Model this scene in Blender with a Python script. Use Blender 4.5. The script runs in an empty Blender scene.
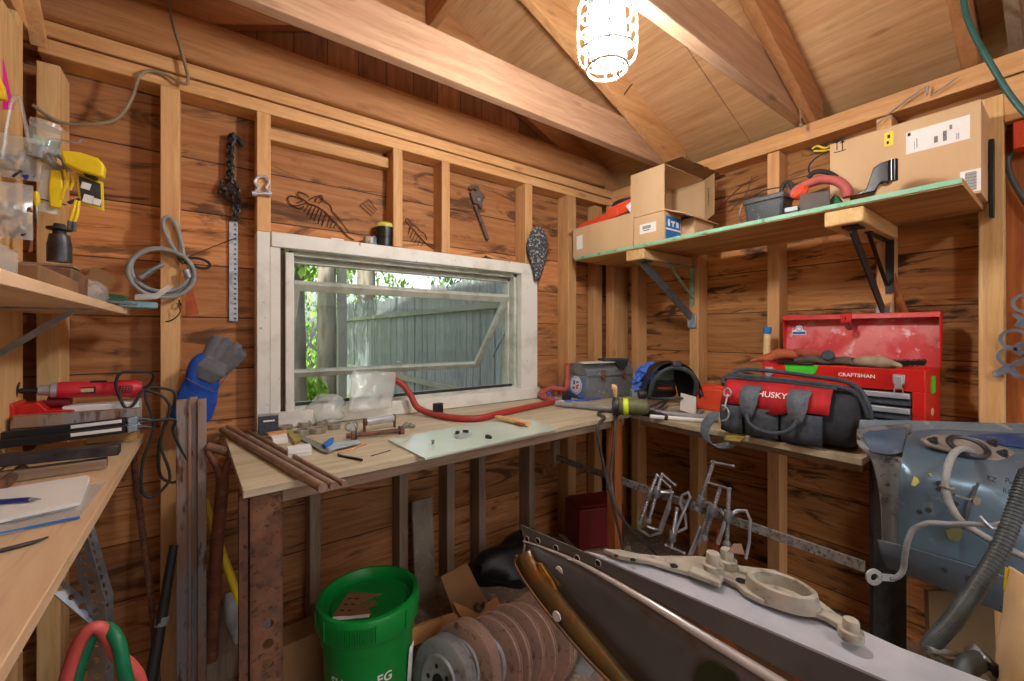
import bpy, bmesh, math, random
from mathutils import Vector, Matrix, noise
V = Vector
random.seed(7)
SC = bpy.context.scene
COL = SC.collection
PI = math.pi

# ------------------------------------------------------------------ survey of the place
# the camera stands in the doorway, 1.23 m up; rays give the spot on a wall, a bench top or the floor
ZC, FPX, U0, V0 = 1.23, 417.6, 512.0, 333.5
A = math.radians(36.3)
FW = V((math.sin(A), math.cos(A), 0)); RT = V((math.cos(A), -math.sin(A), 0)); UP = V((0, 0, 1))
CAM = V((0, 0, ZC))
def ray(u, v): return FW + RT * ((u - U0) / FPX) + UP * ((V0 - v) / FPX)
def atD(u, v, d): return CAM + ray(u, v) * d
def onX(u, v, x): r = ray(u, v); return CAM + r * (x / r.x)
def onY(u, v, y): r = ray(u, v); return CAM + r * (y / r.y)
def onZ(u, v, z): r = ray(u, v); return CAM + r * ((z - ZC) / r.z)
X3, Y3, Z3 = V((1, 0, 0)), V((0, 1, 0)), V((0, 0, 1))
YW, YS = 1.75, 1.84      # window wall: stud face, boards
XR, XRS = 2.07, 2.16     # right wall
XL, XLS = -0.385, -0.475 # left wall
BZ = 0.88                # bench top
LZ = 0.92                # left bench top

# ------------------------------------------------------------------ mesh builder
def rz(d): return Matrix.Rotation(math.radians(d), 3, 'Z')
def rx(d): return Matrix.Rotation(math.radians(d), 3, 'X')
def ry(d): return Matrix.Rotation(math.radians(d), 3, 'Y')
def axes(ez, ref=None):
    ez = V(ez).normalized()
    ref = V(ref) if ref is not None else (Z3 if abs(ez.z) < .9 else X3)
    ex = (ref - ez * ref.dot(ez)).normalized()
    ey = ez.cross(ex)
    return ex, ey, ez
def crom(pts, k=6, closed=False):
    pts = [V(p) for p in pts]
    n = len(pts); out = []
    segs = n if closed else n - 1
    for i in range(segs):
        if closed: p0, p1, p2, p3 = pts[i-1], pts[i], pts[(i+1) % n], pts[(i+2) % n]
        else: p0, p1, p2, p3 = pts[max(i-1, 0)], pts[i], pts[i+1], pts[min(i+2, n-1)]
        for j in range(k):
            t = j / k
            out.append(.5 * ((2*p1) + (p2-p0)*t + (2*p0-5*p1+4*p2-p3)*t*t + (3*p1-p0-3*p2+p3)*t**3))
    if not closed: out.append(pts[-1])
    return out

class B:
    def __init__(s): s.v = []; s.f = []; s.m = []; s.c = 0
    def add(s, vs, fs):
        b = len(s.v); s.v += [V(p) for p in vs]
        for f in fs: s.f.append([b + i for i in f]); s.m.append(s.c)
        return s
    def mat(s, i): s.c = i; return s
    def box(s, c, size, R=None):
        c = V(c); h = [x / 2 for x in size]; vs = []
        for z in (-1, 1):
            for y in (-1, 1):
                for x in (-1, 1):
                    p = V((x*h[0], y*h[1], z*h[2])); vs.append(c + (R @ p if R else p))
        return s.add(vs, [(0,2,3,1),(4,5,7,6),(0,1,5,4),(2,6,7,3),(0,4,6,2),(1,3,7,5)])
    def bx(s, x0, x1, y0, y1, z0, z1): return s.box(((x0+x1)/2, (y0+y1)/2, (z0+z1)/2), (abs(x1-x0), abs(y1-y0), abs(z1-z0)))
    def bar(s, p0, p1, w, h, up=None):   # rectangular bar between points, h along up
        p0, p1 = V(p0), V(p1); d = p1 - p0
        ex, ey, ez = axes(d, up)
        R = Matrix((ey, ex, ez)).transposed()
        return s.box((p0+p1)/2, (w, h, d.length), R)
    def loft(s, rings, closed=True, caps=True):
        n = len(rings[0]); vs = [p for r in rings for p in r]; fs = []
        for i in range(len(rings)-1):
            for j in range(n if closed else n-1):
                k = (j+1) % n
                fs.append((i*n+j, i*n+k, (i+1)*n+k, (i+1)*n+j))
        if caps and closed:
            fs.append(tuple(range(n-1, -1, -1))); o = (len(rings)-1)*n; fs.append(tuple(range(o, o+n)))
        return s.add(vs, fs)
    def tube(s, pts, r, n=8, k=5, closed=False, smooth=True, flat=1.0, ref=None):
        raw = [V(p) for p in pts]
        P = crom(raw, k, closed) if smooth and len(raw) > 2 else raw
        m = len(P)
        rr = r if isinstance(r, (list, tuple)) else [r]*2
        def rad(i):
            t = i/(m-1)*(len(rr)-1); a = min(int(t), len(rr)-2); return rr[a]+(rr[a+1]-rr[a])*(t-a)
        rings = []; ex = None
        for i, p in enumerate(P):
            if closed: d = P[(i+1) % m]-P[i-1]
            else: d = P[min(i+1, m-1)]-P[max(i-1, 0)]
            if d.length < 1e-9: d = V((0, 0, 1))
            d.normalize()
            if ex is None: ex = axes(d, ref)[0]
            else:
                ex = ex - d*ex.dot(d); ex = ex.normalized() if ex.length > 1e-6 else axes(d)[0]
            ey = d.cross(ex)
            rings.append([p + (ex*math.cos(2*PI*j/n)*flat + ey*math.sin(2*PI*j/n))*rad(i) for j in range(n)])
        if closed: rings.append(rings[0])
        return s.loft(rings, True, not closed)
    def rod(s, p0, p1, r, n=10): return s.tube([p0, p1], r, n, smooth=False)
    def lathe(s, prof, o, ax=(0,0,1), n=24, ref=None, sx=1.0, sy=1.0):
        o = V(o); ex, ey, ez = axes(ax, ref)
        rings = [[o + ez*h + (ex*math.cos(2*PI*j/n)*sx + ey*math.sin(2*PI*j/n)*sy)*max(r, 1e-5) for j in range(n)] for r, h in prof]
        if prof[0] == prof[-1] and len(prof) > 2: return s.loft(rings, True, False)
        return s.loft(rings, True, True)
    def ell(s, c, r, R=None, n=14, m=9, wob=0, ws=8):
        c = V(c); r = (r, r, r) if not isinstance(r, (tuple, list)) else r
        rings = []
        for i in range(m+1):
            a = PI*i/m; ring = []
            for j in range(n):
                b = 2*PI*j/n
                p = V((r[0]*math.sin(a)*math.cos(b), r[1]*math.sin(a)*math.sin(b), -r[2]*math.cos(a)))
                if wob: p *= 1 + wob*noise.noise((p+c)*ws)
                ring.append(c + (R @ p if R else p))
            rings.append(ring)
        return s.loft(rings, True, False)
    def prism(s, poly, o, ex, ey, t, n=None):
        o, ex, ey = V(o), V(ex), V(ey); nn = V(n) if n is not None else ex.cross(ey).normalized()
        a = [o + ex*p[0] + ey*p[1] for p in poly]
        return s.ext(a, nn*t)
    def ext(s, a, t):
        a = [V(p) for p in a]; t = V(t); k = len(a)
        fs = [tuple(range(k-1, -1, -1)), tuple(range(k, 2*k))] + [(i, (i+1) % k, k+(i+1) % k, k+i) for i in range(k)]
        return s.add(a + [p + t for p in a], fs)
    def sheet(s, g, closed=False):      # grid of points
        return s.loft(g, closed, False)
    def torus(s, c, R, r, ax=(0,0,1), n=28, m=8, ref=None, a0=0, a1=360, sx=1, sy=1):
        ex, ey, ez = axes(ax, ref); c = V(c)
        full = abs(a1-a0) >= 359.9
        k = n if full else n+1
        pts = [c + ex*math.cos(math.radians(a0+(a1-a0)*i/n))*R*sx + ey*math.sin(math.radians(a0+(a1-a0)*i/n))*R*sy for i in range(k)]
        return s.tube(pts, r, m, closed=full, smooth=False)
    def cell(s, o, ex, ey, w, h, r, t, cx=0, cy=0, n=16, sx=1.0):  # plate cell w x h centred at o with a round hole
        o, ex, ey = V(o), V(ex), V(ey); nn = ex.cross(ey).normalized()*t
        sq, ci = [], []
        for j in range(n):
            a = 2*PI*(j+.5*0)/n; ca, sa = math.cos(a), math.sin(a)
            k = min((w/2)/abs(ca) if abs(ca) > 1e-6 else 1e9, (h/2)/abs(sa) if abs(sa) > 1e-6 else 1e9)
            # project so corners are hit
            if j % (n//4) == n//8: px, py = math.copysign(w/2, ca), math.copysign(h/2, sa)
            else: px, py = ca*k, sa*k
            sq.append(o + ex*px + ey*py); ci.append(o + ex*(cx+ca*r*sx) + ey*(cy+sa*r))
        vs = sq + ci + [p+nn for p in sq] + [p+nn for p in ci]; fs = []
        for j in range(n):
            k = (j+1) % n
            fs += [(j, n+j, n+k, k), (2*n+j, 2*n+k, 3*n+k, 3*n+j), (n+j, 3*n+j, 3*n+k, n+k), (j, k, 2*n+k, 2*n+j)]
        return s.add(vs, fs)
    def text(s, txt, o, ex, ey, size, t=.0006, fit=None, wrap=None, bold=0):
        cu = bpy.data.curves.new('txt', 'FONT'); cu.body = txt; cu.size = 1; cu.align_x = 'CENTER'; cu.align_y = 'CENTER'; cu.offset = bold
        cu.resolution_u = 3
        ob = bpy.data.objects.new('txt', cu); COL.objects.link(ob)
        dg = bpy.context.evaluated_depsgraph_get(); me = bpy.data.meshes.new_from_object(ob.evaluated_get(dg))
        bpy.data.objects.remove(ob); bpy.data.curves.remove(cu)
        xs = [v.co.x for v in me.vertices] or [0]; w = (max(xs)-min(xs)) or 1
        sx = (fit/w) if fit else size
        o, ex, ey = V(o), V(ex), V(ey); nn = ex.cross(ey).normalized()
        def mp(c, d):
            a, b = c.x*sx, c.y*size
            if wrap: return wrap(a, b, d)
            return o + ex*a + ey*b + nn*d
        vs = [mp(v.co, t) for v in me.vertices]
        fs = [tuple(p.vertices) for p in me.polygons]
        bpy.data.meshes.remove(me)
        return s.add(vs, fs)
    def jitter(s, amp, sc=6, seed=0):
        off = V((seed*3.1, seed*7.7, seed*1.3))
        for i, p in enumerate(s.v): s.v[i] = p + noise.noise_vector(p*sc+off)*amp
        return s
    def bend(s, fn):
        s.v = [fn(p) for p in s.v]; return s

WL = {}
def tag(o, label=None, cat=None, group=None, kind=None):
    if label: o['label'] = label
    if cat: o['category'] = cat
    if group: o['group'] = group
    if kind: o['kind'] = kind
    return o
def thing(name, label, cat, loc, group=None, kind=None):
    o = bpy.data.objects.new(name, None); COL.objects.link(o); o.location = V(loc); o.empty_display_size = .05
    WL[o] = V(loc)
    return tag(o, label, cat, group, kind)
def put(b, name, mats, parent=None, smooth=40, bevel=0, seg=2, solid=0, sub=0, remesh=0, sm=0, label=None, cat=None, group=None, kind=None, off=0.0):
    if not isinstance(mats, (list, tuple)): mats = [mats]
    lo = V((min(p.x for p in b.v), min(p.y for p in b.v), min(p.z for p in b.v)))
    hi = V((max(p.x for p in b.v), max(p.y for p in b.v), max(p.z for p in b.v)))
    o0 = (lo+hi)/2
    if parent is None: o0.z = lo.z
    me = bpy.data.meshes.new(name)
    me.from_pydata([p-o0 for p in b.v], [], b.f)
    for m in mats: me.materials.append(m)
    for p, i in zip(me.polygons, b.m): p.material_index = min(i, len(mats)-1)
    bm = bmesh.new(); bm.from_mesh(me); bmesh.ops.recalc_face_normals(bm, faces=bm.faces); bm.to_mesh(me); bm.free()
    me.update()
    if smooth:
        me.shade_smooth()
        if smooth < 180: me.set_sharp_from_angle(angle=math.radians(smooth))
    o = bpy.data.objects.new(name, me); COL.objects.link(o)
    WL[o] = o0
    if parent is not None:
        o.parent = parent; o.location = o0 - WL[parent]
    else: o.location = o0
    if solid: md = o.modifiers.new('s', 'SOLIDIFY'); md.thickness = solid; md.offset = off
    if remesh:
        md = o.modifiers.new('r', 'REMESH'); md.mode = 'VOXEL'; md.voxel_size = remesh; md.use_smooth_shade = True
        if sm: md = o.modifiers.new('sm', 'SMOOTH'); md.iterations = sm; md.factor = .5
    if bevel:
        md = o.modifiers.new('b', 'BEVEL'); md.width = bevel; md.segments = seg; md.limit_method = 'ANGLE'; md.angle_limit = math.radians(40)
    if sub: md = o.modifiers.new('u', 'SUBSURF'); md.levels = sub; md.render_levels = sub
    return tag(o, label, cat, group, kind)

# ------------------------------------------------------------------ materials
def lin(c): c /= 255; return c/12.92 if c <= .04045 else ((c+.055)/1.055)**2.4
def C(r, g, b): return (lin(r), lin(g), lin(b), 1)
class N:
    def __init__(s, name):
        s.m = bpy.data.materials.new(name); s.m.use_nodes = True; s.t = s.m.node_tree; s.t.nodes.clear()
        s.out = s.n('ShaderNodeOutputMaterial')
    def n(s, ty, **kw):
        x = s.t.nodes.new(ty)
        for k, v in kw.items(): setattr(x, k, v)
        return x
    def l(s, a, b): s.t.links.new(a, b)
    def val(s, sock, v):
        if isinstance(v, bpy.types.NodeSocket): s.l(v, sock)
        else: sock.default_value = v
    def math(s, op, a, b=0.0, cl=False):
        x = s.n('ShaderNodeMath', operation=op); x.use_clamp = cl; s.val(x.inputs[0], a); s.val(x.inputs[1], b); return x.outputs[0]
    def mix(s, f, a, b, bt='MIX'):
        x = s.n('ShaderNodeMix', data_type='RGBA', blend_type=bt); s.val(x.inputs[0], f); s.val(x.inputs[6], a); s.val(x.inputs[7], b); return x.outputs[2]
    def noise(s, vec, scale=5, det=4, rough=.55, dist=0):
        x = s.n('ShaderNodeTexNoise'); s.l(vec, x.inputs['Vector']); x.inputs['Scale'].default_value = scale
        x.inputs['Detail'].default_value = det; x.inputs['Roughness'].default_value = rough; x.inputs['Distortion'].default_value = dist
        return x.outputs[0]
    def ramp(s, f, stops):
        x = s.n('ShaderNodeValToRGB'); e = x.color_ramp.elements
        while len(e) < len(stops): e.new(.5)
        for el, (p, c) in zip(e, stops): el.position = p; el.color = c if len(c) == 4 else (*c, 1)
        s.l(f, x.inputs[0]); return x.outputs[0]
    def rampf(s, f, a, b):  # smooth 0..1 between a and b
        x = s.n('ShaderNodeMapRange'); x.inputs[1].default_value = a; x.inputs[2].default_value = b; s.l(f, x.inputs[0]); return x.outputs[0]
    def comb(s, x, y, z):
        c = s.n('ShaderNodeCombineXYZ'); s.val(c.inputs[0], x); s.val(c.inputs[1], y); s.val(c.inputs[2], z); return c.outputs[0]
    def obj(s): return s.n('ShaderNodeTexCoord').outputs['Object']
    def pos(s): return s.n('ShaderNodeNewGeometry').outputs['Position']
    def scale(s, vec, sc):
        x = s.n('ShaderNodeVectorMath', operation='MULTIPLY'); s.l(vec, x.inputs[0]); x.inputs[1].default_value = sc; return x.outputs[0]
    def bsdf(s, col, rough=.6, metal=0, bump=None, bd=.3, dist=.003, spec=.5, emit=None, es=0, trans=0, alpha=1, coat=0):
        p = s.n('ShaderNodeBsdfPrincipled'); s.val(p.inputs['Base Color'], col); s.val(p.inputs['Roughness'], rough); s.val(p.inputs['Metallic'], metal)
        p.inputs['Specular IOR Level'].default_value = spec
        if trans: p.inputs['Transmission Weight'].default_value = trans
        if coat: p.inputs['Coat Weight'].default_value = coat
        if alpha != 1: s.val(p.inputs['Alpha'], alpha)
        if emit: p.inputs['Emission Color'].default_value = emit; p.inputs['Emission Strength'].default_value = es
        if bump is not None:
            bn = s.n('ShaderNodeBump'); bn.inputs['Strength'].default_value = bd; bn.inputs['Distance'].default_value = dist
            s.l(bump, bn.inputs['Height']); s.l(bn.outputs[0], p.inputs['Normal'])
        s.l(p.outputs[0], s.out.inputs[0]); return s.m

def paint(name, c1, c2=None, rough=.5, metal=0, scale=14, lo=.45, hi=.65, bump=.1, stretch=(1,1,1), spec=.5, coat=0, c3=None, lo3=.62, hi3=.7, s3=60):
    k = N(name); vec = k.scale(k.obj(), stretch)
    nz = k.noise(vec, scale, 5, .6)
    col = k.mix(k.rampf(nz, lo, hi), c1, c2 if c2 else tuple(x*.8 for x in c1[:3])+(1,))
    if c3: col = k.mix(k.rampf(k.noise(vec, s3, 4, .6), lo3, hi3), col, c3)
    fine = k.noise(vec, scale*6, 3)
    return k.bsdf(col, rough, metal, fine if bump else None, bump, .002, spec, coat=coat)
def wood(name, c1, c2, dark, axis='z', grain=18, rough=.65, knots=.5, bump=.25, plen=1.0, world=False):
    k = N(name); vec = k.pos() if world else k.obj()
    st = {'x': (.07, 1, 1), 'y': (1, .07, 1), 'z': (1, 1, .07)}[axis]
    rnd = k.n('ShaderNodeObjectInfo').outputs['Random']
    add = k.n('ShaderNodeVectorMath', operation='ADD'); k.l(vec, add.inputs[0]); k.l(k.comb(k.math('MULTIPLY', rnd, 9.0), k.math('MULTIPLY', rnd, 5.0), k.math('MULTIPLY', rnd, 7.0)), add.inputs[1])
    vec = add.outputs[0]
    g = k.noise(k.scale(vec, st), grain*2.2, 5, .65, .4)
    fine = k.noise(k.scale(vec, st), grain*9, 3, .6)
    big = k.noise(k.scale(vec, tuple(.45 if x < 1 else 1 for x in st)), 4, 3, .5)
    col = k.mix(k.rampf(g, .35, .68), c1, c2)
    col = k.mix(k.math('MULTIPLY', k.rampf(fine, .55, .75), .35), col, dark)
    col = k.mix(k.math('MULTIPLY', k.rampf(big, .5, .75), .45), col, c2)
    vo = k.n('ShaderNodeTexVoronoi'); k.l(k.scale(vec, tuple(.35 if x < 1 else 1 for x in st)), vo.inputs['Vector']); vo.inputs['Scale'].default_value = 9
    kn = k.rampf(vo.outputs['Distance'], .13, .05)
    col = k.mix(k.math('MULTIPLY', kn, knots), col, dark)
    br = k.math('ADD', k.math('MULTIPLY', rnd, .25), .86)
    col = k.mix(1.0, col, k.comb(br, br, br), 'MULTIPLY')
    return k.bsdf(col, rough, 0, g, bump, .003, .35)
def boards(name, c1, c2, burn, row=.19, horiz=True, amount=.75, seam=.025, seed=0.0, grey=None):
    k = N(name); p = k.pos(); sp = k.n('ShaderNodeSeparateXYZ'); k.l(p, sp.inputs[0])
    al = k.math('ADD', sp.outputs[0], sp.outputs[1]); ac = sp.outputs[2]
    if not horiz: al, ac = ac, al
    rf = k.math('DIVIDE', k.math('ADD', ac, 10.0+seed), row); ri = k.math('FLOOR', rf); fr = k.math('FRACT', rf)
    wn = k.n('ShaderNodeTexWhiteNoise', noise_dimensions='1D'); k.l(ri, wn.inputs['W']); h = wn.outputs['Value']
    hx = k.math('MULTIPLY', h, 37.0)
    g = k.noise(k.comb(k.math('ADD', al, hx), k.math('MULTIPLY', ac, 16.0), hx), 3.2, 6, .62, .6)
    fine = k.noise(k.comb(k.math('MULTIPLY', k.math('ADD', al, hx), 3.0), k.math('MULTIPLY', ac, 90.0), hx), 2.0, 4, .6)
    st = k.noise(k.comb(k.math('MULTIPLY', k.math('ADD', al, hx), 1.5), k.math('MULTIPLY', ac, 6.5), hx), 1.6, 5, .62, 1.6)
    col = k.mix(k.rampf(g, .32, .7), c1, c2)
    col = k.mix(k.math('MULTIPLY', k.rampf(fine, .5, .8), .3), col, burn)
    col = k.mix(k.math('MULTIPLY', k.rampf(st, .535, .64), amount), col, burn)
    if grey: col = k.mix(k.math('MULTIPLY', k.rampf(k.noise(p, 2.3, 4), .52, .7), .35), col, grey)
    vo = k.n('ShaderNodeTexVoronoi'); k.l(k.comb(k.math('MULTIPLY', k.math('ADD', al, hx), .55), ac, hx), vo.inputs['Vector']); vo.inputs['Scale'].default_value = 8
    col = k.mix(k.math('MULTIPLY', k.rampf(vo.outputs['Distance'], .12, .05), .6), col, burn)
    br = k.math('ADD', k.math('MULTIPLY', h, .5), .66)
    col = k.mix(1.0, col, k.comb(br, br, br), 'MULTIPLY')
    sm_ = k.math('LESS_THAN', fr, seam)
    col = k.mix(k.math('MULTIPLY', sm_, .8), col, (.012, .008, .006, 1))
    hgt = k.math('SUBTRACT', k.math('MULTIPLY', g, .4), k.math('MULTIPLY', sm_, 1.5))
    return k.bsdf(col, .7, 0, hgt, .5, .004, .3)
def clear(name, tint=(1,1,1,1), haze=.1, rough=.05):   # thin plastic or window glass
    k = N(name)
    tr = k.n('ShaderNodeBsdfTransparent'); tr.inputs[0].default_value = tint
    gl = k.n('ShaderNodeBsdfGlossy'); gl.inputs['Roughness'].default_value = rough
    df = k.n('ShaderNodeBsdfDiffuse'); df.inputs[0].default_value = (.85, .88, .88, 1)
    lw = k.n('ShaderNodeLayerWeight'); lw.inputs[0].default_value = .5
    fr = k.n('ShaderNodeMath', operation='MULTIPLY_ADD'); fr.inputs[1].default_value = .5; fr.inputs[2].default_value = .04
    k.l(k.math('POWER', lw.outputs['Facing'], 4.0), fr.inputs[0])
    m1 = k.n('ShaderNodeMixShader'); m1.inputs[0].default_value = haze; k.l(tr.outputs[0], m1.inputs[1]); k.l(df.outputs[0], m1.inputs[2])
    m2 = k.n('ShaderNodeMixShader'); k.l(fr.outputs[0], m2.inputs[0]); k.l(m1.outputs[0], m2.inputs[1]); k.l(gl.outputs[0], m2.inputs[2])
    k.l(m2.outputs[0], k.out.inputs[0]); return k.m

M = {}
M['siding'] = boards('siding', C(214,154,100), C(176,108,62), C(58,34,22), .185, True, .72)
M['siding_right'] = boards('siding_right', C(210,154,96), C(168,108,60), C(46,34,28), .2, True, .9, seed=.07)
M['gable'] = boards('gable', C(186,130,88), C(156,104,68), C(84,54,38), .125, False, .3)
for a in 'xyz':
    M['stud_'+a] = wood('stud_'+a, C(224,178,124), C(202,148,96), C(130,86,52), a)
    M['beam_'+a] = wood('beam_'+a, C(204,150,102), C(176,120,76), C(104,68,44), a)
    M['tie_'+a] = wood('tie_'+a, C(204,168,138), C(180,140,110), C(110,80,62), a)
    M['pale_'+a] = wood('pale_'+a, C(228,192,138), C(206,160,104), C(150,100,60), a, knots=.25)
    M['grey_'+a] = wood('grey_'+a, C(172,150,128), C(138,114,94), C(76,60,48), a)
    M['orange_'+a] = wood('orange_'+a, C(186,112,58), C(150,82,40), C(90,50,28), a)
M['ply'] = wood('ply', C(224,184,138), C(202,154,108), C(140,98,64), 'y', grain=14, knots=.45, bump=.15, world=True)
M['shelf_under'] = wood('shelf_under', C(210,164,104), C(152,106,60), C(84,54,32), 'y', grain=7, knots=.4)
M['bench'] = wood('bench', C(204,194,170), C(176,162,134), C(116,98,74), 'x', grain=10, knots=.35, bump=.35)
M['leftbench'] = wood('leftbench', C(232,202,166), C(210,174,136), C(140,96,64), 'y', grain=8, knots=.15, bump=.1)
M['white'] = paint('white', C(226,226,220), C(200,198,190), .5, 0, 9, .5, .75, .15, c3=C(120,110,100), lo3=.68, hi3=.74, s3=40)
M['sash'] = paint('sash', C(198,202,192), C(160,164,150), .45, 0, 12, .45, .7, .1)
M['rust'] = paint('rust', C(136,94,70), C(104,76,62), .75, .1, 22, .4, .65, .5, c3=C(60,48,44), lo3=.55, hi3=.7, s3=70)
M['ruststeel'] = paint('ruststeel', C(160,122,96), C(146,150,158), .55, .15, 9, .42, .6, .4, stretch=(1,1,.25), c3=C(96,58,38), lo3=.55, hi3=.66, s3=40)
M['rotor'] = paint('rotor', C(178,144,128), C(152,130,122), .6, .2, 10, .4, .65, .3, c3=C(104,74,62), lo3=.56, hi3=.7, s3=30)
M['rotorgrey'] = paint('rotorgrey', C(160,164,170), C(122,118,118), .5, .25, 12, .45, .7, .3, c3=C(112,80,64), lo3=.6, hi3=.7, s3=26)
M['steel'] = paint('steel', C(168,174,184), C(122,128,138), .4, .5, 18, .45, .65, .15)
M['chrome'] = paint('chrome', C(212,220,232), C(178,186,198), .25, .6, 12, .5, .7, .05)
M['darksteel'] = paint('darksteel', C(84,84,88), C(52,52,56), .45, .7, 20, .4, .7, .25)
M['blacksteel'] = paint('blacksteel', C(58,58,60), C(34,34,36), .5, .4, 30, .45, .7, .3, c3=C(110,112,116), lo3=.68, hi3=.74, s3=120)
M['galv'] = paint('galv', C(178,190,202), C(140,152,168), .35, .85, 25, .4, .65, .1)
M['black'] = paint('black', C(30,31,33), C(22,22,24), .42, 0, 20, .4, .7, .08)
M['rubber'] = paint('rubber', C(44,46,48), C(32,33,35), .6, 0, 20, .4, .7, .1)
M['greyhose'] = paint('greyhose', C(156,160,162), C(124,128,130), .55, 0, 16, .4, .7, .1)
M['loom'] = paint('loom', C(72,84,88), C(50,58,62), .5, 0, 20, .4, .7, .1)
M['cable'] = paint('cable', C(150,134,108), C(120,104,82), .5, 0, 16, .4, .7, .05)
M['cord'] = paint('cord', C(70,66,60), C(50,47,44), .5, 0, 20, .4, .7, .05)
M['greencable'] = paint('greencable', C(38,96,92), C(28,76,74), .45, 0, 20, .4, .7, .05)
M['red'] = paint('red', C(206,36,30), C(176,26,24), .35, 0, 12, .5, .8, .05, c3=C(120,30,24), lo3=.7, hi3=.76, s3=50)
M['redlid'] = paint('redlid', C(200,56,60), C(214,116,118), .3, .1, 8, .42, .58, .1, c3=C(228,198,202), lo3=.6, hi3=.72, s3=22)
M['redtool'] = paint('redtool', C(208,44,62), C(186,34,52), .4, 0, 12, .5, .8, .05)
M['redrust'] = paint('redrust', C(172,52,46), C(150,62,52), .5, 0, 24, .45, .65, .2, c3=C(120,84,70), lo3=.62, hi3=.7, s3=60)
M['redhose'] = paint('redhose', C(178,84,74), C(150,70,64), .6, 0, 18, .45, .65, .1)
M['redbag'] = paint('redbag', C(188,24,34), C(160,20,30), .75, 0, 20, .45, .65, .3)
M['orange'] = paint('orange', C(226,78,44), C(200,66,38), .5, 0, 14, .5, .8, .05)
M['darkred'] = paint('darkred', C(120,22,28), C(92,18,22), .45, 0, 10, .5, .8, .05)
M['pinkhose'] = paint('pinkhose', C(224,100,94), C(204,86,82), .45, 0, 20, .4, .7, .05)
M['greenhose'] = paint('greenhose', C(24,132,92), C(18,112,78), .45, 0, 20, .4, .7, .05)
M['bucket'] = paint('bucket', C(10,148,62), C(8,134,54), .35, 0, 5, .5, .8, .03)
M['greentape'] = paint('greentape', C(70,214,48), C(60,196,44), .5, 0, 20, .5, .8, 0)
M['greenedge'] = paint('greenedge', C(128,196,160), C(160,200,180), .6, 0, 18, .4, .7, .2, c3=C(60,150,96), lo3=.55, hi3=.65, s3=14)
M['bluebody'] = paint('bluebody', C(98,122,140), C(80,104,124), .32, .3, 7, .4, .68, .1, c3=C(130,142,140), lo3=.62, hi3=.72, s3=18)
M['bluedeep'] = paint('bluedeep', C(30,66,128), C(60,84,124), .35, .2, 7, .4, .68, .1, c3=C(120,132,140), lo3=.6, hi3=.68, s3=24)
M['flake'] = paint('flake', C(128,132,134), C(90,94,98), .55, .3, 16, .45, .6, .5, c3=C(52,44,42), lo3=.58, hi3=.64, s3=34)
M['gloveblue'] = paint('gloveblue', C(28,78,176), C(22,62,150), .9, 0, 30, .4, .7, .5)
M['glovegrey'] = paint('glovegrey', C(104,106,112), C(84,86,92), .95, 0, 30, .4, .7, .5)
M['gloveorange'] = paint('gloveorange', C(178,92,58), C(150,76,46), .95, 0, 30, .4, .7, .5)
M['glovetan'] = paint('glovetan', C(168,152,128), C(136,120,98), .95, 0, 30, .4, .7, .5)
M['glovedark'] = paint('glovedark', C(96,84,74), C(74,68,70), .95, 0, 30, .4, .7, .5)
M['bluebox'] = paint('bluebox', C(98,130,156), C(84,112,138), .45, .1, 16, .45, .7, .1)
M['greybox'] = paint('greybox', C(124,130,136), C(102,108,114), .45, .1, 20, .45, .7, .15, c3=C(196,198,196), lo3=.66, hi3=.7, s3=60)
M['bluerope'] = paint('bluerope', C(44,92,200), C(90,130,214), .7, 0, 60, .4, .6, .3)
M['olive'] = paint('olive', C(108,112,78), C(88,92,64), .5, 0, 16, .4, .7, .05)
M['lime'] = paint('lime', C(206,236,44), None, .5, 0, 16, .5, .8, 0)
M['yellow'] = paint('yellow', C(240,212,30), C(224,190,24), .4, 0, 16, .5, .8, .03)
M['magenta'] = paint('magenta', C(232,44,170), None, .5, 0, 16, .5, .8, 0)
M['card'] = paint('card', C(214,182,142), C(202,168,128), .85, 0, 5, .4, .7, .15, stretch=(1,1,.3))
M['carddark'] = paint('carddark', C(150,112,74), C(128,94,62), .9, 0, 6, .4, .7, .15)
M['cardlit'] = paint('cardlit', C(214,160,104), C(196,142,90), .9, 0, 8, .4, .7, .2)
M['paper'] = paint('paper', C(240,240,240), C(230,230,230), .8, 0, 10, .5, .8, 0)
M['ink'] = paint('ink', C(34,34,36), None, .8, 0, 10, .5, .8, 0)
M['inkblue'] = paint('inkblue', C(36,116,200), None, .7, 0, 10, .5, .8, 0)
M['whiteplastic'] = paint('whiteplastic', C(228,230,232), C(214,216,220), .4, 0, 10, .5, .8, 0)
M['cloth'] = paint('cloth', C(70,78,88), C(54,60,68), .9, 0, 60, .4, .7, .5)
M['clothblack'] = paint('clothblack', C(42,48,54), C(32,36,42), .9, 0, 60, .4, .7, .5)
M['webbing'] = paint('webbing', C(104,114,124), C(84,92,102), .9, 0, 80, .4, .7, .5)
M['silver'] = paint('silver', C(206,216,228), C(168,178,192), .35, .5, 10, .4, .7, .05)
M['cast'] = paint('cast', C(190,188,176), C(152,150,140), .75, .1, 14, .4, .7, .3, c3=C(120,112,98), lo3=.58, hi3=.7, s3=30)
M['frametop'] = paint('frametop', C(200,208,222), C(172,182,198), .4, .2, 7, .4, .7, .1)
M['framedark'] = paint('framedark', C(112,114,118), C(92,94,100), .3, .15, 5, .4, .7, .05)
M['framerust'] = paint('framerust', C(112,86,54), C(90,72,56), .5, .3, 10, .4, .65, .2, c3=C(150,96,44), lo3=.56, hi3=.66, s3=14)
M['dirt'] = paint('dirt', C(150,136,120), C(112,100,88), .95, 0, 8, .4, .7, 1.0, c3=C(176,166,152), lo3=.55, hi3=.65, s3=50)
M['fence'] = wood('fence', C(158,162,164), C(108,114,120), C(56,58,62), 'z', grain=26, knots=.3)
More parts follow.
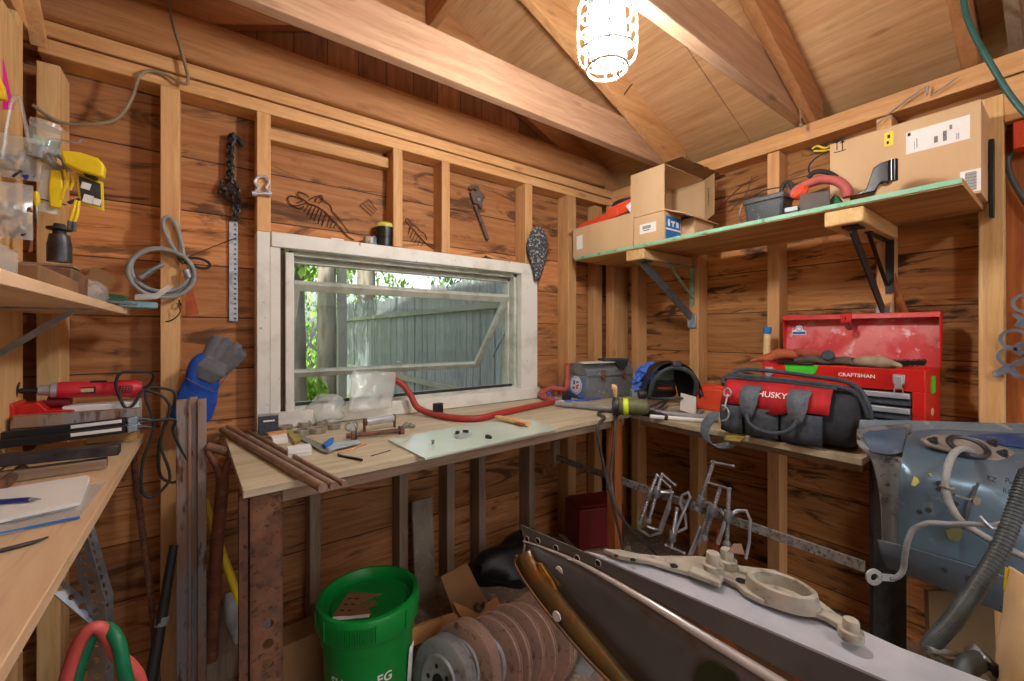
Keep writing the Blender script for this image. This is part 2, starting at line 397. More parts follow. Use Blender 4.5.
M['fencedark'] = wood('fencedark', C(150,152,140), C(128,128,112), C(80,84,60), 'y')
M['bark'] = paint('bark', C(150,142,128), C(110,102,90), .95, 0, 12, .4, .65, .8, stretch=(1,1,.2))
M['leaf'] = paint('leaf', C(176,214,92), C(112,168,54), .6, 0, 3, .4, .65, 0)
M['leafdark'] = paint('leafdark', C(110,160,66), C(62,108,40), .6, 0, 3, .4, .65, 0)
M['grass'] = paint('grass', C(150,176,84), C(96,120,52), .9, 0, 3, .4, .65, .4)
M['glass'] = clear('glass', (.93, .97, .96, 1), .025, .02)
M['plastic'] = clear('plastic', (.96, .98, .98, 1), .22, .12)
M['film'] = clear('film', (.98, .99, .98, 1), .3, .2)
M['plateglass'] = paint('plateglass', C(206,224,216), C(190,212,204), .12, 0, 4, .4, .7, 0)
M['tanbag'] = paint('tanbag', C(226,196,150), C(206,172,124), .85, 0, 8, .4, .7, .3)
M['speckle'] = paint('speckle', C(70,74,80), C(54,56,62), .7, .1, 60, .45, .6, .6, c3=C(176,180,184), lo3=.54, hi3=.6, s3=90)
M['teal'] = paint('teal', C(120,168,180), C(96,140,156), .4, 0, 12, .4, .7, .05)
M['greencloth'] = paint('greencloth', C(40,96,72), C(30,76,58), .8, 0, 12, .4, .7, .2)
M['concrete'] = paint('concrete', C(96,88,80), C(64,58,54), .9, 0, 16, .4, .65, .6)
M['drillblack'] = M['black']
M['ovalgreen'] = paint('ovalgreen', C(92,88,34), C(70,66,30), .5, 0, 12, .5, .8, 0)
M['penblue'] = paint('penblue', C(40,58,140), C(30,46,120), .3, 0, 12, .5, .8, 0)
M['shovelrust'] = paint('shovelrust', C(134,84,62), C(108,66,50), .6, .1, 24, .45, .65, .2, c3=C(150,112,90), lo3=.6, hi3=.7, s3=40)
M['darkgap'] = paint('darkgap', C(84,60,42), C(64,46,34), .8, 0, 20, .4, .7, .1)
k = N('lampglow'); M['lampglow'] = k.bsdf((1, 1, 1, 1), .4, emit=(1, .955, .90, 1), es=105)
k = N('lampcage'); M['lampcage'] = k.bsdf(C(225, 222, 215), .4)
M['rodbrown'] = paint('rodbrown', C(166,140,122), C(138,114,98), .5, .3, 30, .4, .65, .15)
M['rings'] = paint('rings', C(178,174,162), C(138,132,118), .5, .35, 20, .4, .65, .2)
M['brass'] = paint('brass', C(190,168,78), C(150,130,60), .45, .3, 20, .4, .65, .1)
M['teal2'] = paint('teal2', C(170,186,196), C(150,168,180), .5, 0, 14, .4, .7, .05)
M['lensgreen'] = paint('lensgreen', C(120,136,118), C(100,114,100), .15, 0, 14, .4, .7, 0)
M['gloverust'] = paint('gloverust', C(164,78,62), C(140,64,52), .95, 0, 30, .4, .7, .5)
M['rustwire'] = paint('rustwire', C(104,58,34), C(84,44,28), .8, .1, 40, .4, .65, .2)
M['yellowgreen'] = paint('yellowgreen', C(214,214,92), C(200,200,84), .4, 0, 14, .4, .7, 0)
M['wrench'] = paint('wrench', C(112,98,92), C(88,72,66), .6, .35, 30, .4, .65, .3)
M['galvgrey'] = paint('galvgrey', C(108,114,120), C(90,96,102), .4, .6, 30, .4, .65, .1)
M['greenedge2'] = paint('greenedge2', C(140,170,140), C(90,110,96), .5, .2, 18, .4, .7, .2)
M['tubblack'] = paint('tubblack', C(62,68,74), C(44,48,54), .4, 0, 16, .4, .7, .1, c3=C(150,156,160), lo3=.64, hi3=.72, s3=50)
M['greydark'] = paint('greydark', C(92,84,82), C(78,72,70), .6, 0, 16, .4, .7, .1)
M['glossblack'] = paint('glossblack', C(26,28,34), C(22,22,26), .18, 0, 16, .4, .7, .02)
M['pinkfade'] = paint('pinkfade', C(190,92,88), C(176,84,80), .6, 0, 24, .4, .65, .15)
M['bluesteel'] = paint('bluesteel', C(120,132,148), C(98,108,124), .45, .4, 24, .4, .65, .2)
M['blacksteel2'] = paint('blacksteel2', C(164,162,160), C(124,124,124), .45, .3, 60, .45, .6, .3, c3=C(60,60,62), lo3=.58, hi3=.66, s3=120)
M['concrete2'] = paint('concrete2', C(150,138,124), C(116,106,94), .9, 0, 9, .45, .65, .4, c3=C(176,170,160), lo3=.58, hi3=.68, s3=22, stretch=(1,1,.5))
M['framepanel'] = paint('framepanel', C(106,110,116), C(90,94,100), .25, .25, 4, .4, .7, .03, c3=C(88,72,56), lo3=.62, hi3=.8, s3=6)
M['brassrust'] = paint('brassrust', C(214,156,62), C(170,112,44), .5, .3, 30, .4, .65, .2)
M['greenpatch'] = paint('greenpatch', C(48,58,30), C(34,40,26), .6, 0, 10, .4, .7, .05)
M['tagpink'] = paint('tagpink', C(176,140,128), C(150,116,104), .6, .2, 20, .4, .7, .1)
M['bluelip'] = paint('bluelip', C(84,100,116), C(94,100,108), .35, .3, 9, .4, .68, .1, c3=C(130,104,104), lo3=.6, hi3=.7, s3=20)
M['flaketop'] = paint('flaketop', C(110,128,140), C(92,112,128), .45, .2, 12, .45, .65, .2, c3=C(160,160,152), lo3=.58, hi3=.68, s3=28)
M['castgrey'] = paint('castgrey', C(152,146,138), C(120,114,108), .6, .3, 18, .4, .7, .2)
M['yellowmark'] = paint('yellowmark', C(214,200,92), C(190,184,120), .7, 0, 50, .45, .6, .1)
M['earthgrey'] = paint('earthgrey', C(144,150,158), C(112,118,126), .5, .1, 30, .4, .7, .15)
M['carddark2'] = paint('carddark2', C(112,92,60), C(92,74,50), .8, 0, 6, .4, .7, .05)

M['crease_highlight'] = paint('crease_highlight', C(226,230,236), C(206,210,216), .22, .4, 7, .4, .7, .02)  # near-white colour paints the bright highlight of the rail crease
M['bronze'] = paint('bronze', C(120,102,62), C(98,82,60), .3, .5, 9, .4, .65, .1, c3=C(140,92,48), lo3=.58, hi3=.68, s3=16)
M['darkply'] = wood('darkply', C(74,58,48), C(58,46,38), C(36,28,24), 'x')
M['bluepatch'] = paint('bluepatch', C(62,86,116), C(78,94,112), .5, .15, 14, .4, .65, .15, c3=C(130,140,146), lo3=.62, hi3=.7, s3=40)
M['palepost'] = paint('palepost', C(176,174,164), C(150,148,140), .7, 0, 9, .5, .75, .15)
# ------------------------------------------------------------------ the shed itself
YF = -1.7                                     # front wall, behind the camera
RIDGE = .84
def zlow(x): return 2.145 + .42 * ((2.05 - x) if x > RIDGE else (x - (2*RIDGE - 2.05)))
def zsh(x): return zlow(x) + .15

b = B()
n_ = 40
g = []
for i in range(n_+1):
    row = []
    for j in range(n_+1):
        x = -1.2 + 4.2*i/n_; y = YF-1.4 + 5.0*j/n_
        row.append(V((x, y, .012*noise.noise(V((x*5, y*5, 3))))))
    g.append(row)
b.sheet(g)
put(b, 'floor', M['dirt'], kind='structure', solid=.06, off=-1)

# window wall
b = B()
OX0, OX1, OZ0, OZ1 = .2, 1.44, .885, 1.59
b.bx(XLS, OX0, YS, YS+.03, 0, 2.12); b.bx(OX1, XRS, YS, YS+.03, 0, 2.12)
b.bx(OX0, OX1, YS, YS+.03, 0, OZ0); b.bx(OX0, OX1, YS, YS+.03, OZ1, 2.12)
wb = put(b, 'wall_back', M['siding'], smooth=0, kind='structure')
b = B(); b.ext([(XLS-.05, YS+.004, 2.1), (XRS+.05, YS+.004, 2.1), (XRS+.05, YS+.004, zsh(XRS+.05)), (RIDGE, YS+.004, zsh(RIDGE)), (XLS-.05, YS+.004, zsh(XLS-.05))], (0, .03, 0))
put(b, 'gable_boards', M['gable'], wb, smooth=0)
def stud(x0, x1, y0, y1, z0, z1, par, m='stud_z', name='stud', bev=.003):
    b = B(); b.bx(x0, x1, y0, y1, z0, z1); return put(b, name, M[m], par, bevel=bev, smooth=30)
for x, w, z0 in ((-.092, .05, 0), (.673, .042, 1.605), (.904, .042, 1.605), (1.398, .05, 1.605), (1.72, .065, 0)):
    stud(x-w/2, x+w/2, YW, YS, z0, 2.03, wb)
stud(.171-.022, .171+.022, YW, YS, 1.6, 2.03, wb)
stud(.171-.022, .171+.022, YW, YS, 0, 1.6, wb, 'white')
stud(-.384, -.336, YW-.012, YS, 0, 2.0, wb, 'pale_z')                # wide pale corner board
for x in (.343, .70, .93, 1.105, 1.42): stud(x-.02, x+.02, YW, YS, .02, .86, wb, 'grey_z')
stud(XL, XR+.09, YW, YS, 2.03, 2.075, wb, 'stud_x', 'top_plate'); stud(XL, XR+.09, YW-.004, YS, 2.08, 2.125, wb, 'stud_x', 'top_plate')
stud(.195, .65, YW+.045, YS, 1.955, 2.0, wb, 'stud_x', 'blocking')
b = B(); R = .014
prof = [(-.08, 0), (.08, 0), (.08, .13), (.055, .155), (-.055, .155), (-.08, .13)]
b.loft([[V((x, 1.80+(p[0])*s, 2.128+p[1]*s+(0 if s == 1 else .05*(1-s)))) for p in prof] for x, s in ((XL-.05, 1), (1.85, 1), (1.93, .97), (1.985, .85), (2.01, .55))])
put(b, 'beam', M['beam_x'], wb, bevel=.008, smooth=30)
# end rafters lying against the gable
for sgn in (1, -1):
    x0, x1 = (RIDGE, 2.2) if sgn > 0 else (RIDGE, -.52)
    b = B(); b.ext([(x0, 1.79, zlow(x0)), (x1, 1.79, zlow(x1)), (x1, 1.79, zsh(x1)), (x0, 1.79, zsh(x0))], (0, .045, 0)); put(b, 'rafter', M['beam_x'], wb, bevel=.003)

# right wall
b = B(); b.bx(XRS, XRS+.03, YF, YS, 0, 2.125); wr = put(b, 'wall_right', M['siding_right'], smooth=0, kind='structure')
for y, w, z0 in ((1.58, .045, 0), (1.203, .05, 0), (.823, .05, 0), (.44, .045, 0)): stud(XR, XRS, y-w/2, y+w/2, z0, 2.05, wr)
stud(XR-.06, XRS-.01, 1.69, 1.75, .0, 2.02, wr); stud(XR-.14, XR-.07, 1.77, 1.83, .0, 2.02, wr)
stud(XR-.01, XRS, .145, .20, 0, 2.0, wr, 'pale_z')
stud(XR, XRS, -.35, -.30, 0, 2.05, wr); stud(XR, XRS, -.8, -.75, 0, 2.05, wr)
stud(XR, XRS+.03, YF, 1.76, 2.055, 2.125, wr, 'stud_y', 'top_plate')
stud(XR-.012, XR+.03, -1.2, .145, 1.905, 2.045, wr, 'stud_y', 'header')
b = B(); b.bx(XRS-.03, XRS-.002, -.9, .144, .3, 1.9); put(b, 'plywood_panel', M['orange_z'], wr, smooth=0)

# left wall
b = B(); b.bx(XLS-.03, XLS, YF, YS, 0, 2.27); wl = put(b, 'wall_left', M['siding'], smooth=0, kind='structure')
for y in (1.62, 1.36, 1.0, .6, .2, -.2, -.6): stud(XLS, XL, y-.022, y+.022, 0, 2.05, wl, 'pale_z')
stud(XLS, XL, YF, YW, 2.05, 2.125, wl, 'stud_y', 'top_plate')
b = B(); b.bar((-.372, 1.715, 2.03), (-.372, 1.40, 2.36), .018, .035, X3); put(b, 'brace', M['stud_y'], wl, bevel=.003)
b = B(); b.bx(XL, XL+.008, 1.39, 1.60, LZ, 2.0); put(b, 'panel_board', M['pale_z'], wl, smooth=0)

# front wall with its wide doorway, behind the camera
b = B(); b.bx(XLS, -.3, YF-.03, YF, 0, 2.27); b.bx(1.95, XRS, YF-.03, YF, 0, 2.27); b.bx(-.3, 1.95, YF-.03, YF, 2.1, 2.27); b.ext([(XLS, YF, 2.272), (XRS, YF, 2.272), (XRS, YF, zsh(XRS)), (RIDGE, YF, zsh(RIDGE)), (XLS, YF, zsh(XLS))], (0, -.03, 0))
wf = put(b, 'wall_front', M['siding'], smooth=0, kind='structure')

# roof sheathing, rafters and tie beams
b = B()
for sgn in (1, -1):
    x1 = 2.38 if sgn > 0 else 2*RIDGE-2.38
    ys = [YF-.1, -1.2, 0.02, 1.0, 2.02]
    for i in range(4):
        b.ext([(RIDGE, ys[i]+.002, zsh(RIDGE)), (x1, ys[i]+.002, zsh(x1)), (x1, ys[i+1]-.002, zsh(x1)), (RIDGE, ys[i+1]-.002, zsh(RIDGE))], (0, 0, .018))
ce = put(b, 'ceiling', M['ply'], smooth=0, kind='structure')
for y in (1.30, .66, .20, -.4, -1.0, -1.6):
    for sgn in (1, -1):
        x0, x1 = (RIDGE, 2.16) if sgn > 0 else (RIDGE, 2*RIDGE-2.16)
        b = B(); b.ext([(x0, y, zlow(x0)), (x1, y, zlow(x1)), (x1, y, zsh(x1)), (x0, y, zsh(x0))], (0, .042, 0)); put(b, 'rafter', M['stud_x' if y > .9 else 'beam_x'], ce, bevel=.003, smooth=30)
for y in (1.344, .704):
    b = B(); b.ext([(-.42, y, 2.145), (2.12, y, 2.145), (2.12, y, 2.26), (2.06, y, 2.305), (-.36, y, 2.305), (-.42, y, 2.26)], (0, .042, 0)); put(b, 'tie_beam', M['tie_x'], ce, bevel=.003, smooth=30)
b = B(); b.bx(RIDGE-.02, RIDGE+.02, YF, YW+.03, zlow(RIDGE)-.02, zsh(RIDGE)); put(b, 'ridge_board', M['beam_y'], ce, bevel=.003)
for y in (.36, .11): 
    b = B(); b.ext([(1.55, y, zlow(1.55)+.05), (2.16, y, zlow(2.16)+.05), (2.16, y, zsh(2.16)), (1.55, y, zsh(1.55))], (0, .03, 0))
    if y < .2: put(b, 'lath', M['grey_x'], ce)

# ------------------------------------------------------------------ window
W = thing('window_1', 'white painted awning window propped open above the plywood bench', 'window', (.8, YW, BZ), kind='structure')
WX0, WX1, WZ0, WZ1 = .194, 1.448, BZ+.002, 1.602
GX0, GX1, GZ0, GZ1 = .269, 1.32, .952, 1.527
b = B()
b.bx(WX0+.046, GX0, YW-.004, YW+.03, WZ0, WZ1-.07); b.bx(GX1+.02, WX1, YW-.012, YW+.03, WZ0, WZ1-.055)
b.bx(WX0, WX1, YW-.008, YW+.03, WZ1-.055, WZ1); b.bx(WX0, WX1+.01, YW-.02, YW+.03, WZ0, GZ0-.012)
put(b, 'window_frame', M['white'], W, bevel=.003, smooth=30)
b = B(); b.bx(WX0-.004, WX0+.03, YW-.002, YW+.03, WZ0, WZ1-.055); put(b, 'jamb_strip', M['white'], W, bevel=.002, smooth=30)
b = B(); b.bx(WX0+.03, WX0+.046, YW+.012, YW+.03, WZ0, WZ1-.055); put(b, 'jamb_gap', M['darkgap'], W, smooth=30)
b = B()
b.bx(GX0-.012, GX0, YW+.03, YW+.14, GZ0-.02, GZ1+.02); b.bx(GX1, GX1+.02, YW+.03, YW+.14, GZ0-.02, GZ1+.02)
b.bx(GX0-.012, GX1+.02, YW+.03, YW+.14, GZ1, GZ1+.02); b.bx(GX0-.012, GX1+.02, YW+.028, YW+.14, GZ0-.03, GZ0)
b.bx(GX0, GX1, YW+.07, YW+.10, GZ1-.022, GZ1); b.bx(GX0, GX0+.012, YW+.07, YW+.10, GZ0, GZ1); b.bx(GX1-.012, GX1, YW+.07, YW+.10, GZ0, GZ1)
put(b, 'jamb_liner', M['sash'], W, bevel=.002, smooth=30)
b = B(); b.bx(GX0+.01, GX1-.01, YW+.03, YW+.045, GZ0-.004, GZ0+.012); put(b, 'sill_seal', M['rubber'], W)
# the sash, hinged at the top and swung out at the bottom
TZ, TY, BZS, BY = 1.425, YW+.06, 1.04, 2.13
def sp(x, t): return V((x, TY+(BY-TY)*t, TZ+(BZS-TZ)*t))
SX0, SX1 = GX0+.004, GX1-.012
sd = (sp(0, 1)-sp(0, 0)).normalized(); sn = X3.cross(sd)
sash = B()
sash.bar(sp(SX0, .02), sp(SX1, .02), .026, .036, sd); sash.bar(sp(SX0, .98), sp(SX1, .98), .024, .032, sd)
sash.bar(sp(SX0+.014, 0), sp(SX0+.014, 1), .024, .028, X3); sash.bar(sp(SX1-.014, 0), sp(SX1-.014, 1), .024, .028, X3)
sa = put(sash, 'sash', M['sash'], W, bevel=.003, smooth=30)
b = B(); b.ext([sp(SX0+.02, .03), sp(SX1-.02, .03), sp(SX1-.02, .97), sp(SX0+.02, .97)], sn*.004); put(b, 'glass_pane', M['glass'], sa, smooth=0)
b = B(); b.bar(V((GX1-.006, YW+.09, 1.25)), V((GX1-.03, YW+.19, 1.10)), .004, .012, X3); put(b, 'stay_arm', M['steel'], W)
b = B(); b.torus(sp(.8, 1)+V((0, -.015, .02)), .03, .004, sn, a0=0, a1=180); put(b, 'pull_handle', M['sash'], sa)

# ------------------------------------------------------------------ outside, through the window
b = B(); b.bx(-6, 9, 2.4, 18, -.25, -.15); put(b, 'ground', M['grass'], smooth=0, kind='structure')
b = B(); b.bx(-4.2, -1.15, -3.5, 2.45, -.2, 5.2); b.ext([(-4.5, -3.7, 5.2), (-.95, -3.7, 5.2), (-2.7, -3.7, 6.6)], (0, 6.3, 0)); put(b, 'wall_sunblock', M['sash'], smooth=0, kind='structure', label='added house wall out of view, shading the near fence', cat='wall')  # unseen house, added to shade the fence and keep sun off the shed
FX = 2.55
f = thing('board_fence', 'weathered grey board fence beyond the window with jagged board tops', 'fence', (FX, 6, -.15))
rr = random.Random(4); y = 2.2; k_ = 0
while y < 10.2:
    w = rr.uniform(.125, .15); h = 1.85+rr.uniform(-.05, .07); j = rr.uniform(-.008, .008); b = B()
    b.ext([(FX+j, y, -.13), (FX+j, y+w, -.13), (FX+j, y+w, h-.06), (FX+j, y+w*.75, h), (FX+j, y+w*.3, h), (FX+j, y, h-.05)], (.022, 0, 0))
    put(b, 'board', M['fence'], f, smooth=0); y += w+.006
for z in (1.5, .5):
    b = B(); b.bx(FX-.06, FX-.01, 2.2, 10.2, z, z+.07); put(b, 'rail', M['fencedark'], f, bevel=.004)
b = B(); b.bx(1.26, 1.355, 5.15, 5.25, -.13, 2.3); b.bx(1.24, 1.375, 5.13, 5.27, 2.3, 2.34)
put(b, 'fence_post', M['palepost'], label='pale square post standing free in front of the far end of the grey fence', cat='post', bevel=.01)
def leaves(b, c, R, n, s, rg, flat=.7):
    for _ in range(n):
        while True:
            p = V((rg.uniform(-1, 1), rg.uniform(-1, 1), rg.uniform(-1, 1)))
            if .35 < p.length < 1: break
        p = V(c)+V((p.x*R[0], p.y*R[1], p.z*R[2]))
        d = V((rg.gauss(0, 1), rg.gauss(0, 1), rg.gauss(0, 1))).normalized(); ex, ey, ez = axes(d)
        q = s*rg.uniform(.6, 1.3)
        b.add([p-ex*q, p+ey*q*.45, p+ex*q, p-ey*q*.45], [(0, 1, 2, 3)])
def tree(x, y, r, h, lean, crowns, label, m, seed):
    rg = random.Random(seed)
    t = thing('tree', label, 'tree', (x, y, -.15), 'trees beyond the window')
    b = B(); b.tube([(x, y, -.2), (x+lean*.3, y, h*.3), (x+lean*.6, y+.03, h*.65), (x+lean, y, h)], [r*1.25, r, r*.9, r*.6], 12); b.jitter(.02, 4, seed); put(b, 'trunk', M['bark'], t)
    b = B()
    for c, R, n in crowns: leaves(b, c, R, n, .075, rg)
    put(b, 'crown', M[m], t, smooth=0, kind='stuff')
tree(1.54, 7.0, .14, 4.5, .0, [((1.2, 7.6, 2.9), (1.1, .9, .9), 1600)], 'tree with a dark rough trunk just left of the pale post', 'leaf', 1)
tree(2.95, 9.6, .21, 5, .0, [((2.9, 10.0, 3.6), (1.3, 1, .9), 1500)], 'thick straight tree trunk standing behind the fence right of the pale post', 'leafdark', 2)
tree(.83, 5.0, .065, 3.5, -.03, [((.55, 5.2, 2.25), (.6, .5, .6), 900)], 'thin pale tree trunk at the left edge of the window opening', 'leaf', 3)
tree(5.3, 8.3, .14, 5, .0, [((5.2, 8.3, 3.0), (1.5, 1.2, 1.1), 2000)], 'tree behind the fence, its dark green crown above the boards', 'leafdark', 4)
tree(4.2, 5.6, .13, 5, .1, [((4.1, 5.4, 2.9), (.9, 1.3, 1.0), 1800)], 'tree close behind the near end of the fence', 'leafdark', 5)
for i, (x, y, z, R, n, l) in enumerate(((.95, 6.3, .25, (.5, .4, .5), 700, 'bright leafy bush at the foot of the tree with the dark trunk'), (1.6, 11.6, 1.7, (3.6, .9, 2.4), 5200, 'tall leafy bush closing the view behind the tree trunks'))):
    b = B(); leaves(b, (x, y, z), R, n, .09, random.Random(20+i)); put(b, 'bush', M['leaf'], smooth=0, label=l, cat='bush')
# ------------------------------------------------------------------ left wall: upper shelf, hanging packs
SHZ = 1.303
sh = thing('wall_shelf', 'pale plywood shelf board bracketed to the left wall above the red rotary tool', 'shelf', (-.28, 1.0, SHZ-.018))
b = B(); b.bx(XL, -.184, .15, 1.725, SHZ-.018, SHZ); put(b, 'shelf_board', M['leftbench'], sh, bevel=.0015, smooth=30)
for y in (1.30, .75):
    b = B(); b.bx(XL, -.2, y-.012, y+.012, SHZ-.022, SHZ-.018); b.bx(XL, XL+.004, y-.012, y+.012, SHZ-.16, SHZ-.018)
    b.bar((XL+.006, y, SHZ-.15), (-.23, y, SHZ-.022), .012, .006, Y3); put(b, 'bracket', M['galv'], sh)
def wallpt(u, v, y=1.45): return onY(u, v, y)
# wires hooks are part of each pack's hang; packs hang from the left wall
def blister(u0, v0, u1, v1, y, name, label, cat, parts, t=.012, tilt=0, group=None):
    p0, p1 = onY(u0, v1, y), onY(u1, v0, y)
    c = (p0+p1)/2; w, h = p1.x-p0.x, p1.z-p0.z
    th = thing(name, label, cat, (c.x, y, p0.z), group)
    R = ry(tilt)
    ex, ez = R @ X3, R @ Z3
    return th, c, ex, ez, w, h
# 1 clear pack of hardware
def bag(cx, bot, w, h, y, th, fill, mat='film', seed=0, bulge=.02, n=14):
    b = B(); g = []
    for i in range(9):
        row = []
        for j in range(9):
            a, c = i/8, j/8
            bl = math.sin(PI*min(1, c*1.0))*math.sin(PI*a)
            row.append(V((cx+(a-.5)*w, y-bulge*bl+.006*noise.noise(V((a*5, c*5, seed))), bot+c*h)))
        g.append(row)
    b.sheet(g); put(b, 'bag_film', M[mat], th, smooth=180)
    b = B(); g2 = [[V((p.x, 2*y-p.y+.004, p.z)) for p in r] for r in g]; b.sheet(g2); put(b, 'bag_back', M[mat], th, smooth=180)
    rg = random.Random(seed)
    for q in range(n):
        c = V((cx+rg.uniform(-.33, .33)*w, y+rg.uniform(-.3, .5)*bulge*.5, bot+rg.uniform(.1, .62)*h))
        b = B(); d = V((rg.gauss(0, 1), .2*rg.gauss(0, 1), rg.gauss(0, 1))).normalized()
        b.rod(c-d*.009, c+d*.009, .0035, 6); b.rod(c+d*.009, c+d*.013, .006, 6); put(b, 'fitting', M[fill[q % len(fill)]], th)
hooks = []
t = thing('hardware_bag', 'clear bag of white and black fittings hanging lowest on the left wall', 'bag', onY(10, 238, 1.42))
p = onY(8, 238, 1.42); bag(p.x, p.z, .075, .125, 1.42, t, ['whiteplastic', 'whiteplastic', 'black', 'rust'], 'film', 3, .02)
t = thing('hardware_bag', 'clear bag of grey parts hanging above the other hardware bag at the left wall', 'bag', onY(8, 175, 1.46))
p = onY(12, 178, 1.46); bag(p.x, p.z, .09, .10, 1.46, t, ['darksteel', 'whiteplastic', 'penblue', 'black'], 'film', 5, .018, 18)
t = thing('blister_pack', 'small blister pack with magenta top hanging highest on the left wall', 'pack', onY(4, 105, 1.48))
a, c = onY(-12, 105, 1.47), onY(8, 60, 1.47)
b = B(); b.box(((a.x+c.x)/2, 1.475, (a.z+c.z)/2), (c.x-a.x, .004, c.z-a.z), ry(-8)); put(b, 'backing_card', M['magenta'], t)
b = B(); q = onY(1, 92, 1.46); b.prism([(-.03, -.02), (.012, -.02), (.008, .01), (-.004, .04), (-.03, .04)], q, X3, Z3, .014); put(b, 'yellow_insert', M['yellow'], t, bevel=.003)
t = thing('plastic_hanger', 'clear looped plastic hanger on the left wall above the bags', 'hanger', onY(17, 150, 1.44))
b = B(); b.tube([onY(u, v, 1.44) for u, v in ((2, 160), (8, 120), (13, 100), (19, 98), (24, 118), (31, 152))], .006, 8, flat=.6); put(b, 'hanger_loop', M['plastic'], t)
t = thing('screw_tub', 'clear tub with a pale green label hanging beside the grey tape roll', 'tub', onY(38, 162, 1.46))
p0 = onY(39, 160, 1.46)
b = B(); b.lathe([(.0, 0), (.024, 0), (.027, .01), (.027, .075), (.024, .08)], p0, (.15, 0, 1), 20); put(b, 'tub_wall', M['plastic'], t)
b = B(); b.lathe([(.0, .003), (.022, .003), (.022, .03), (.0, .034)], p0, (.15, 0, 1), 14); put(b, 'contents', M['steel'], t)
b = B(); b.lathe([(.0275, .02), (.0275, .062)], p0, (.15, 0, 1), 20); b.f = b.f[:8]; b.m = b.m[:8]; put(b, 'tub_label', M['greenedge'], t)
b = B(); b.lathe([(.0, .08), (.028, .08), (.028, .09), (.0, .09)], p0, (.15, 0, 1), 20); put(b, 'lid', M['film'], t)
b = B(); c = onY(57, 160, 1.46); b.torus(c, .021, .0085, (.7, -.6, .3), n=26, m=10); b.torus(c+V((.006, -.004, 0)), .023, .003, (.7, -.6, .3))
put(b, 'tape_roll', M['steel'], label='grey ring shaped roll hanging left of the yellow packs', cat='roll')
# yellow packs
t = thing('blister_pack', 'white carded pack with a yellow tool, left of the yellow framed pack', 'pack', onY(50, 212, 1.47))
a, c = onY(39, 212, 1.47), onY(62, 168, 1.47)
b = B(); b.box(((a.x+c.x)/2, 1.47, (a.z+c.z)/2), (c.x-a.x, .004, c.z-a.z), ry(6)); put(b, 'backing_card', M['paper'], t)
b = B(); q = onY(58, 190, 1.46); b.prism([(-.012, -.045), (.006, -.045), (.012, .0), (.006, .045), (-.01, .045), (-.014, 0)], q, X3, Z3, .012); put(b, 'yellow_handle', M['yellow'], t, bevel=.003)
b = B(); b.tube([onY(u, v, 1.45) for u, v in ((64, 170), (67, 182), (63, 192), (62, 200))], .0035, 6); b.tube([onY(u, v, 1.45) for u, v in ((71, 172), (73, 182), (70, 190))], .0025, 6); put(b, 'wire_grip', M['yellow'], t)
t = thing('blister_pack', 'yellow framed pack with white window card, rightmost of the packs on the left wall', 'pack', onY(90, 212, 1.47))
ol = [(76, 172), (103, 182), (104, 211), (79, 203)]
P_ = [onY(u, v, 1.455) for u, v in ol]
b = B(); b.ext(P_, (0, .006, 0)); put(b, 'backing_card', M['yellow'], t, bevel=.001)
cc = sum(P_, V((0, 0, 0)))/4
b = B(); b.ext([cc+(p-cc)*.80+V((0, -.002, 0)) for p in P_], (0, .002, 0)); put(b, 'window_card', M['darksteel'], t)
b = B()
for (u, v), sx, sz in (((86, 186), .016, .016), ((88, 199), .017, .02), ((97, 202), .014, .016)): b.box(onY(u, v, 1.45), (sx, .003, sz), ry(12))
put(b, 'print', M['paper'], t)
t = thing('yellow_spool', 'yellow plastic reel with a dark hub above the yellow framed pack', 'reel', onY(82, 175, 1.45))
b = B(); b.prism([(-.035, .02), (-.028, -.012), (.0, -.024), (.04, -.03), (.043, .0), (.03, .016), (.0, .022)], onY(83, 165, 1.445), X3, Z3, .03); put(b, 'reel_case', M['yellow'], t, bevel=.005)
b = B(); b.lathe([(.0, 0), (.014, 0), (.014, .006), (.0, .006)], onY(85, 160, 1.428), (0, -1, .15), 20, sx=.6); put(b, 'hub', M['black'], t)
b = B(); b.box(onY(91, 176, 1.44), (.022, .028, .007), ry(15)); put(b, 'band', M['black'], t)
t = thing('hanging_pliers', 'pliers with yellow and grey grips hanging below the yellow packs', 'pliers', onY(73, 232, 1.45))
b = B(); b.rod(onY(68, 203, 1.455), onY(80, 199, 1.455), .004); b.rod(onY(40, 199, 1.46), onY(66, 205, 1.455), .0016); put(b, 'jaw', M['darksteel'], t)
for pts in (((76, 200), (73, 212), (70, 222)), ((79, 201), (77, 214), (74, 222))):
    b = B(); b.tube([onY(u, v, 1.45) for u, v in pts], [.003, .004, .004], 8); put(b, 'handle', M['yellow'], t)
for pts in (((70, 221), (69, 230)), ((74.5, 222), (74, 231))):
    b = B(); b.tube([onY(u, v, 1.45) for u, v in pts], .0042, 8); put(b, 'grip_end', M['glovegrey'], t)
t = thing('hanging_screwdriver', 'small yellow handled driver hanging left of the yellow grip pliers', 'screwdriver', onY(30, 225, 1.45))
b = B(); b.tube([onY(u, v, 1.45) for u, v in ((36, 192), (37, 200), (36.5, 206))], [.004, .006, .004], 8); put(b, 'handle', M['yellow'], t)
b = B(); b.rod(onY(36.5, 206, 1.45), onY(37, 220, 1.45), .002); put(b, 'blade', M['steel'], t)
t = thing('hanging_screwdriver', 'short orange tipped driver hanging over the shelf beside the hardware bag', 'screwdriver', onY(29, 250, 1.45))
b = B(); b.tube([onY(u, v, 1.45) for u, v in ((29, 210), (28, 217), (30, 224))], [.005, .006, .003], 8); put(b, 'handle', M['yellow'], t)
b = B(); b.tube([onY(u, v, 1.45) for u, v in ((30, 224), (31, 240), (30, 252))], [.0016, .003, .004], 8); put(b, 'blade', M['rust'], t)
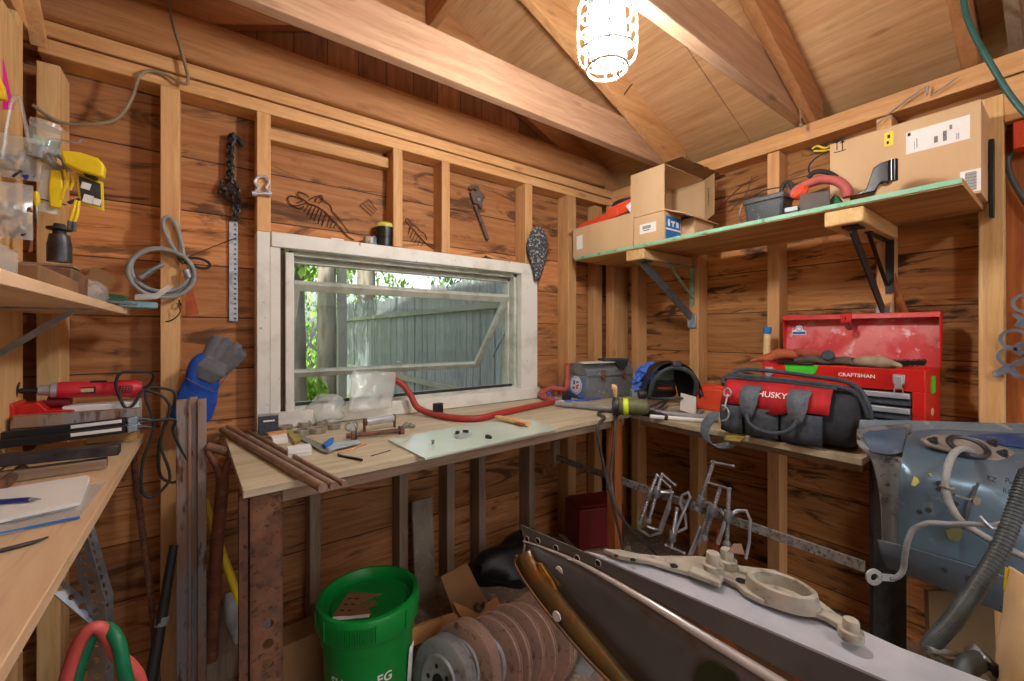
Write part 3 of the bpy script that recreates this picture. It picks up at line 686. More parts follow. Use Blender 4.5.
b = B(); b.tube([onY(u, v, 1.52) for u, v in ((48, 138), (62, 140), (78, 143), (81, 140), (86, 142))], .0018, 6); put(b, 'hanging_hook', M['steel'], label='thin steel wire hook sticking out over the yellow packs', cat='hook')
# things on the shelf
t = thing('black_socket', 'dark knurled cylinder with a wide flanged cap standing on the upper left shelf', 'fitting', onX(60, 262, -.25))
q = onX(59.5, 262, -.25); S_ = (q.x*.592+q.y*.806)/FPX
b = B(); b.lathe([(0, 0), (9*S_, 0), (9*S_, 17*S_), (8*S_, 22*S_), (7.4*S_, 27*S_)], q, n=24); put(b, 'body', M['darksteel'], t)
b = B(); b.lathe([(5*S_, 27*S_), (5*S_, 31*S_), (9.5*S_, 32*S_), (9.5*S_, 34*S_), (5*S_, 35*S_), (4*S_, 38*S_), (0, 38*S_)], q, n=24); put(b, 'flange', M['blacksteel'], t)
q = onX(60, 288, -.225)
b = B(); b.bx(-.29, -.2, q.y-.05, q.y+.09, SHZ, SHZ+.05); b.jitter(.006, 30); put(b, 'dark_block', M['rust'], bevel=.004, label='rough dark block under the flanged cylinder on the upper left shelf', cat='block')
b = B(); b.bx(-.31, -.2, q.y-.04, q.y+.02, SHZ+.052, SHZ+.056); put(b, 'flat_plate', M['grey_x'], label='thin pale plate lying on the dark block of the left shelf', cat='plate')
b = B(); b.bx(-.27, -.2, .92, 1.16, SHZ, SHZ+.03); b.jitter(.003, 20); put(b, 'long_box', M['carddark'], bevel=.003, label='long low grey brown box along the shelf edge beside the clear case', cat='box')
t = thing('clear_case', 'small clear plastic case at the near end of the upper left shelf', 'case', (-.26, .84, SHZ))
b = B(); b.bx(-.30, -.215, .79, .90, SHZ, SHZ+.045); put(b, 'case_shell', M['film'], t, bevel=.004)
b = B(); 
for i in range(4): b.ell((-.28+.015*i, .82+.02*i, SHZ+.012), .009, wob=.3)
put(b, 'contents', M['steel'], t, kind='stuff')
b = B(); b.ell((-.235, 1.47, SHZ+.028), (.035, .07, .03), n=18, m=12, wob=.5, ws=30); put(b, 'plastic_bag', M['film'], smooth=60, label='crumpled clear plastic bag behind the dark block on the left shelf', cat='bag')
b = B(); b.ell((-.235, 1.66, SHZ+.02), (.05, .055, .02), n=18, m=10, wob=.4, ws=25); put(b, 'green_cloth', M['greencloth'], label='dark green cloth at the far end of the upper left shelf', cat='cloth')
b = B(); b.bar((-.25, 1.42, SHZ+.012), (-.17, 1.60, SHZ+.010), .03, .006, Z3); put(b, 'flat_strip', M['galv'], bevel=.001, label='flat grey metal strip lying across the corner of the left shelf', cat='strip')
t = thing('blue_packet', 'pale blue plastic packet overhanging the far end of the upper left shelf', 'packet', (-.17, 1.66, SHZ))
b = B(); b.box((-.165, 1.665, SHZ+.012), (.09, .05, .02), rz(20)); put(b, 'packet_body', M['teal'], t, bevel=.005)
b = B(); b.prism([(0, 0), (.05, .005), (.085, .04), (.075, .05), (.045, .022), (0, .016)], onY(135, 300, 1.64), X3, Z3, .003); put(b, 'curled_flap', M['film'], t)
b = B(); b.prism([(0, 0), (.07, .02), (.05, .05), (.02, .06)], onY(82, 288, 1.62), X3, Z3, .002); put(b, 'cardboard_scrap', M['carddark'], label='brown cardboard scrap standing behind the flanged cylinder', cat='cardboard')

# grey electric cable under the plate
b = B(); pts = [onY(u, v, 1.735) for u, v in ((36, 110), (60, 122), (95, 124), (118, 118), (132, 98), (139, 77), (150, 71), (166, 75))]+[onY(u, v, 1.72) for u, v in ((184, 84), (188, 78), (181, 50), (171, 14), (168, -14))]
pts[0].y = 1.70
b.tube(pts, .0048, 8, k=6); put(b, 'electric_cable', M['cable'], label='grey electric cable looping along the top plate of the window wall', cat='cable')

# ------------------------------------------------------------------ left workbench
lb = thing('workbench', 'narrow pale plywood workbench along the left wall carrying the red rotary tool', 'workbench', (-.27, 1.0, 0))
b = B(); b.bx(XL+.012, -.153, .1, 1.71, LZ-.02, LZ); put(b, 'bench_top', M['leftbench'], lb, bevel=.0015, smooth=30)
def perf(b, p0, p1, w, n, ref, r):
    p0, p1 = V(p0), V(p1); d = (p1-p0); h = d.length/n; ey = d.normalized(); ex = (V(ref)-ey*V(ref).dot(ey)).normalized()
    for i in range(n): b.cell(p0+ey*h*(i+.5), ex, ey, w, h, r, .0025, n=8)
b = B(); yl = 1.04
k0, k1, k2 = V((-.195, yl, LZ-.02)), V((-.165, yl-.02, .80)), V((-.145, yl-.02, 0))
q0, q1 = onY(82, 560, 1.06), onY(96, 604, 1.04)
perf(b, V((q0.x-.012, q0.y, LZ-.02)), q1, .03, 10, (1, -.5, 0), .0055); perf(b, q1, V((q1.x+.004, q1.y, .0)), .03, 26, (1, -.6, 0), .0055)
perf(b, V((q0.x+.0, q0.y+.013, LZ-.02)), q1+V((.013, .012, 0)), .026, 10, (.6, 1, 0), .005); perf(b, q1+V((.013, .012, 0)), V((q1.x+.017, q1.y+.012, .0)), .026, 26, (.6, 1, 0), .005)
put(b, 'perforated_leg', M['galv'], lb)
b = B(); perf(b, V((q1.x-.12, q1.y+.03, LZ-.03)), V((q1.x, q1.y+.006, q1.z-.03)), .022, 9, (1, 1, 0), .005); put(b, 'perforated_brace', M['galv'], lb)
b = B(); b.bx(XL+.012, XL+.04, .9, .94, 0, LZ-.02); b.bx(XL+.012, XL+.045, .1, 1.7, LZ-.11, LZ-.02); put(b, 'ledger', M['pale_y'], lb)

# die grinder
def axis_tool(p0, p1):
    p0, p1 = V(p0), V(p1); return p0, (p1-p0).normalized(), (p1-p0).length
a0, a1 = onY(17, 391, 1.58), onY(142, 388, 1.60)
o, d, Lg = axis_tool(a0, a1)
t = thing('rotary_tool', 'red straight grinder lying on the pile of steel on the left bench', 'power tool', (a0+a1)/2-V((0, 0, .03)))
S_ = Lg/125
b = B(); b.lathe([(0, 37*S_), (10.5*S_, 37*S_), (11.5*S_, 42*S_), (12*S_, 55*S_), (11*S_, 75*S_), (10.5*S_, 92*S_), (12.5*S_, 97*S_), (13*S_, 118*S_), (9*S_, 125*S_), (0, 125*S_)], o, d, 24, ref=Z3); put(b, 'body', M['redtool'], t)
b = B(); b.lathe([(0, 19*S_), (6.5*S_, 19*S_), (7*S_, 26*S_), (8.5*S_, 30*S_), (10.7*S_, 31*S_), (10.7*S_, 37*S_)], o, d, 24); put(b, 'nose_collar', M['chrome'], t)
b = B(); b.lathe([(0, -2*S_), (2*S_, -2*S_), (2*S_, 2*S_), (3.6*S_, 3*S_), (3.6*S_, 19*S_), (0, 19*S_)], o, d, 16); put(b, 'chuck', M['black'], t)
b = B(); b.lathe([(0, .5*S_), (12*S_, .5*S_), (12*S_, 1.8*S_), (0, 1.8*S_)], o, d, 28); put(b, 'cutting_disc', M['blacksteel'], t)
n_ = V((0, -1, 0)); fu = Z3
fr0 = o+d*66*S_+n_*11.3*S_
b = B(); b.box(fr0+fu*.0, (21*S_, .002, 9*S_)); put(b, 'name_plate', M['black'], t)
b = B(); b.box(fr0+d*2*S_-n_*-.0014, (13*S_, .001, 5*S_)); put(b, 'name_print', M['card'], t)
b = B()
for i in range(5):
    for j in range(4): b.box(o+d*(101+i*3.2+j*.5)*S_+n_*12.6*S_+fu*(j*2.8-4)*S_, (1.8*S_, .003, 1.7*S_))
put(b, 'vent_slot', M['black'], t, kind='stuff')
b = B(); b.box(o+d*78*S_+fu*11.2*S_+n_*3*S_, (18*S_, 6*S_, 3*S_)); put(b, 'switch', M['black'], t, bevel=.002)
cord = [a1+d*0.0, onY(150, 384, 1.60), onY(153, 374, 1.585), onY(140, 372, 1.565), onY(121, 373, 1.555), onY(116, 384, 1.55), onY(120, 398, 1.55), onY(126, 408, 1.545), onY(134, 404, 1.55), onY(142, 391, 1.56), onY(148, 391, 1.57), onY(162, 396, 1.58), onY(170, 408, 1.58), onY(163, 430, 1.58), onY(161, 447, 1.58), onY(169, 470, 1.58), onY(168, 483, 1.58), onY(152, 497, 1.57), onY(142, 490, 1.57), onY(143, 460, 1.57), onY(153, 432, 1.57), onY(152, 415, 1.565), onY(146, 400, 1.56), onY(148, 388, 1.58), onY(160, 388, 1.60), onY(174, 392, 1.60), onY(174, 404, 1.60), onY(160, 440, 1.60), onY(159, 470, 1.60), onY(165, 480, 1.60), onY(176, 482, 1.60), onY(188, 472, 1.59), onY(189, 465, 1.585), onY(179, 445, 1.58), onY(173, 430, 1.58), onY(175, 420, 1.57), onY(160, 420, 1.56), onY(140, 423, 1.55)]
b = B(); b.tube(cord, .0038, 8, k=5); put(b, 'power_cord', M['rubber'], t)
# pile under it
yb = 1.50
t = thing('red_clamp_stand', 'red painted steel cradle under the nose of the rotary tool', 'stand', onY(40, 440, 1.56))
b = B(); b.ext([onY(u, v, 1.55) for u, v in ((14, 403), (20, 405), (30, 404), (37, 402), (46, 410), (74, 410), (74, 424), (12, 428))], (0, .06, 0)); put(b, 'cradle_body', M['red'], t, bevel=.002)
b = B(); b.ext([onY(u, v, 1.515) for u, v in ((7, 407), (11, 403), (15, 408), (12, 434), (7, 434))], (0, .09, 0)); put(b, 'end_lug', M['red'], t, bevel=.002)
b = B(); b.tube([onY(u, 402, 1.60) for u in (48, 56, 66, 71)], .020, 14, flat=.8); put(b, 'inner_drum', M['darkred'], t)
b = B(); b.bx(-.30, -.15, 1.56, 1.64, LZ+.04, LZ+.12); put(b, 'foam_slab', M['whiteplastic'], bevel=.003, label='white foam block under the back of the rotary tool', cat='foam block')
b = B(); b.bx(-.27, -.16, 1.645, 1.70, LZ, LZ+.10); put(b, 'wood_block', M['pale_x'], bevel=.003, label='pale wood block behind the white foam on the left bench', cat='wood block')
def slab(b, c0, c1, d, h):   # bar standing on the bench between two pixels' points
    b.bar(c0, c1, d, h, Z3)
p0, p1 = onY(12, 422, 1.50), onY(141, 413, 1.51)
t = thing('steel_angle', 'rusty topped steel bar stacked in front of the rotary tool', 'steel bar', (p0+p1)/2-V((0, 0, .03)))
b = B(); b.bar(p0, p1, .03, .028, Z3); put(b, 'bar_body', M['ruststeel'], t, bevel=.001)
b = B(); b.bar(p0+V((0, 0, -.026)), p1+V((-.11, 0, -.026)), .03, .02, Z3); put(b, 'lower_bar', M['greybox'], t, bevel=.001)
for i, (va, vb, yy, lab) in enumerate(((438, 421, 1.47, 'upper of two long black bars with white strips on the left bench'), (446, 429, 1.44, 'lower of two long black bars with white strips, nearest the grey steel bar'))):
    p0, p1 = onY(-14, va, yy), onY(126, vb, yy)
    t = thing('black_bar', lab, 'bar', (p0+p1)/2-V((0, 0, .01)))
    b = B(); b.bar(p0, p1, .02, .018, Z3); put(b, 'bar_body', M['black'], t, bevel=.002)
    b = B(); q0, q1 = p0+(p1-p0)*.58, p0+(p1-p0)*.97; b.bar(q0+V((0, -.0105, .003)), q1+V((0, -.0105, .003)), .0012, .008, Z3); put(b, 'white_strip', M['paper'], t)
    b = B(); b.bar(p1, p1+V((.022, .005, .001)), .024, .02, Z3); put(b, 'end_clip', M['galv'], t, bevel=.003)
    b = B(); b.tube([p1+V((.02, .004, 0)), p1+V((.035, .006, .0)), p1+V((.05, .006, -.004))], [.006, .004, .002], 8); put(b, 'tip', M['darksteel'], t)
p0, p1 = onY(-20, 462, 1.335), onY(120, 449, 1.335)
t = thing('square_steel_bar', 'long scuffed grey square steel bar in front of the two black bars', 'steel bar', (p0+p1)/2-V((0, 0, .02)))
b = B(); b.bar(p0, p1, .035, .022, Z3); put(b, 'bar_body', M['darksteel'], t, bevel=.002)
p0, p1 = onY(-20, 476, 1.32), onY(107, 460, 1.33)
b = B(); b.bar(V((p0.x, p0.y+.002, LZ+.012)), V((p1.x, p1.y+.002, LZ+.012)), .032, .022, Z3); put(b, 'flat_wood_strip', M['grey_x'], bevel=.002, label='brown strip lying under the grey square steel bar', cat='strip')
t = thing('brass_fitting', 'dirty pipe fitting lying left of the paper pad on the bench', 'fitting', onZ(12, 482, LZ))
b = B(); b.tube([onZ(-4, 486, LZ+.012), onZ(6, 482, LZ+.014), onZ(14, 474, LZ+.014), onZ(22, 470, LZ+.012)], [.010, .012, .009, .012], 10, k=2); put(b, 'fitting_body', M['rust'], t)
pp = [(-30, 497), (86, 478), (90, 480), (80, 505), (-30, 530)]
t = thing('paper_pad', 'white paper pad with a blue pen lying on it on the left bench', 'paper', onZ(40, 500, LZ))
b = B(); b.ext([onZ(u, v, LZ+.006) for u, v in pp], (0, 0, .006)); put(b, 'sheets', M['paper'], t)
b = B(); b.ext([onZ(u, v, LZ+.001) for u, v in ((-30, 505), (106, 483), (78, 519), (-30, 543))], (0, 0, .0035)); put(b, 'plastic_sleeve', M['film'], t)
b = B(); b.rod(onZ(-30, 540, LZ+.004), onZ(80, 517, LZ+.004), .0022, 6); put(b, 'blue_edge', M['inkblue'], t)
b = B(); b.rod(onZ(12, 521, LZ+.007), onZ(76, 507, LZ+.007), .0018, 6); put(b, 'wire_binding', M['steel'], t)
t = thing('pen', 'blue ballpoint pen lying on the white paper pad', 'pen', onZ(10, 502, LZ+.016))
b = B(); b.tube([onZ(-25, 504, LZ+.017), onZ(20, 500, LZ+.017), onZ(30, 499.5, LZ+.017)], .0042, 10, smooth=False); put(b, 'barrel', M['penblue'], t)
b = B(); b.tube([onZ(30, 499.5, LZ+.017), onZ(36, 499, LZ+.017), onZ(41, 499, LZ+.016)], [.0038, .002, .0006], 10, smooth=False); put(b, 'tip', M['steel'], t)
b = B(); b.tube([onZ(-25, 557, LZ+.004), onZ(30, 543, LZ+.004), onZ(48, 537, LZ+.003)], [.0032, .003, .0012], 8); put(b, 'thin_file', M['darksteel'], label='thin dark file lying on the bench nearer than the paper pad', cat='file')

# ------------------------------------------------------------------ on the window wall, left of the window
t = thing('wire_rope_coil', 'coil of grey steel wire rope hung on the first wall stud with an orange tag', 'wire rope', onY(165, 310, 1.73))
def yy(u, v, y=1.735): return onY(u, v, y)
b = B(); c = yy(160, 272); Rr = (yy(189, 272)-c).length
for i, (s, dy, dz) in enumerate(((1, 0, 0), (.93, -.012, .006), (1.04, -.02, -.006))):
    b.torus(c+V((.004*i, dy, dz)), Rr*s, .006, (0, 1, 0), n=36, m=8, sx=1.0, sy=1.05)
put(b, 'coil', M['greyhose'], t)
b = B(); b.tube([yy(181, 260), yy(168, 238), yy(163, 222), yy(168, 217), yy(176, 224), yy(182, 245), yy(184, 262)], .0058, 8); put(b, 'eye_loop', M['greyhose'], t)
b = B(); b.tube([yy(181, 260, 1.72), yy(196, 258, 1.72), yy(208, 262, 1.72), yy(209, 267, 1.72), yy(200, 268, 1.72), yy(184, 262, 1.72)], .0045, 8); put(b, 'tail_loop', M['rubber'], t)
b = B(); b.rod(yy(140, 278, 1.715), yy(152, 270, 1.715), .009, 12); b.rod(yy(152, 270, 1.715), yy(163, 264, 1.715), .007, 12); put(b, 'crimp', M['galv'], t)
b = B(); b.rod(yy(186, 270, 1.72), yy(189, 278, 1.72), .011, 12); put(b, 'sleeve', M['steel'], t)
b = B(); b.tube([yy(178, 262, 1.71), yy(205, 250, 1.75), yy(236, 238, 1.80)], .0018, 6); b.tube([yy(178, 303, 1.72), yy(180, 312, 1.72), yy(172, 320, 1.74), yy(160, 322, 1.76)], .0018, 6); b.torus(yy(180, 303), .009, .0022, (1, 0, .3), n=14, m=6); b.torus(yy(180, 261), .010, .0022, (1, 0, .6), n=14, m=6); put(b, 'binding_wire', M['black'], t)
b = B(); b.ext([yy(u, v, 1.74) for u, v in ((188, 284), (192, 286), (199, 314), (185, 316), (186, 292))], (0, .002, 0)); put(b, 'tag', M['gloveorange'], t)
# chain
t = thing('hanging_chain', 'bundle of dark drive chain hung on the boards above a slotted metal strip', 'chain', onY(233, 322, 1.82))
def linkchain(b, pts, s, r, closed=False, m=5):
    P = crom(pts, 8, closed); L = [0]
    for i in range(1, len(P)): L.append(L[-1]+(P[i]-P[i-1]).length)
    n = max(2, int(L[-1]/s))
    for i in range(n):
        d = L[-1]*i/n; j = next(k for k in range(1, len(L)) if L[k] >= d); f_ = (d-L[j-1])/max(L[j]-L[j-1], 1e-9)
        p = P[j-1].lerp(P[j], f_); tg = (P[j]-P[j-1]).normalized(); ex, ey, ez = axes(tg, Y3 if i % 2 else X3)
        b.torus(p, s*.72, r, ex, n=10, m=m, ref=tg, sx=1, sy=.62)
def yc(u, v, y=1.815): return onY(u, v, y)
b = B()
CH_ = .016
linkchain(b, [yc(240, 143), yc(234, 135), yc(230, 140), yc(229, 160), yc(229, 182)], .0155, .0042)
linkchain(b, [yc(233, 136, 1.80), yc(232, 150, 1.80), yc(232, 170, 1.80), yc(231, 185, 1.80)], .0155, .0042)
linkchain(b, [yc(222, 186), yc(227, 180), yc(235, 184), yc(237, 192), yc(230, 197), yc(223, 193)], .0155, .0042, True)
linkchain(b, [yc(226, 188, 1.80), yc(233, 190, 1.80), yc(235, 200, 1.805), yc(235, 215), yc(232, 221)], .0155, .0042)
linkchain(b, [yc(238, 196, 1.80), yc(238, 206), yc(236, 220)], .0150, .0040)
put(b, 'links', M['blacksteel'], t)
b = B(); p0, p1 = yc(233.5, 222, 1.83), yc(233.5, 321, 1.83); n_ = 20; h_ = (p0.z-p1.z)/n_
for i in range(n_): b.cell(V((p0.x, 1.83, p1.z+h_*(i+.5))), X3, Z3, .026, h_, .004, .003, cx=.005, n=8)
put(b, 'slotted_strip', M['steel'], t)
# shackle
t = thing('bow_shackle', 'galvanized bow shackle hung on the painted stud left of the window', 'shackle', onY(262, 197, 1.735))
def ysx(u, v, y=1.735): return onY(u, v, y)
b = B(); b.tube([ysx(255, 192), ysx(258, 188), ysx(255, 182), ysx(257.5, 177.5), ysx(262, 176), ysx(267, 178), ysx(269, 183), ysx(266, 188), ysx(269.5, 192)], .0055, 8); put(b, 'bow', M['chrome'], t)
b = B(); b.rod(ysx(252, 193.5), ysx(271, 193.5), .0055, 10); b.rod(ysx(252, 193.5), ysx(256, 193.5), .009, 10); b.rod(ysx(268, 193.5), ysx(271.5, 193.5), .009, 10); put(b, 'pin', M['chrome'], t)
# glove
t = thing('work_glove', 'blue welding glove with grey fingers stuck behind the top of the steel channel', 'glove', onY(205, 415, 1.68))
def yg(u, v, y=1.675): return onY(u, v, y)
gs = 1.3/FPX
b = B()
b.tube([yg(191, 420), yg(196, 402), yg(201, 386), yg(206, 374)], [17*gs, 18*gs, 16*gs, 13*gs], 18, flat=.4, ref=Y3)
b.tube([yg(193, 388), yg(194, 374), yg(199, 362), yg(208, 355)], [7*gs, 7*gs, 7*gs, 4.5*gs], 12)
put(b, 'cuff_and_thumb', M['gloveblue'], t, remesh=.0035, sm=4)
b = B()
for a in (((206, 360), (212, 346), (216.5, 338)), ((213, 360), (222, 347), (227.5, 340)), ((219, 364), (231, 352), (238, 346)), ((222, 372), (234, 362), (242, 354))):
    b.tube([yg(*a[0]), yg(*a[1]), yg(*a[2]), yg(a[2][0]*1.3-a[1][0]*.3, a[2][1]*1.3-a[1][1]*.3)], [5.6*gs, 5.4*gs, 4.9*gs, 2.5*gs], 12)
b.tube([yg(203, 380, 1.668), yg(210, 370, 1.666), yg(217, 361, 1.668)], [10*gs, 15*gs, 12*gs], 14, flat=.5, ref=Y3)
put(b, 'fingers_and_palm', M['glovegrey'], t, remesh=.0026, sm=2)
b = B()
for a, c in (((209, 357), (218, 343)), ((216, 358), (229, 345)), ((221, 365), (236, 354))): b.tube([yg(*a), yg(*c)], 2.2*gs, 8)
put(b, 'finger_gusset', M['gloveblue'], t, kind='stuff')
b = B(); b.tube([yg(186, 378, 1.650), yg(197, 384, 1.646), yg(210, 390, 1.648), yg(216, 391, 1.652), yg(224, 380, 1.655), yg(234, 366, 1.66)], .0015, 6); put(b, 'seam', M['glovegrey'], t)
# steel channel standing on the floor
cx0 = onY(191, 500, 1.60)
t = thing('steel_channel', 'tall rusty steel channel standing on the floor beside the left bench', 'steel channel', (cx0.x, 1.60, 0))
x0, x1, zt = onY(176, 400, 1.58).x, onY(206.5, 400, 1.58).x, onY(190, 398, 1.58).z
b = B(); b.bx(x0, x0+.03, 1.58, 1.60, 0, zt-.004); b.bx(x0+.03, x1-.022, 1.595, 1.61, 0, zt); b.bx(x1-.022, x1, 1.575, 1.60, 0, zt-.006); b.bx(x0+.028, x0+.036, 1.572, 1.60, 0, zt-.002)
put(b, 'channel_body', M['ruststeel'], t, bevel=.002, smooth=30)
# shovel
def ysv(u, v, y=1.56): return onY(u, v, y)
t = thing('shovel', 'rusty handled shovel leaning in the gap left of the steel bench leg, forked grip up', 'shovel', onY(214, 640, 1.6))
b = B(); b.tube([ysv(211, 660, 1.62), ysv(216, 560, 1.60), ysv(222, 490), ysv(222, 476)], [.018, .018, .017, .016], 12); put(b, 'shaft', M['shovelrust'], t)
b = B(); b.tube([ysv(222, 480), ysv(217, 467), ysv(210, 455), ysv(207, 447)], [.014, .010, .009, .009], 10); b.tube([ysv(222, 480), ysv(227, 466), ysv(230, 458)], [.014, .010, .009], 10); put(b, 'fork', M['shovelrust'], t)
b = B(); b.rod(ysv(206, 446), ysv(230, 453), .013, 12); put(b, 'grip', M['rust'], t)
t = thing('yellow_broom', 'yellow handled brush leaning between the shovel and the steel bench leg', 'broom', onY(240, 640, 1.62))
b = B(); b.tube([onY(204, 500, 1.66), onY(222, 552, 1.63), onY(241, 606, 1.6)], .0115, 10); put(b, 'handle', M['yellow'], t)
b = B(); b.tube([onY(229, 592, 1.62), onY(233, 615, 1.6), onY(238, 640, 1.6)], [.012, .024, .016], 12); b.jitter(.004, 60); put(b, 'bristles', M['greyhose'], t)
t = thing('black_pipe', 'black pipe with a taped band leaning beside the steel channel', 'pipe', onY(160, 690, 1.5))
b = B(); b.tube([onY(174, 545, 1.56), onY(160, 628, 1.5), onY(148, 700, 1.45), V((onY(148, 700, 1.45).x-.03, 1.38, .01))], [.010, .013, .015, .015], 12); put(b, 'pipe_body', M['rubber'], t)
b = B(); b.rod(onY(162.6, 617, 1.51), onY(161, 626, 1.503), .0155, 12); put(b, 'tape_band', M['greyhose'], t)
b = B(); P_ = [onY(132, 446, 1.729), onY(141, 520, 1.722), onY(152, 610, 1.62), onY(158, 690, 1.58)]; P_.append(V((P_[-1].x+.02, 1.56, .012)))
Q = crom(P_, 14)
b.tube(Q, [.008, .0075, .008], 8, smooth=False)
for i in range(0, len(Q)-1):
    for f_ in (0, .5):
        p = Q[i].lerp(Q[i+1], f_); d = (Q[i+1]-Q[i]).normalized(); b.torus(p, .0082, .002, d+V((.5, 0, 0)), n=10, m=5)
put(b, 'ribbed_bar', M['rust'], label='rusty ribbed reinforcing bar leaning against the boards under the left bench', cat='steel bar')
# twin hose
t = thing('welding_hose', 'looped red and green twin welding hose under the left bench', 'hose', onY(105, 690, .95))
def yh(u, v, y=.95): return onY(u, v, y)
b = B(); b.tube([yh(52, 760), yh(64, 690), yh(76, 650), yh(88, 631), yh(100, 628), yh(110, 640), yh(117, 655), yh(132, 668), yh(142, 690), yh(150, 760)], .0095, 12); put(b, 'red_line', M['pinkhose'], t)
b = B(); b.tube([yh(66, 760, .96), yh(74, 690, .96), yh(84, 652, .965), yh(96, 632, .965), yh(108, 629, .955), yh(118, 642, .935), yh(123, 665, .93), yh(130, 700, .94), yh(136, 760)], .0095, 12); put(b, 'green_line', M['greenhose'], t)
b = B(); b.bx(.0, .16, 1.70, 1.735, 0, .32); put(b, 'board_offcut', M['grey_z'], label='flat board offcut leaning at the wall between channel and bench leg', cat='board')
# ------------------------------------------------------------------ window bench and right bench
def onB(u, v, h=0.0): return onZ(u, v, BZ+h)
TH = .018
fl, fr_ = onB(243, 491), onB(628, 413.5)
wbn = thing('workbench', 'worn plywood workbench under the window on a rusty steel leg', 'workbench', (.8, 1.4, 0))
b = B(); b.ext([(fl.x, fl.y, BZ-TH), (fr_.x, fr_.y, BZ-TH), (2.005, fr_.y, BZ-TH), (2.005, YW-.004, BZ-TH), (fl.x-.015, YW-.004, BZ-TH)], (0, 0, TH))
put(b, 'bench_top', M['bench'], wbn, bevel=.0015, smooth=30)
b = B(); b.bar((fl.x+.05, fl.y+.04, BZ-TH-.018), (fr_.x, fr_.y+.035, BZ-TH-.018), .03, .034, Z3); put(b, 'apron', M['grey_x'], wbn, bevel=.003)
# steel leg: channel with a row of holes
lx0, lx1 = onY(250, 560, fl.y+.012).x, onY(283, 560, fl.y+.012).x
b = B(); w_ = lx1-lx0; y_ = fl.y+.012; zz = BZ-TH
b.bx(lx0, lx1, y_, y_+.006, .58, zz); hs_ = .046; z_ = .58
hx = onY(268, 560, y_).x-(lx0+lx1)/2
while z_ > .05: b.cell(V(((lx0+lx1)/2, y_+.006, z_-hs_/2)), X3, Z3, w_, hs_, .0115, .006, cx=hx, n=16); z_ -= hs_
b.bx(lx0, lx0+.006, y_+.0, y_+.07, 0, zz); b.bx(lx1-.006, lx1, y_, y_+.07, 0, zz); b.bx(lx0-.02, lx0-.003, y_+.01, y_+.05, 0, zz)
put(b, 'steel_leg', M['rust'], wbn, smooth=30)
b = B(); c = onY(614, 480, 1.19); b.bx(c.x-.022, c.x+.022, 1.165, 1.21, 0, BZ-TH); put(b, 'wood_leg', M['orange_z'], wbn, bevel=.003)
rb = thing('workbench', 'narrower plank workbench along the right wall under the tool bag and red chest', 'workbench', (1.8, .75, 0))
b = B(); r0, r1 = onB(632, 415.5), onB(862, 459)
b.ext([(fr_.x+.012, fr_.y-.004, BZ-.02), (r1.x, r1.y, BZ-.02), (XR-.005, r1.y, BZ-.02), (XR-.005, fr_.y-.004, BZ-.02)], (0, 0, .02)); put(b, 'bench_top', M['bench'], rb, bevel=.0015, smooth=30)
b = B(); xa, xb = fr_.x+.03, r1.x+.03
b.bar((xa+.03, fr_.y-.03, BZ-.035), (xb+.03, r1.y+.01, BZ-.035), .025, .028, Z3); put(b, 'apron', M['grey_y'], rb)
b = B(); q = atD(896, 560, 1.16); b.box((q.x+.02, q.y+.02, (BZ-.02)/2), (.095, .012, BZ-.022), rz(-36)); b.box((q.x+.055, q.y+.04, (BZ-.02)/2), (.012, .08, BZ-.022), rz(-36)); put(b, 'steel_leg', M['blacksteel'], rb, bevel=.002)

# steel rods across the left end of the bench
for i, (a, c, r, l) in enumerate((((222, 429.5), (323, 488), .0105, 'thickest of three brown steel rods lying across the left end of the window bench'), ((228, 427), (334, 486), .0088, 'middle one of three brown steel rods lying across the left end of the window bench'), ((249, 431), (341, 482), .0055, 'thinnest of three brown steel rods on the window bench, with a stepped end'))):
    p0, p1 = onB(*a, r), onB(*c, r)
    b = B(); b.rod(p0, p1, r, 14)
    if i == 2: b.rod(p1, p1+(p1-p0).normalized()*.02, r*1.35, 12)
    put(b, 'steel_rod', M['redrust' if 0 else 'rodbrown'], label=l, cat='rod', group='steel rods on the window bench')
def lay(poly, h, t, b=None):
    b = b or B(); b.ext([onB(u, v, h) for u, v in poly], (0, 0, t)); return b
# small dark blue box
q = onB(259, 437)
t = thing('bulb_box', 'small dark blue carton standing against the window frame at the bench end', 'box', q)
b = B(); b.box((q.x+.03, q.y+.028, BZ+.034), (.06, .045, .066), rz(-4)); put(b, 'carton', M['cloth'], t, bevel=.002)
b = B(); b.box((q.x+.03, q.y+.004, BZ+.05), (.034, .002, .005), rz(-4)); put(b, 'print', M['paper'], t)
b = B(); b.box((q.x+.03, q.y+.028, BZ+.0675), (.062, .047, .002), rz(-4)); put(b, 'clear_wrap', M['plastic'], t)
q = onB(300, 457)
b = B(); b.box((q.x, q.y+.016, BZ+.014), (.06, .036, .027), rz(-3)); b.box((q.x, q.y-.003, BZ+.014), (.054, .003, .004), rz(-3)); put(b, 'small_tin', M['whiteplastic'], bevel=.006, seg=3, label='small white rounded box on the bench beside the thinnest steel rod', cat='box')
t = thing('steel_ring', 'x', 'ring', (0, 0, 0)); bpy.data.objects.remove(t)
rings = [((285, 429), 'leftmost steel ring beside the dark blue carton'), ((302, 433), 'largest front steel ring in the ring cluster under the window'), ((305, 425), 'rear steel ring in the ring cluster under the window'), ((318, 431), 'steel ring in front of the clear plastic bag'), ((322, 424), 'steel ring touching the clear plastic bag'), ((334, 427), 'rightmost steel ring of the cluster, next to the bag')]
for (u, v), l in rings:
    q = onB(u, v+2); R = .026 if v > 428 else .022
    b = B(); b.lathe([(R, 0), (R, .020), (R*.78, .020), (R*.78, .0), (R, 0)], q, Z3, 26); put(b, 'steel_ring', M['rings'], label=l, cat='ring', group='steel rings under the window', bevel=.0015)
q = onB(275, 440)
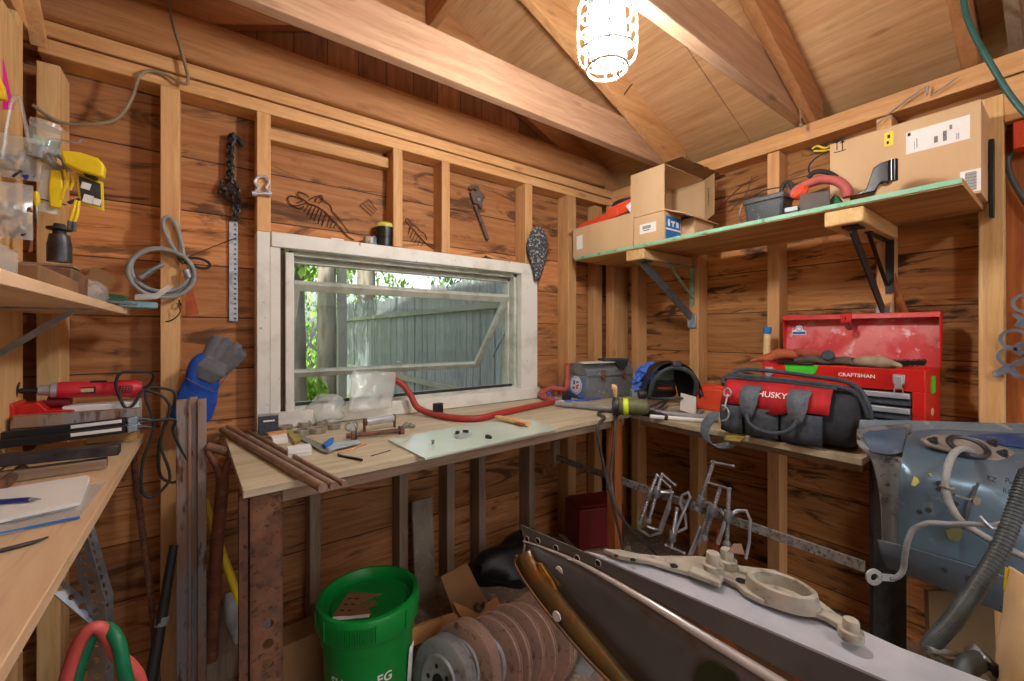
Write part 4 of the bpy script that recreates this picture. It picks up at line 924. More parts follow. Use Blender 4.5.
t = thing('masonry_sponge', 'small paper packet of grit beside the dark blue carton', 'packet', q)
b = B(); lay([(268, 437), (286, 434), (288, 443), (273, 445)], 0, .016, b); put(b, 'packet_body', M['paper'], t, bevel=.002)
b = B(); lay([(266, 435), (285, 432), (287, 434), (269, 437)], .014, .008, b); put(b, 'packet_top', M['cardlit'], t)
b = lay([(286, 434), (292, 433), (303, 441), (295, 446)], .0, .012); put(b, 'brass_wedge', M['brass'], bevel=.001, label='small brass coloured wedge beside the white rounded box', cat='wedge')
b = lay([(296, 438), (302, 437), (335, 451), (328, 454), (322, 453)], .002, .006); put(b, 'flat_file', M['fencedark'], bevel=.001, label='flat green grey bar behind the white rounded box', cat='bar')
t = thing('paint_scraper', 'scraper with a pale blade and blue cap lying on the window bench', 'scraper', onB(345, 449))
b = lay([(325, 447), (330, 444), (358, 441), (361, 444), (330, 451)], .006, .004); put(b, 'blade', M['silver'], t, bevel=.001)
b = lay([(322, 447), (330, 441), (334, 440), (333, 444), (326, 449)], .008, .01); put(b, 'cap', M['inkblue'], t, bevel=.002)
b = B(); b.rod(onB(338, 453, .003), onB(366, 444, .003), .0028, 8); put(b, 'shank', M['cardlit'], t)
p0, p1 = onB(338, 455, .004), onB(362, 460, .004); b = B(); Q = [p0.lerp(p1, i/24) for i in range(25)]
d = (p1-p0).normalized(); ex, ey, ez = axes(d)
b.rod(p0.lerp(p1, .5), p1, .0038, 8); 
for k_ in (0, PI): b.tube([p0.lerp(p1, .6*i/20)+(ex*math.cos(i*.9+k_)+ey*math.sin(i*.9+k_))*.002 for i in range(21)], .0022, 6, smooth=False)
put(b, 'drill_bit', M['blacksteel'], label='black twist drill bit lying alone at the front of the bench', cat='drill bit')
b = B(); b.rod(onB(371, 456, .0015), onB(391, 450, .0015), .0013, 6); put(b, 'nail', M['darksteel'], label='thin nail lying left of the pale glass plate', cat='nail')
# bags in front of the sill
q = onB(330, 424)
b = B(); b.ell((q.x, q.y+.03, BZ+.055), (.075, .045, .055), n=26, m=16, wob=.55, ws=22); put(b, 'plastic_bag', M['film'], smooth=50, label='crumpled clear plastic bag against the window sill left of the standing sheet', cat='bag')
p_ = [onY(348, 412, 1.66), onY(392, 408, 1.68), onY(397, 372, 1.71), onY(352, 370, 1.71)]
b = B(); g = []
for i in range(13):
    row = []
    for j in range(11):
        a, c = i/12, j/10; p = p_[0].lerp(p_[1], a).lerp(p_[3].lerp(p_[2], a), c)
        row.append(p+V((0, .012*noise.noise(V((a*6, c*3, 2)))-.012*math.sin(PI*a), 0)))
    g.append(row)
b.sheet(g); put(b, 'plastic_sheet', M['film'], smooth=180, solid=.001, label='milky clear plastic sleeve standing against the window sill', cat='plastic sleeve')
# rusty pins and clamp
t = thing('rusty_bolt', 'long rusty bolt with a hex head lying on the window bench', 'bolt', onB(375, 436))
p0, p1 = onB(346, 436, .013), onB(404, 430, .013); d = (p1-p0).normalized()
b = B(); b.rod(p0, p1, .008, 12); put(b, 'shank', M['rust'], t)
b = B(); b.lathe([(0, 0), (.015, 0), (.015, .014), (0, .014)], p1-d*.014, d, 6); b.lathe([(0, 0), (.014, 0), (.014, .012), (0, .012)], p0+d*.016, d, 6); put(b, 'hex_head', M['rust'], t, bevel=.001)
b = B(); b.lathe([(.008, 0), (.016, 0), (.016, .003), (.008, .003)], p0+d*.03, d, 16); b.lathe([(.008, 0), (.016, 0), (.016, .003), (.008, .003)], p1-d*.018, d, 16); put(b, 'washer', M['darksteel'], t)
t = thing('shackle_pin', 'chrome pin held between two rusty plates behind the long rusty bolt', 'clamp', onB(382, 425))
p0, p1 = onB(366, 422, .035), onB(393, 418, .035); d = (p1-p0).normalized()
b = B(); b.rod(p0, p1, .014, 18); put(b, 'roller', M['chrome'], t)
b = B(); b.rod(p0-d*.012, p1+d*.012, .0045, 10)
for p in (p0-d*.006, p1+d*.006): b.box(p-Z3*.012, (.004, .022, .052), None)
put(b, 'end_plates', M['rust'], t, bevel=.0015)
b = B(); b.torus(onB(349, 427, .02), .014, .003, (.3, -1, .5), n=18); b.torus(onB(356, 425, .018), .012, .003, (.8, -.6, .4), n=18); put(b, 'keyring', M['galv'], label='pair of thin steel loops beside the chrome pin', cat='ring')
b = B(); 
for (u, v) in ((408, 424), (412, 426), (405, 426)): b.ell(onB(u, v, .008), (.014, .008, .008), wob=.4, ws=60)
put(b, 'dried_leaf', M['fencedark'], label='grey green scraps by the bend of the red bar', cat='debris', kind='stuff')
# glass plate with bits
t = thing('glass_plate', 'pale green glass plate lying along the front edge of the window bench', 'glass plate', onB(475, 440))
b = lay([(388, 441), (425, 460), (558, 429.5), (530, 420), (470, 425)], .001, .005); put(b, 'plate', M['plateglass'], t, smooth=0)
q = onB(463, 437, .006)
t = thing('nut_dish', 'small clear ring dish holding dark nuts on the glass plate', 'dish', q)
b = B(); b.lathe([(.028, 0), (.030, .012), (.026, .012), (.024, .002), (.0, .002)], q, Z3, 28); put(b, 'dish', M['plastic'], t)
for dx, dy in ((-.018, .008), (-.012, .014), (.012, .012), (.017, .006)):
    b = B(); b.lathe([(0, 0), (.007, 0), (.007, .009), (0, .009)], q+V((dx, dy, .011)), (.2, .1, 1), 6); put(b, 'nut', M['blacksteel'], t)
for (u, v), l in (((487.5, 438), 'dark nut alone on the glass plate right of the ring dish'),):
    b = B(); b.lathe([(.004, 0), (.009, 0), (.009, .010), (.004, .010), (.004, 0)], onB(u, v, .006), Z3, 6); b.lathe([(.0, 0), (.006, 0), (.006, .009), (.0, .009)], onB(u+2.5, v+.8, .006), (.3, .2, 1), 6); put(b, 'nut', M['blacksteel'], label=l, cat='nut')
b = B(); b.rod(onB(433, 443, .006), onB(433, 441, .018), .0035, 8); b.lathe([(0, 0), (.006, 0), (.006, .004), (0, .004)], onB(433, 441, .018), Z3, 6); put(b, 'screw', M['steel'], label='small screw standing at the left end of the glass plate', cat='screw')
# red bar with eyelet
t = thing('sway_bar', 'bent red bar with an eyelet end leaning on the window sill', 'bar', onB(470, 420))
E = onY(392.5, 377.5, 1.735); P_ = [E+(onY(397, 381, 1.725)-E)*.8, onY(404, 386, 1.71), onY(411, 396, 1.69), onY(416, 406, 1.67), onB(424, 411, .022), onB(434, 414, .016), onB(447, 417, .014), onB(463, 418.5, .014), onB(480, 418, .014), onB(497, 414, .014), onB(520, 409, .014), onB(553, 402, .014)]
b = B(); b.tube(P_, .0135, 12, k=5); put(b, 'bar', M['redrust'], t)
b = B(); b.torus(E, .015, .007, (.15, -1, .15), n=22, m=8); put(b, 'eyelet', M['redrust'], t)
q = onB(438, 414, .016); d = (onB(447, 416)-onB(430, 413)).normalized()
b = B(); b.box(q+V((0, 0, .012)), (.028, .036, .052), rz(math.degrees(math.atan2(d.y, d.x)))); b.box(q+V((0, 0, .042)), (.030, .038, .006), rz(math.degrees(math.atan2(d.y, d.x)))); put(b, 'rubber_mount', M['black'], t, bevel=.003)
# wood handle
t = thing('wood_hook', 'short pale wooden tool handle lying on the glass plate', 'handle', onB(512, 421))
p0, p1 = onB(496, 417, .017), onB(529, 424, .017)
b = B(); b.tube([p0, p0.lerp(p1, .15), p0.lerp(p1, .5), p0.lerp(p1, .85), p1], [.008, .013, .014, .012, .013], 12, flat=.8); put(b, 'grip', M['pale_x'], t)
b = B(); b.tube([p1-(p1-p0)*.1+V((0, .016, -.004)), p1+V((-.02, .02, -.002)), p0.lerp(p1, .6)+V((0, .026, -.006))], .006, 8); put(b, 'hook', M['orange_x'], t)

# blue grey toolbox in the corner
c0 = V((1.605, 1.525, BZ)); ang = -6; R = rz(ang); ex, ey = R @ X3, R @ Y3
Lb, Db, Hb = .335, .17, .125
t = thing('toolbox', 'blue grey toolbox with a round sticker and rusty latches in the bench corner', 'toolbox', c0+ex*Lb/2+ey*Db/2)
def bl(a, d, z): return c0+ex*a+ey*d+Z3*z
b = B(); b.box(bl(Lb/2, Db/2, Hb/2), (Lb, Db, Hb), R); put(b, 'body', M['greybox'], t, bevel=.004)
b = B(); b.loft([[bl(x, y, z) for y, z in ((0, Hb), (0, Hb+.03), (.035, Hb+.065), (Db-.035, Hb+.065), (Db, Hb+.03), (Db, Hb))] for x in (0, Lb)]); put(b, 'lid', M['greybox'], t, bevel=.004)
b = B(); b.box(bl(-.002, Db/2, (Hb)/2), (.004, Db-.01, Hb-.01), R); put(b, 'end_panel', M['bluebox'], t, bevel=.001)
b = B(); b.box(bl(Lb/2, -.003, Hb+.002), (Lb, .008, .008), R); put(b, 'seam_rail', M['greybox'], t)
for a in (.33, .78):
    b = B(); b.box(bl(Lb*a, -.006, Hb+.004), (.024, .010, .05), R); b.box(bl(Lb*a, -.012, Hb-.012), (.014, .006, .02), R); put(b, 'latch', M['rust'], t, bevel=.002)
b = B(); b.lathe([(0, 0), (.049, 0), (.049, .002), (0, .002)], bl(-.004, Db*.5, .072), -ex, 32); sk_ = put(b, 'round_sticker', M['paper'], t)
b = B(); c_ = bl(-.0065, Db*.5, .072)
b.torus(c_, .043, .0012, ex, n=30, m=4)
for dy, dz, s1, s2 in ((.012, .014, .014, .022), (-.016, .018, .018, .010), (.016, -.016, .02, .010)): b.box(c_+ey*dy+Z3*dz, (.001, s1, s2), R)
put(b, 'sticker_print', M['inkblue'], t)
b = B()
for dy, dz, s1, s2 in ((-.012, -.010, .012, .020), (-.022, .002, .010, .010)): b.box(c_+ey*dy+Z3*dz, (.001, s1, s2), R)
put(b, 'sticker_mark', M['red'], t)
b = B(); b.ext([bl(a, d, Hb+.068) for a, d in ((-.03, -.01), (.12, -.02), (.2, .0), (.28, -.01), (.27, .09), (.12, .11), (.02, .1))], (0, 0, .003)); b.jitter(.004, 20); put(b, 'paper_sheet', M['paper'], label='crumpled white paper lying on top of the blue grey toolbox', cat='paper')
b = B(); b.ext([bl(a, d, Hb+.072) for a, d in ((.2, -.016), (.25, -.02), (.29, .03), (.24, .06), (.2, .04))], (0, 0, .006)); b.ext([bl(a, -.012, z) for a, z in ((.19, Hb+.075), (.21, Hb+.035), (.25, Hb+.03), (.275, Hb+.05), (.28, Hb+.075))], -ey*.003); put(b, 'black_rag', M['clothblack'], label='black rag hanging over the front of the blue grey toolbox lid', cat='rag')
b = B(); b.ext([bl(a, d, Hb+.0705) for a, d in ((.17, .05), (.33, .02), (.34, .1), (.2, .14))], (0, 0, .012)); put(b, 'folded_cloth', M['cloth'], bevel=.004, label='folded grey blue cloth on the right of the toolbox lid', cat='cloth')
# red hose loop behind
hp = [onB(553, 402, .014)+V((.012, 0, 0)), onB(548, 399, .014), onB(541, 396, .016), onY(543, 392, 1.70), onY(552, 388, 1.70), V((1.56, 1.64, BZ+.05)), V((1.575, 1.64, BZ+.11)), V((1.59, 1.655, BZ+.16)), V((1.625, 1.68, BZ+.17)), V((1.66, 1.69, BZ+.12)), V((1.68, 1.69, BZ+.01))]
b = B(); b.tube(hp, .0155, 12); put(b, 'red_hose', M['redhose'], label='red rubber hose looping up beside the blue grey toolbox', cat='hose')
b = B(); q = V((1.53, 1.60, BZ)); b.lathe([(0, 0), (.024, 0), (.024, .03), (.0, .03)], q, (.1, .0, 1), 20); put(b, 'rubber_bung', M['black'], label='small black cap under the blue cord beside the toolbox', cat='bung', bevel=.003)
# blue cord
b = B(); b.tube([onB(560, 402, .006), onB(551, 396, .02), onB(547, 390, .045), onB(551, 386, .05), onB(560, 390, .03), onB(568, 398, .008), onB(580, 400.5, .005), onB(600, 398.5, .005)], .0042, 8); b.tube([onB(552, 398, .004), onB(565, 401, .004), onB(585, 399, .004), onB(598, 398.5, .004)], .0042, 8); b.tube([onB(549, 394, .03), onB(556, 385, .05), onB(570, 392, .03), onB(586, 399.5, .009)], .004, 8)
put(b, 'cord_tangle', M['bluerope'], label='thin blue cord tangled in front of the round sticker', cat='cord')
b = B(); b.box(onB(561, 402, .008), (.028, .02, .014), rz(-15)); put(b, 'white_tag', M['paper'], bevel=.001, label='small white tag on the blue cord beside the red hose', cat='tag')
# blue rope hank
t = thing('rope_hank', 'hank of blue and white rope between the grey toolbox and the welding helmet', 'rope', V((1.86, 1.33, BZ)))
b = B()
c0_ = onB(640, 391)
cA, cB_ = atD(637, 384, 2.02), atD(653, 367, 2.06)
for i in range(7):
    o_ = V((0, 0, 0)); 
    dd = (cB_-cA); m_ = cA.lerp(cB_, .5); a_ = 2*PI*i/7; off = V((.0, -.02*math.cos(a_), .028*math.sin(a_)))
    b.tube([cA+off*1.2, m_+off*.9, cB_+off*.8+V((.01, 0, .0)), m_+off*.8+V((0, .03, .01)), cA+off*.6], .0075, 8, closed=True)
for s_ in (.45, .5, .55): b.torus(cA.lerp(cB_, s_), .036, .006, dd, n=20)
put(b, 'coils', M['bluerope'], t)
q = onB(634, 397)
b = B(); q = onB(640, 397); b.box(q+V((.0, .0, .022)), (.10, .06, .042), rz(-38)); put(b, 'pale_box', M['teal2'], bevel=.004, label='flat pale blue box in front of the blue rope hank', cat='box')
# long bars
p0, p1 = onB(556, 402, .016), onB(720, 424, .016)
p0, p1 = onB(556, 403.5, .016), onB(718, 419, .016)
t = thing('long_bar', 'long grey bar lying across the inner corner of the benches', 'bar', p0.lerp(p1, .5))
b = B(); b.tube([p0, p0.lerp(p1, .35), p0.lerp(p1, .62), p1], .013, 10); put(b, 'bar', M['greyhose'], t)
b = B(); b.tube([onB(559, 404.5, .01), onB(600, 408, .01), onB(614, 409.5, .012)], .010, 10); put(b, 'wood_bar', M['pale_x'], label='thin pale stick lying in front of the long grey bar', cat='stick')
# olive grinder
p0, p1 = onB(613, 406, .046), onB(648, 407, .048); d = (p1-p0).normalized()
t = thing('angle_grinder', 'olive green corded tool with a lime band lying on the bench corner', 'power tool', p0.lerp(p1, .5)-V((0, 0, .035)))
Lg = (p1-p0).length; S_ = Lg/35
b = B(); b.lathe([(0, 6*S_), (7*S_, 6*S_), (8.5*S_, 10*S_), (8*S_, 25*S_), (8.5*S_, 28*S_), (7*S_, 34*S_), (4*S_, 36*S_), (0, 36*S_)], p0, d, 24); put(b, 'body', M['olive'], t)
b = B(); b.lathe([(8.6*S_, 10.5*S_), (8.8*S_, 11*S_), (8.7*S_, 15*S_), (8.4*S_, 15.5*S_), (8.6*S_, 10.5*S_)], p0, d, 24); put(b, 'lime_band', M['lime'], t)
b = B(); b.lathe([(0, -1*S_), (6*S_, -1*S_), (9*S_, 1*S_), (9*S_, 5*S_), (7*S_, 6*S_), (0, 6*S_)], p0, d, 24); b.torus(p0+d*1*S_, 9*S_, 1.2*S_, d, n=26); put(b, 'head', M['darksteel'], t)
b = B(); b.tube([p0+d*6*S_+V((0, .02, .03)), p0+d*2*S_+V((0, 0, .075)), p0+d*-1*S_+V((0, 0, .08))], [.008, .011, .012], 10); put(b, 'side_handle', M['tanbag'], t)
b = B(); b.lathe([(0, 0), (5*S_, 0), (5*S_, 1.2*S_), (0, 1.2*S_)], p1, d, 20); put(b, 'end_cap', M['cord'], t)
b = B(); b.tube([p1+d*.01, onB(667, 400, .03), onB(660, 408, .02), onB(648, 413, .009), onB(634, 414, .008), onB(624, 413.5, .008), V((onB(617, 416).x, fr_.y-.012, BZ+.007)), onY(615, 426, fr_.y-.034), onY(613, 450, fr_.y-.04), onY(611, 478, fr_.y-.05), onY(620, 515, 1.06), onY(650, 548, 1.05), onY(668, 566, 1.05)], .006, 8)
put(b, 'power_cord', M['cord'], t)
b = B(); b.tube([onB(620, 413, .008), onB(604, 411, .008), onB(598, 414, .008), V((onB(596.5, 418).x, fr_.y-.030, BZ+.007)), onY(597, 430, fr_.y-.050), onY(605, 470, fr_.y-.055), onY(612, 500, 1.08), onY(622, 545, 1.06), onY(626, 570, 1.05)], .0062, 8); put(b, 'hanging_cable', M['cord'], label='second grey cable hanging over the bench edge left of the wooden leg', cat='cable')
b = B(); b.tube([onB(640, 412.5, .01), onB(652, 414, .012), onB(664, 417, .01), onB(668, 419, .006)], [.012, .016, .014, .008], 10); b.jitter(.003, 50); put(b, 'cable_plug', M['rubber'], label='black plug end lying in front of the olive tool', cat='plug')
# welding helmet
hc = onB(676, 411); a_ = -38; HS = 1.15
R = rz(a_); ex, ey = R @ X3, R @ Y3
t = thing('welding_helmet', 'black welding helmet standing open on the bench left of the tool bag', 'helmet', hc)
b = B(); rings = []
prof = [(-.115, 0), (-.116, .06), (-.102, .12), (-.07, .165), (-.025, .186), (.03, .186), (.072, .162), (.102, .11), (.12, .05), (.125, 0)]
for d_, s in ((-.0, 1.0), (.05, 1.0), (.11, .96), (.15, .82), (.165, .62)):
    rings.append([hc+ex*x*s+ey*(d_+.02)+Z3*(.004+z*(s if d_ > .06 else 1)+(.0 if d_ < .1 else .012)) for x, z in prof])
b.loft(rings, False, False); o_ = V((0, 0, 0))
b.add([p for p in rings[-1]], [tuple(range(len(prof)))])
b.v = [hc+(p-hc)*HS for p in b.v]; put(b, 'shell', M['black'], t, solid=.004, smooth=60, sub=1)
b = B(); b.box(hc+ey*.165+Z3*.10, (.11, .012, .09), R); b.v = [hc+(p-hc)*HS for p in b.v]; put(b, 'lens_frame', M['rubber'], t, bevel=.003)
b = B(); b.box(hc+ey*.157+Z3*.125, (.09, .008, .04), R); b.v = [hc+(p-hc)*HS for p in b.v]; put(b, 'lens', M['lensgreen'], t)
b = B(); b.box(hc+ey*.157+Z3*.07+ex*.01, (.06, .006, .010), R); b.v = [hc+(p-hc)*HS for p in b.v]; put(b, 'lens_label', M['orange'], t)
b = B(); cB2 = hc+ey*.045
b.tube([cB2+ex*x+Z3*z+ey*y for x, z, y in ((-.09, .05, 0), (-.085, .11, -.03), (-.05, .155, -.045), (0, .17, -.05), (.05, .155, -.045), (.085, .11, -.03), (.09, .05, 0))], .009, 8, flat=.5); b.tube([cB2+ex*x+Z3*z+ey*y for x, z, y in ((-.085, .04, .02), (-.06, .05, -.06), (0, .055, -.075), (.06, .05, -.06), (.085, .04, .02))], .009, 8, flat=.6)
b.v = [hc+(p-hc)*HS for p in b.v]; put(b, 'headband', M['loom'], t)
b = B(); b.box(cB2+Z3*.185-ey*.05, (.035, .02, .02), R); b.v = [hc+(p-hc)*HS for p in b.v]; put(b, 'buckle', M['darksteel'], t, bevel=.002)
for sg in (1, -1):
    b = B(); b.lathe([(0, -.01), (.018, -.01), (.018, .02), (0, .02)], cB2+ex*sg*.115+Z3*.06, ex*sg, 16); b.v = [hc+(p-hc)*HS for p in b.v]; put(b, 'knob', M['darksteel'], t, bevel=.002)
for i, (a, c, r, l) in enumerate((((650, 416.5), (708, 421), .009, 'white pipe end lying in front of the welding helmet'), ((655, 413), (690, 416), .006, 'short grey rod lying under the welding helmet opening'), ((693, 418), (703, 411), .008, 'stubby bright tube pointing up beside the tool bag'))):
    b = B(); b.rod(onB(*a, r), onB(*c, r+(.02 if i == 2 else 0)), r, 12); put(b, 'short_pipe', M['whiteplastic' if i == 0 else 'steel'], label=l, cat='pipe')
q = onB(706, 411)
b = B(); b.box((1.90, 1.0, BZ+.05), (.12, .125, .10), rz(4)); b.box((1.90, 1.0, BZ+.105), (.10, .11, .012), rz(4)); put(b, 'red_case', M['orange'], bevel=.008, label='red orange plastic case behind the tool bag and welding helmet', cat='case')
b = B(); b.ext([(1.70, .98, BZ+z) for z in (0,)]+[(1.70, .98+.0, BZ+.075), (1.70, 1.05, BZ+.085), (1.70, 1.055, BZ+.01)], (.012, .004, 0)); put(b, 'white_card', M['paper'], label='white card propped between the welding helmet and the red case', cat='card')

# ------------------------------------------------------------------ tool bag
p0, p1 = V((1.485, .775, BZ)), V((1.50, .385, BZ))
ex = (p1-p0).normalized(); ey = V((-ex.y, ex.x, 0)); Lb = (p1-p0).length     # ey points to +x (towards the wall)
t = thing('tool_bag', 'open black and red tool bag with grey webbing handles on the right bench', 'tool bag', p0.lerp(p1, .5)+ey*.09)
def tb(a, d, z): return p0+ex*a*Lb+ey*d+Z3*z
b = B()
sec = [(0, 0), (-.012, .05), (-.004, .11), (.03, .165), (.06, .19), (.13, .19), (.165, .165), (.195, .11), (.20, .05), (.19, 0)]
rings = []
for a, s, zz_ in ((0, .82, .9), (.03, .95, .97), (.15, 1, 1), (.5, 1.02, .985), (.85, 1, .98), (.97, .95, .95), (1, .82, .86)):
    rings.append([tb(a, .095+(d-.095)*s, z*zz_+.003) for d, z in sec])
b.loft(rings, True, True); b.jitter(.004, 12); put(b, 'bag_body', M['clothblack'], t, smooth=60, sub=1)
b = B()                                                        # red upper panel
g = [[tb(a, d-.006+.004*math.sin(a*9), z) for a in [i/14*.80+.06 for i in range(15)]] for d, z in ((-.010, .118), (-.002, .140), (.014, .165), (.034, .186))]
for i in range(15):
    sag = .02*math.sin(PI*min(1, max(0, (g[0][i]-p0).dot(ex)/Lb-.28)/.36)) if .28 < (g[0][i]-p0).dot(ex)/Lb < .64 else 0
    g[0][i] = g[0][i]-Z3*(sag+.01)+(-ey*.006)
b.sheet(g); put(b, 'red_panel', M['redbag'], t, solid=.003, smooth=60)
b = B()
for a0_, a1_ in ((.06, .24), (.27, .52), (.54, .82)):
    g = [[tb(a0_+(a1_-a0_)*i/6, -.018-.012*math.sin(PI*i/6)*(1-.5*j/3), .012+.09*j/3) for i in range(7)] for j in range(4)]; b.sheet(g)
put(b, 'front_pocket', M['cloth'], t, solid=.003, smooth=60)
b = B(); b.tube([tb(a, d, z) for a, d, z in ((.02, .03, .165), (.0, .06, .185), (.15, .035, .2), (.4, .03, .2), (.7, .03, .196), (.93, .04, .185), (1.0, .07, .15), (1.03, .09, .10))], .0075, 8); b.tube([tb(a, d, z) for a, d, z in ((.0, .06, .182), (.08, .12, .215), (.3, .15, .215), (.6, .15, .207), (.9, .13, .195), (1.02, .10, .15), (1.045, .1, .09))], .0075, 8)
b.tube([tb(a, d, z) for a, d, z in ((.03, .035, .188), (.2, .03, .193), (.5, .026, .192), (.88, .03, .183))], .0045, 8)
put(b, 'zip_frame', M['cloth'], t)
for a in (.30, .66):
    b = B(); g = [[tb(a+s_*w_, d, z) for s_ in (-1, 1)] for d, z, w_ in ((.014, .172, .075), (-.02, .155, .075), (-.030, .12, .07), (-.034, .09, .05), (-.036, .07, .025))]
    b.sheet(g); put(b, 'webbing_strap', M['webbing'], t, solid=.004, smooth=60)
b = B(); b.tube([tb(a, d, z) for a, d, z in ((.29, -.036, .085), (.33, -.05, .055), (.42, -.055, .038), (.54, -.055, .038), (.63, -.05, .055), (.67, -.036, .085))], .006, 10); put(b, 'carry_handle', M['cloth'], t)
b = B(); b.tube([tb(a, d, z) for a, d, z in ((.12, -.02, .14), (.115, -.035, .10), (.11, -.04, .085))], .003, 6); b.torus(tb(.12, -.024, .145), .012, .003, ey, n=16, m=6, sx=1.2); b.torus(tb(.10, -.045, .075), .022, .003, ey, n=20, m=6, sx=1.2, a0=0, a1=180); put(b, 'snap_hook', M['chrome'], t)
b = B(); g = []
for d, z, a, w_ in ((-.04, .08, .06, .05), (-.055, .05, .0, .05), (-.06, .02, -.04, .05), (-.06, -.01, -.045, .05), (-.06, -.035, .0, .05), (-.056, -.045, .06, .05), (-.052, -.035, .14, .05), (-.05, -.02, .2, .05)):
    g.append([tb(a-w_*.9, d, z+.006), tb(a+w_*.9, d, z-.006)])
b.sheet(g); put(b, 'shoulder_strap', M['webbing'], t, solid=.004, smooth=60, sub=1)
b = B(); b.text('HUSKY', tb(.47, -.013, .150), ex, V((.35, -.0, 1)).normalized(), .026, .001, bold=.012, fit=.085); put(b, 'lettering', M['paper'], t, smooth=0)
b = B(); b.prism([(-.012, 0), (-.004, .006), (.004, .006), (.012, 0), (.004, -.006), (-.004, -.006)], tb(.315, -.013, .153), ex, Z3, .001); put(b, 'logo_mark', M['gloveorange'], t)
b = B(); b.ext([tb(a, -.05-.002*i, -.0+.002) for i, (a) in enumerate((.1, .28, .3, .12))], (0, 0, .002))
b = lay([(727, 436), (746, 437), (740, 442), (724, 440)], .001, .003); put(b, 'yellow_tag', M['brass'], label='yellow tag lying on the bench edge under the tool bag', cat='tag')

# ------------------------------------------------------------------ red tool chest
yb0, yb1 = .285, .757; xf, xbk = 1.80, 2.03; zt_ = 1.115
t = thing('tool_chest', 'red steel tool chest with open lid and silver drawers on the right bench', 'tool chest', ((xf+xbk)/2, (yb0+yb1)/2, BZ))
b = B(); tt = .004; zi = 1.065
b.bx(xf+.006, xbk, yb0, yb0+tt, BZ+.018, zt_); b.bx(xf+.006, xbk, yb1-tt, yb1, BZ+.018, zt_); b.bx(xbk-tt, xbk, yb0+tt, yb1-tt, BZ+.018, zt_); b.bx(xf, xbk, yb0, yb1, BZ, BZ+.018); b.bx(xf, xbk, yb0+tt, yb1-tt, zi-.004, zi)
b.bx(xf, xf+.006, yb0, yb1, zi-.02, zt_); b.bx(xf, xf+.006, yb0, yb0+.03, BZ+.018, zi-.02); b.bx(xf, xf+.006, yb1-.03, yb1, BZ+.018, zi-.02)
put(b, 'body', M['red'], t, bevel=.002, smooth=30)
dz_ = (zi-.022-(BZ+.02))/3
for i in range(3):
    z0_ = BZ+.02+dz_*i
    b = B(); b.bx(xf-.002, xf+.02, yb0+.032, yb1-.032, z0_+.003, z0_+dz_-.003); dr = put(b, 'drawer', M['cloth'], t, bevel=.002)
    b = B(); b.bx(xf-.012, xf-.002, yb0+.034, yb1-.034, z0_+dz_-.022, z0_+dz_-.004); put(b, 'drawer_pull', M['silver'], dr, bevel=.003)
lid0 = V((xbk-.002, yb0-.004, zt_-.002)); hl = .188; dl = .05; tilt = .028
def ld(y, z, x): return V((xbk+.0+tilt*z/hl-x, y, zt_+z))
b = B(); b.ext([ld(yb0-.003, 0, 0), ld(yb1+.003, 0, 0), ld(yb1+.003, hl, 0), ld(yb0-.003, hl, 0)], (.003, 0, 0)); put(b, 'lid', M['redlid'], t, smooth=0)
b = B()
for y in (yb0-.004, yb1+.001): b.ext([ld(y, 0, 0), ld(y, hl, 0), ld(y, hl, dl), ld(y, .0, .012)], (0, .003, 0))
b.ext([ld(yb0-.004, hl-.003, 0), ld(yb1+.004, hl-.003, 0), ld(yb1+.004, hl, dl), ld(yb0-.004, hl, dl)], (0, 0, .003)); b.ext([ld(yb0-.004, hl-.016, dl), ld(yb1+.004, hl-.016, dl), ld(yb1+.004, hl, dl), ld(yb0-.004, hl, dl)], (.002, 0, 0))
put(b, 'lid_rim', M['red'], t, smooth=0)
ym = (yb0+yb1)/2+.018
b = B(); b.box(ld(ym, hl-.014, dl+.004), (.006, .034, .036)); put(b, 'hasp', M['red'], t, bevel=.003)
b = B(); b.torus(ld(ym-.012, hl-.045, dl+.006), .011, .004, (1, 0, .0), n=16, m=6, sy=.8); put(b, 'hasp_loop', M['darkred'], t)
b = B(); b.box(ld(ym, hl-.014, dl+.0075), (.001, .005, .012)); put(b, 'keyhole', M['black'], t)
b = B(); q = ld(yb1-.045, .125, .002)
b.ext([q+V((0, -y, z)) for y, z in ((-.026, -.016), (.026, -.016), (.026, .002), (.014, .006), (.010, .022), (0, .026), (-.010, .022), (-.014, .006), (-.026, .002))], (-.001, 0, 0)); st_ = put(b, 'sticker', M['paper'], t, smooth=0)
b = B(); b.ext([q+V((-.0015, -y, z)) for y, z in ((-.024, -.013), (.024, -.013), (.024, -.002), (-.024, -.002))], (-.0006, 0, 0)); b.torus(q+V((-.0015, 0, .010)), .009, .0012, X3, n=16, m=4); put(b, 'sticker_print', M['inkblue'], st_, smooth=0)
for y in (yb1-.03, yb0+.06):
    b = B(); b.box((xf-.006, y, zi+.018), (.012, .028, .03)); b.box((xf-.012, y, zi+.008), (.006, .018, .04)); b.torus((xf-.01, y, zi-.018), .011, .0016, X3, n=14, m=5, sx=1.2); put(b, 'latch', M['chrome'], t, bevel=.002)
b = B(); b.box((xf-.0008, .455, zi+.021), (.0016, .11, .019)); put(b, 'name_plate', M['red'], t)
b = B(); b.text('CRAFTSMAN', (xf-.0018, .455, zi+.021), -Y3, Z3, .017, .0008, fit=.1, bold=.02); put(b, 'lettering', M['paper'], t, smooth=0)
b = B(); b.ext([(xf-.0012, y, z) for y, z in ((.565, zi+.048), (.675, zi+.048), (.668, zi+.012), (.60, zi+.008), (.575, zi+.02))], (-.0008, 0, 0)); put(b, 'green_tape', M['greentape'], t, smooth=0)
b = B(); b.box((1.915, yb0-.0008, zi-.002), (.055, .0016, .055)); put(b, 'tape_square', M['greentape'], t)
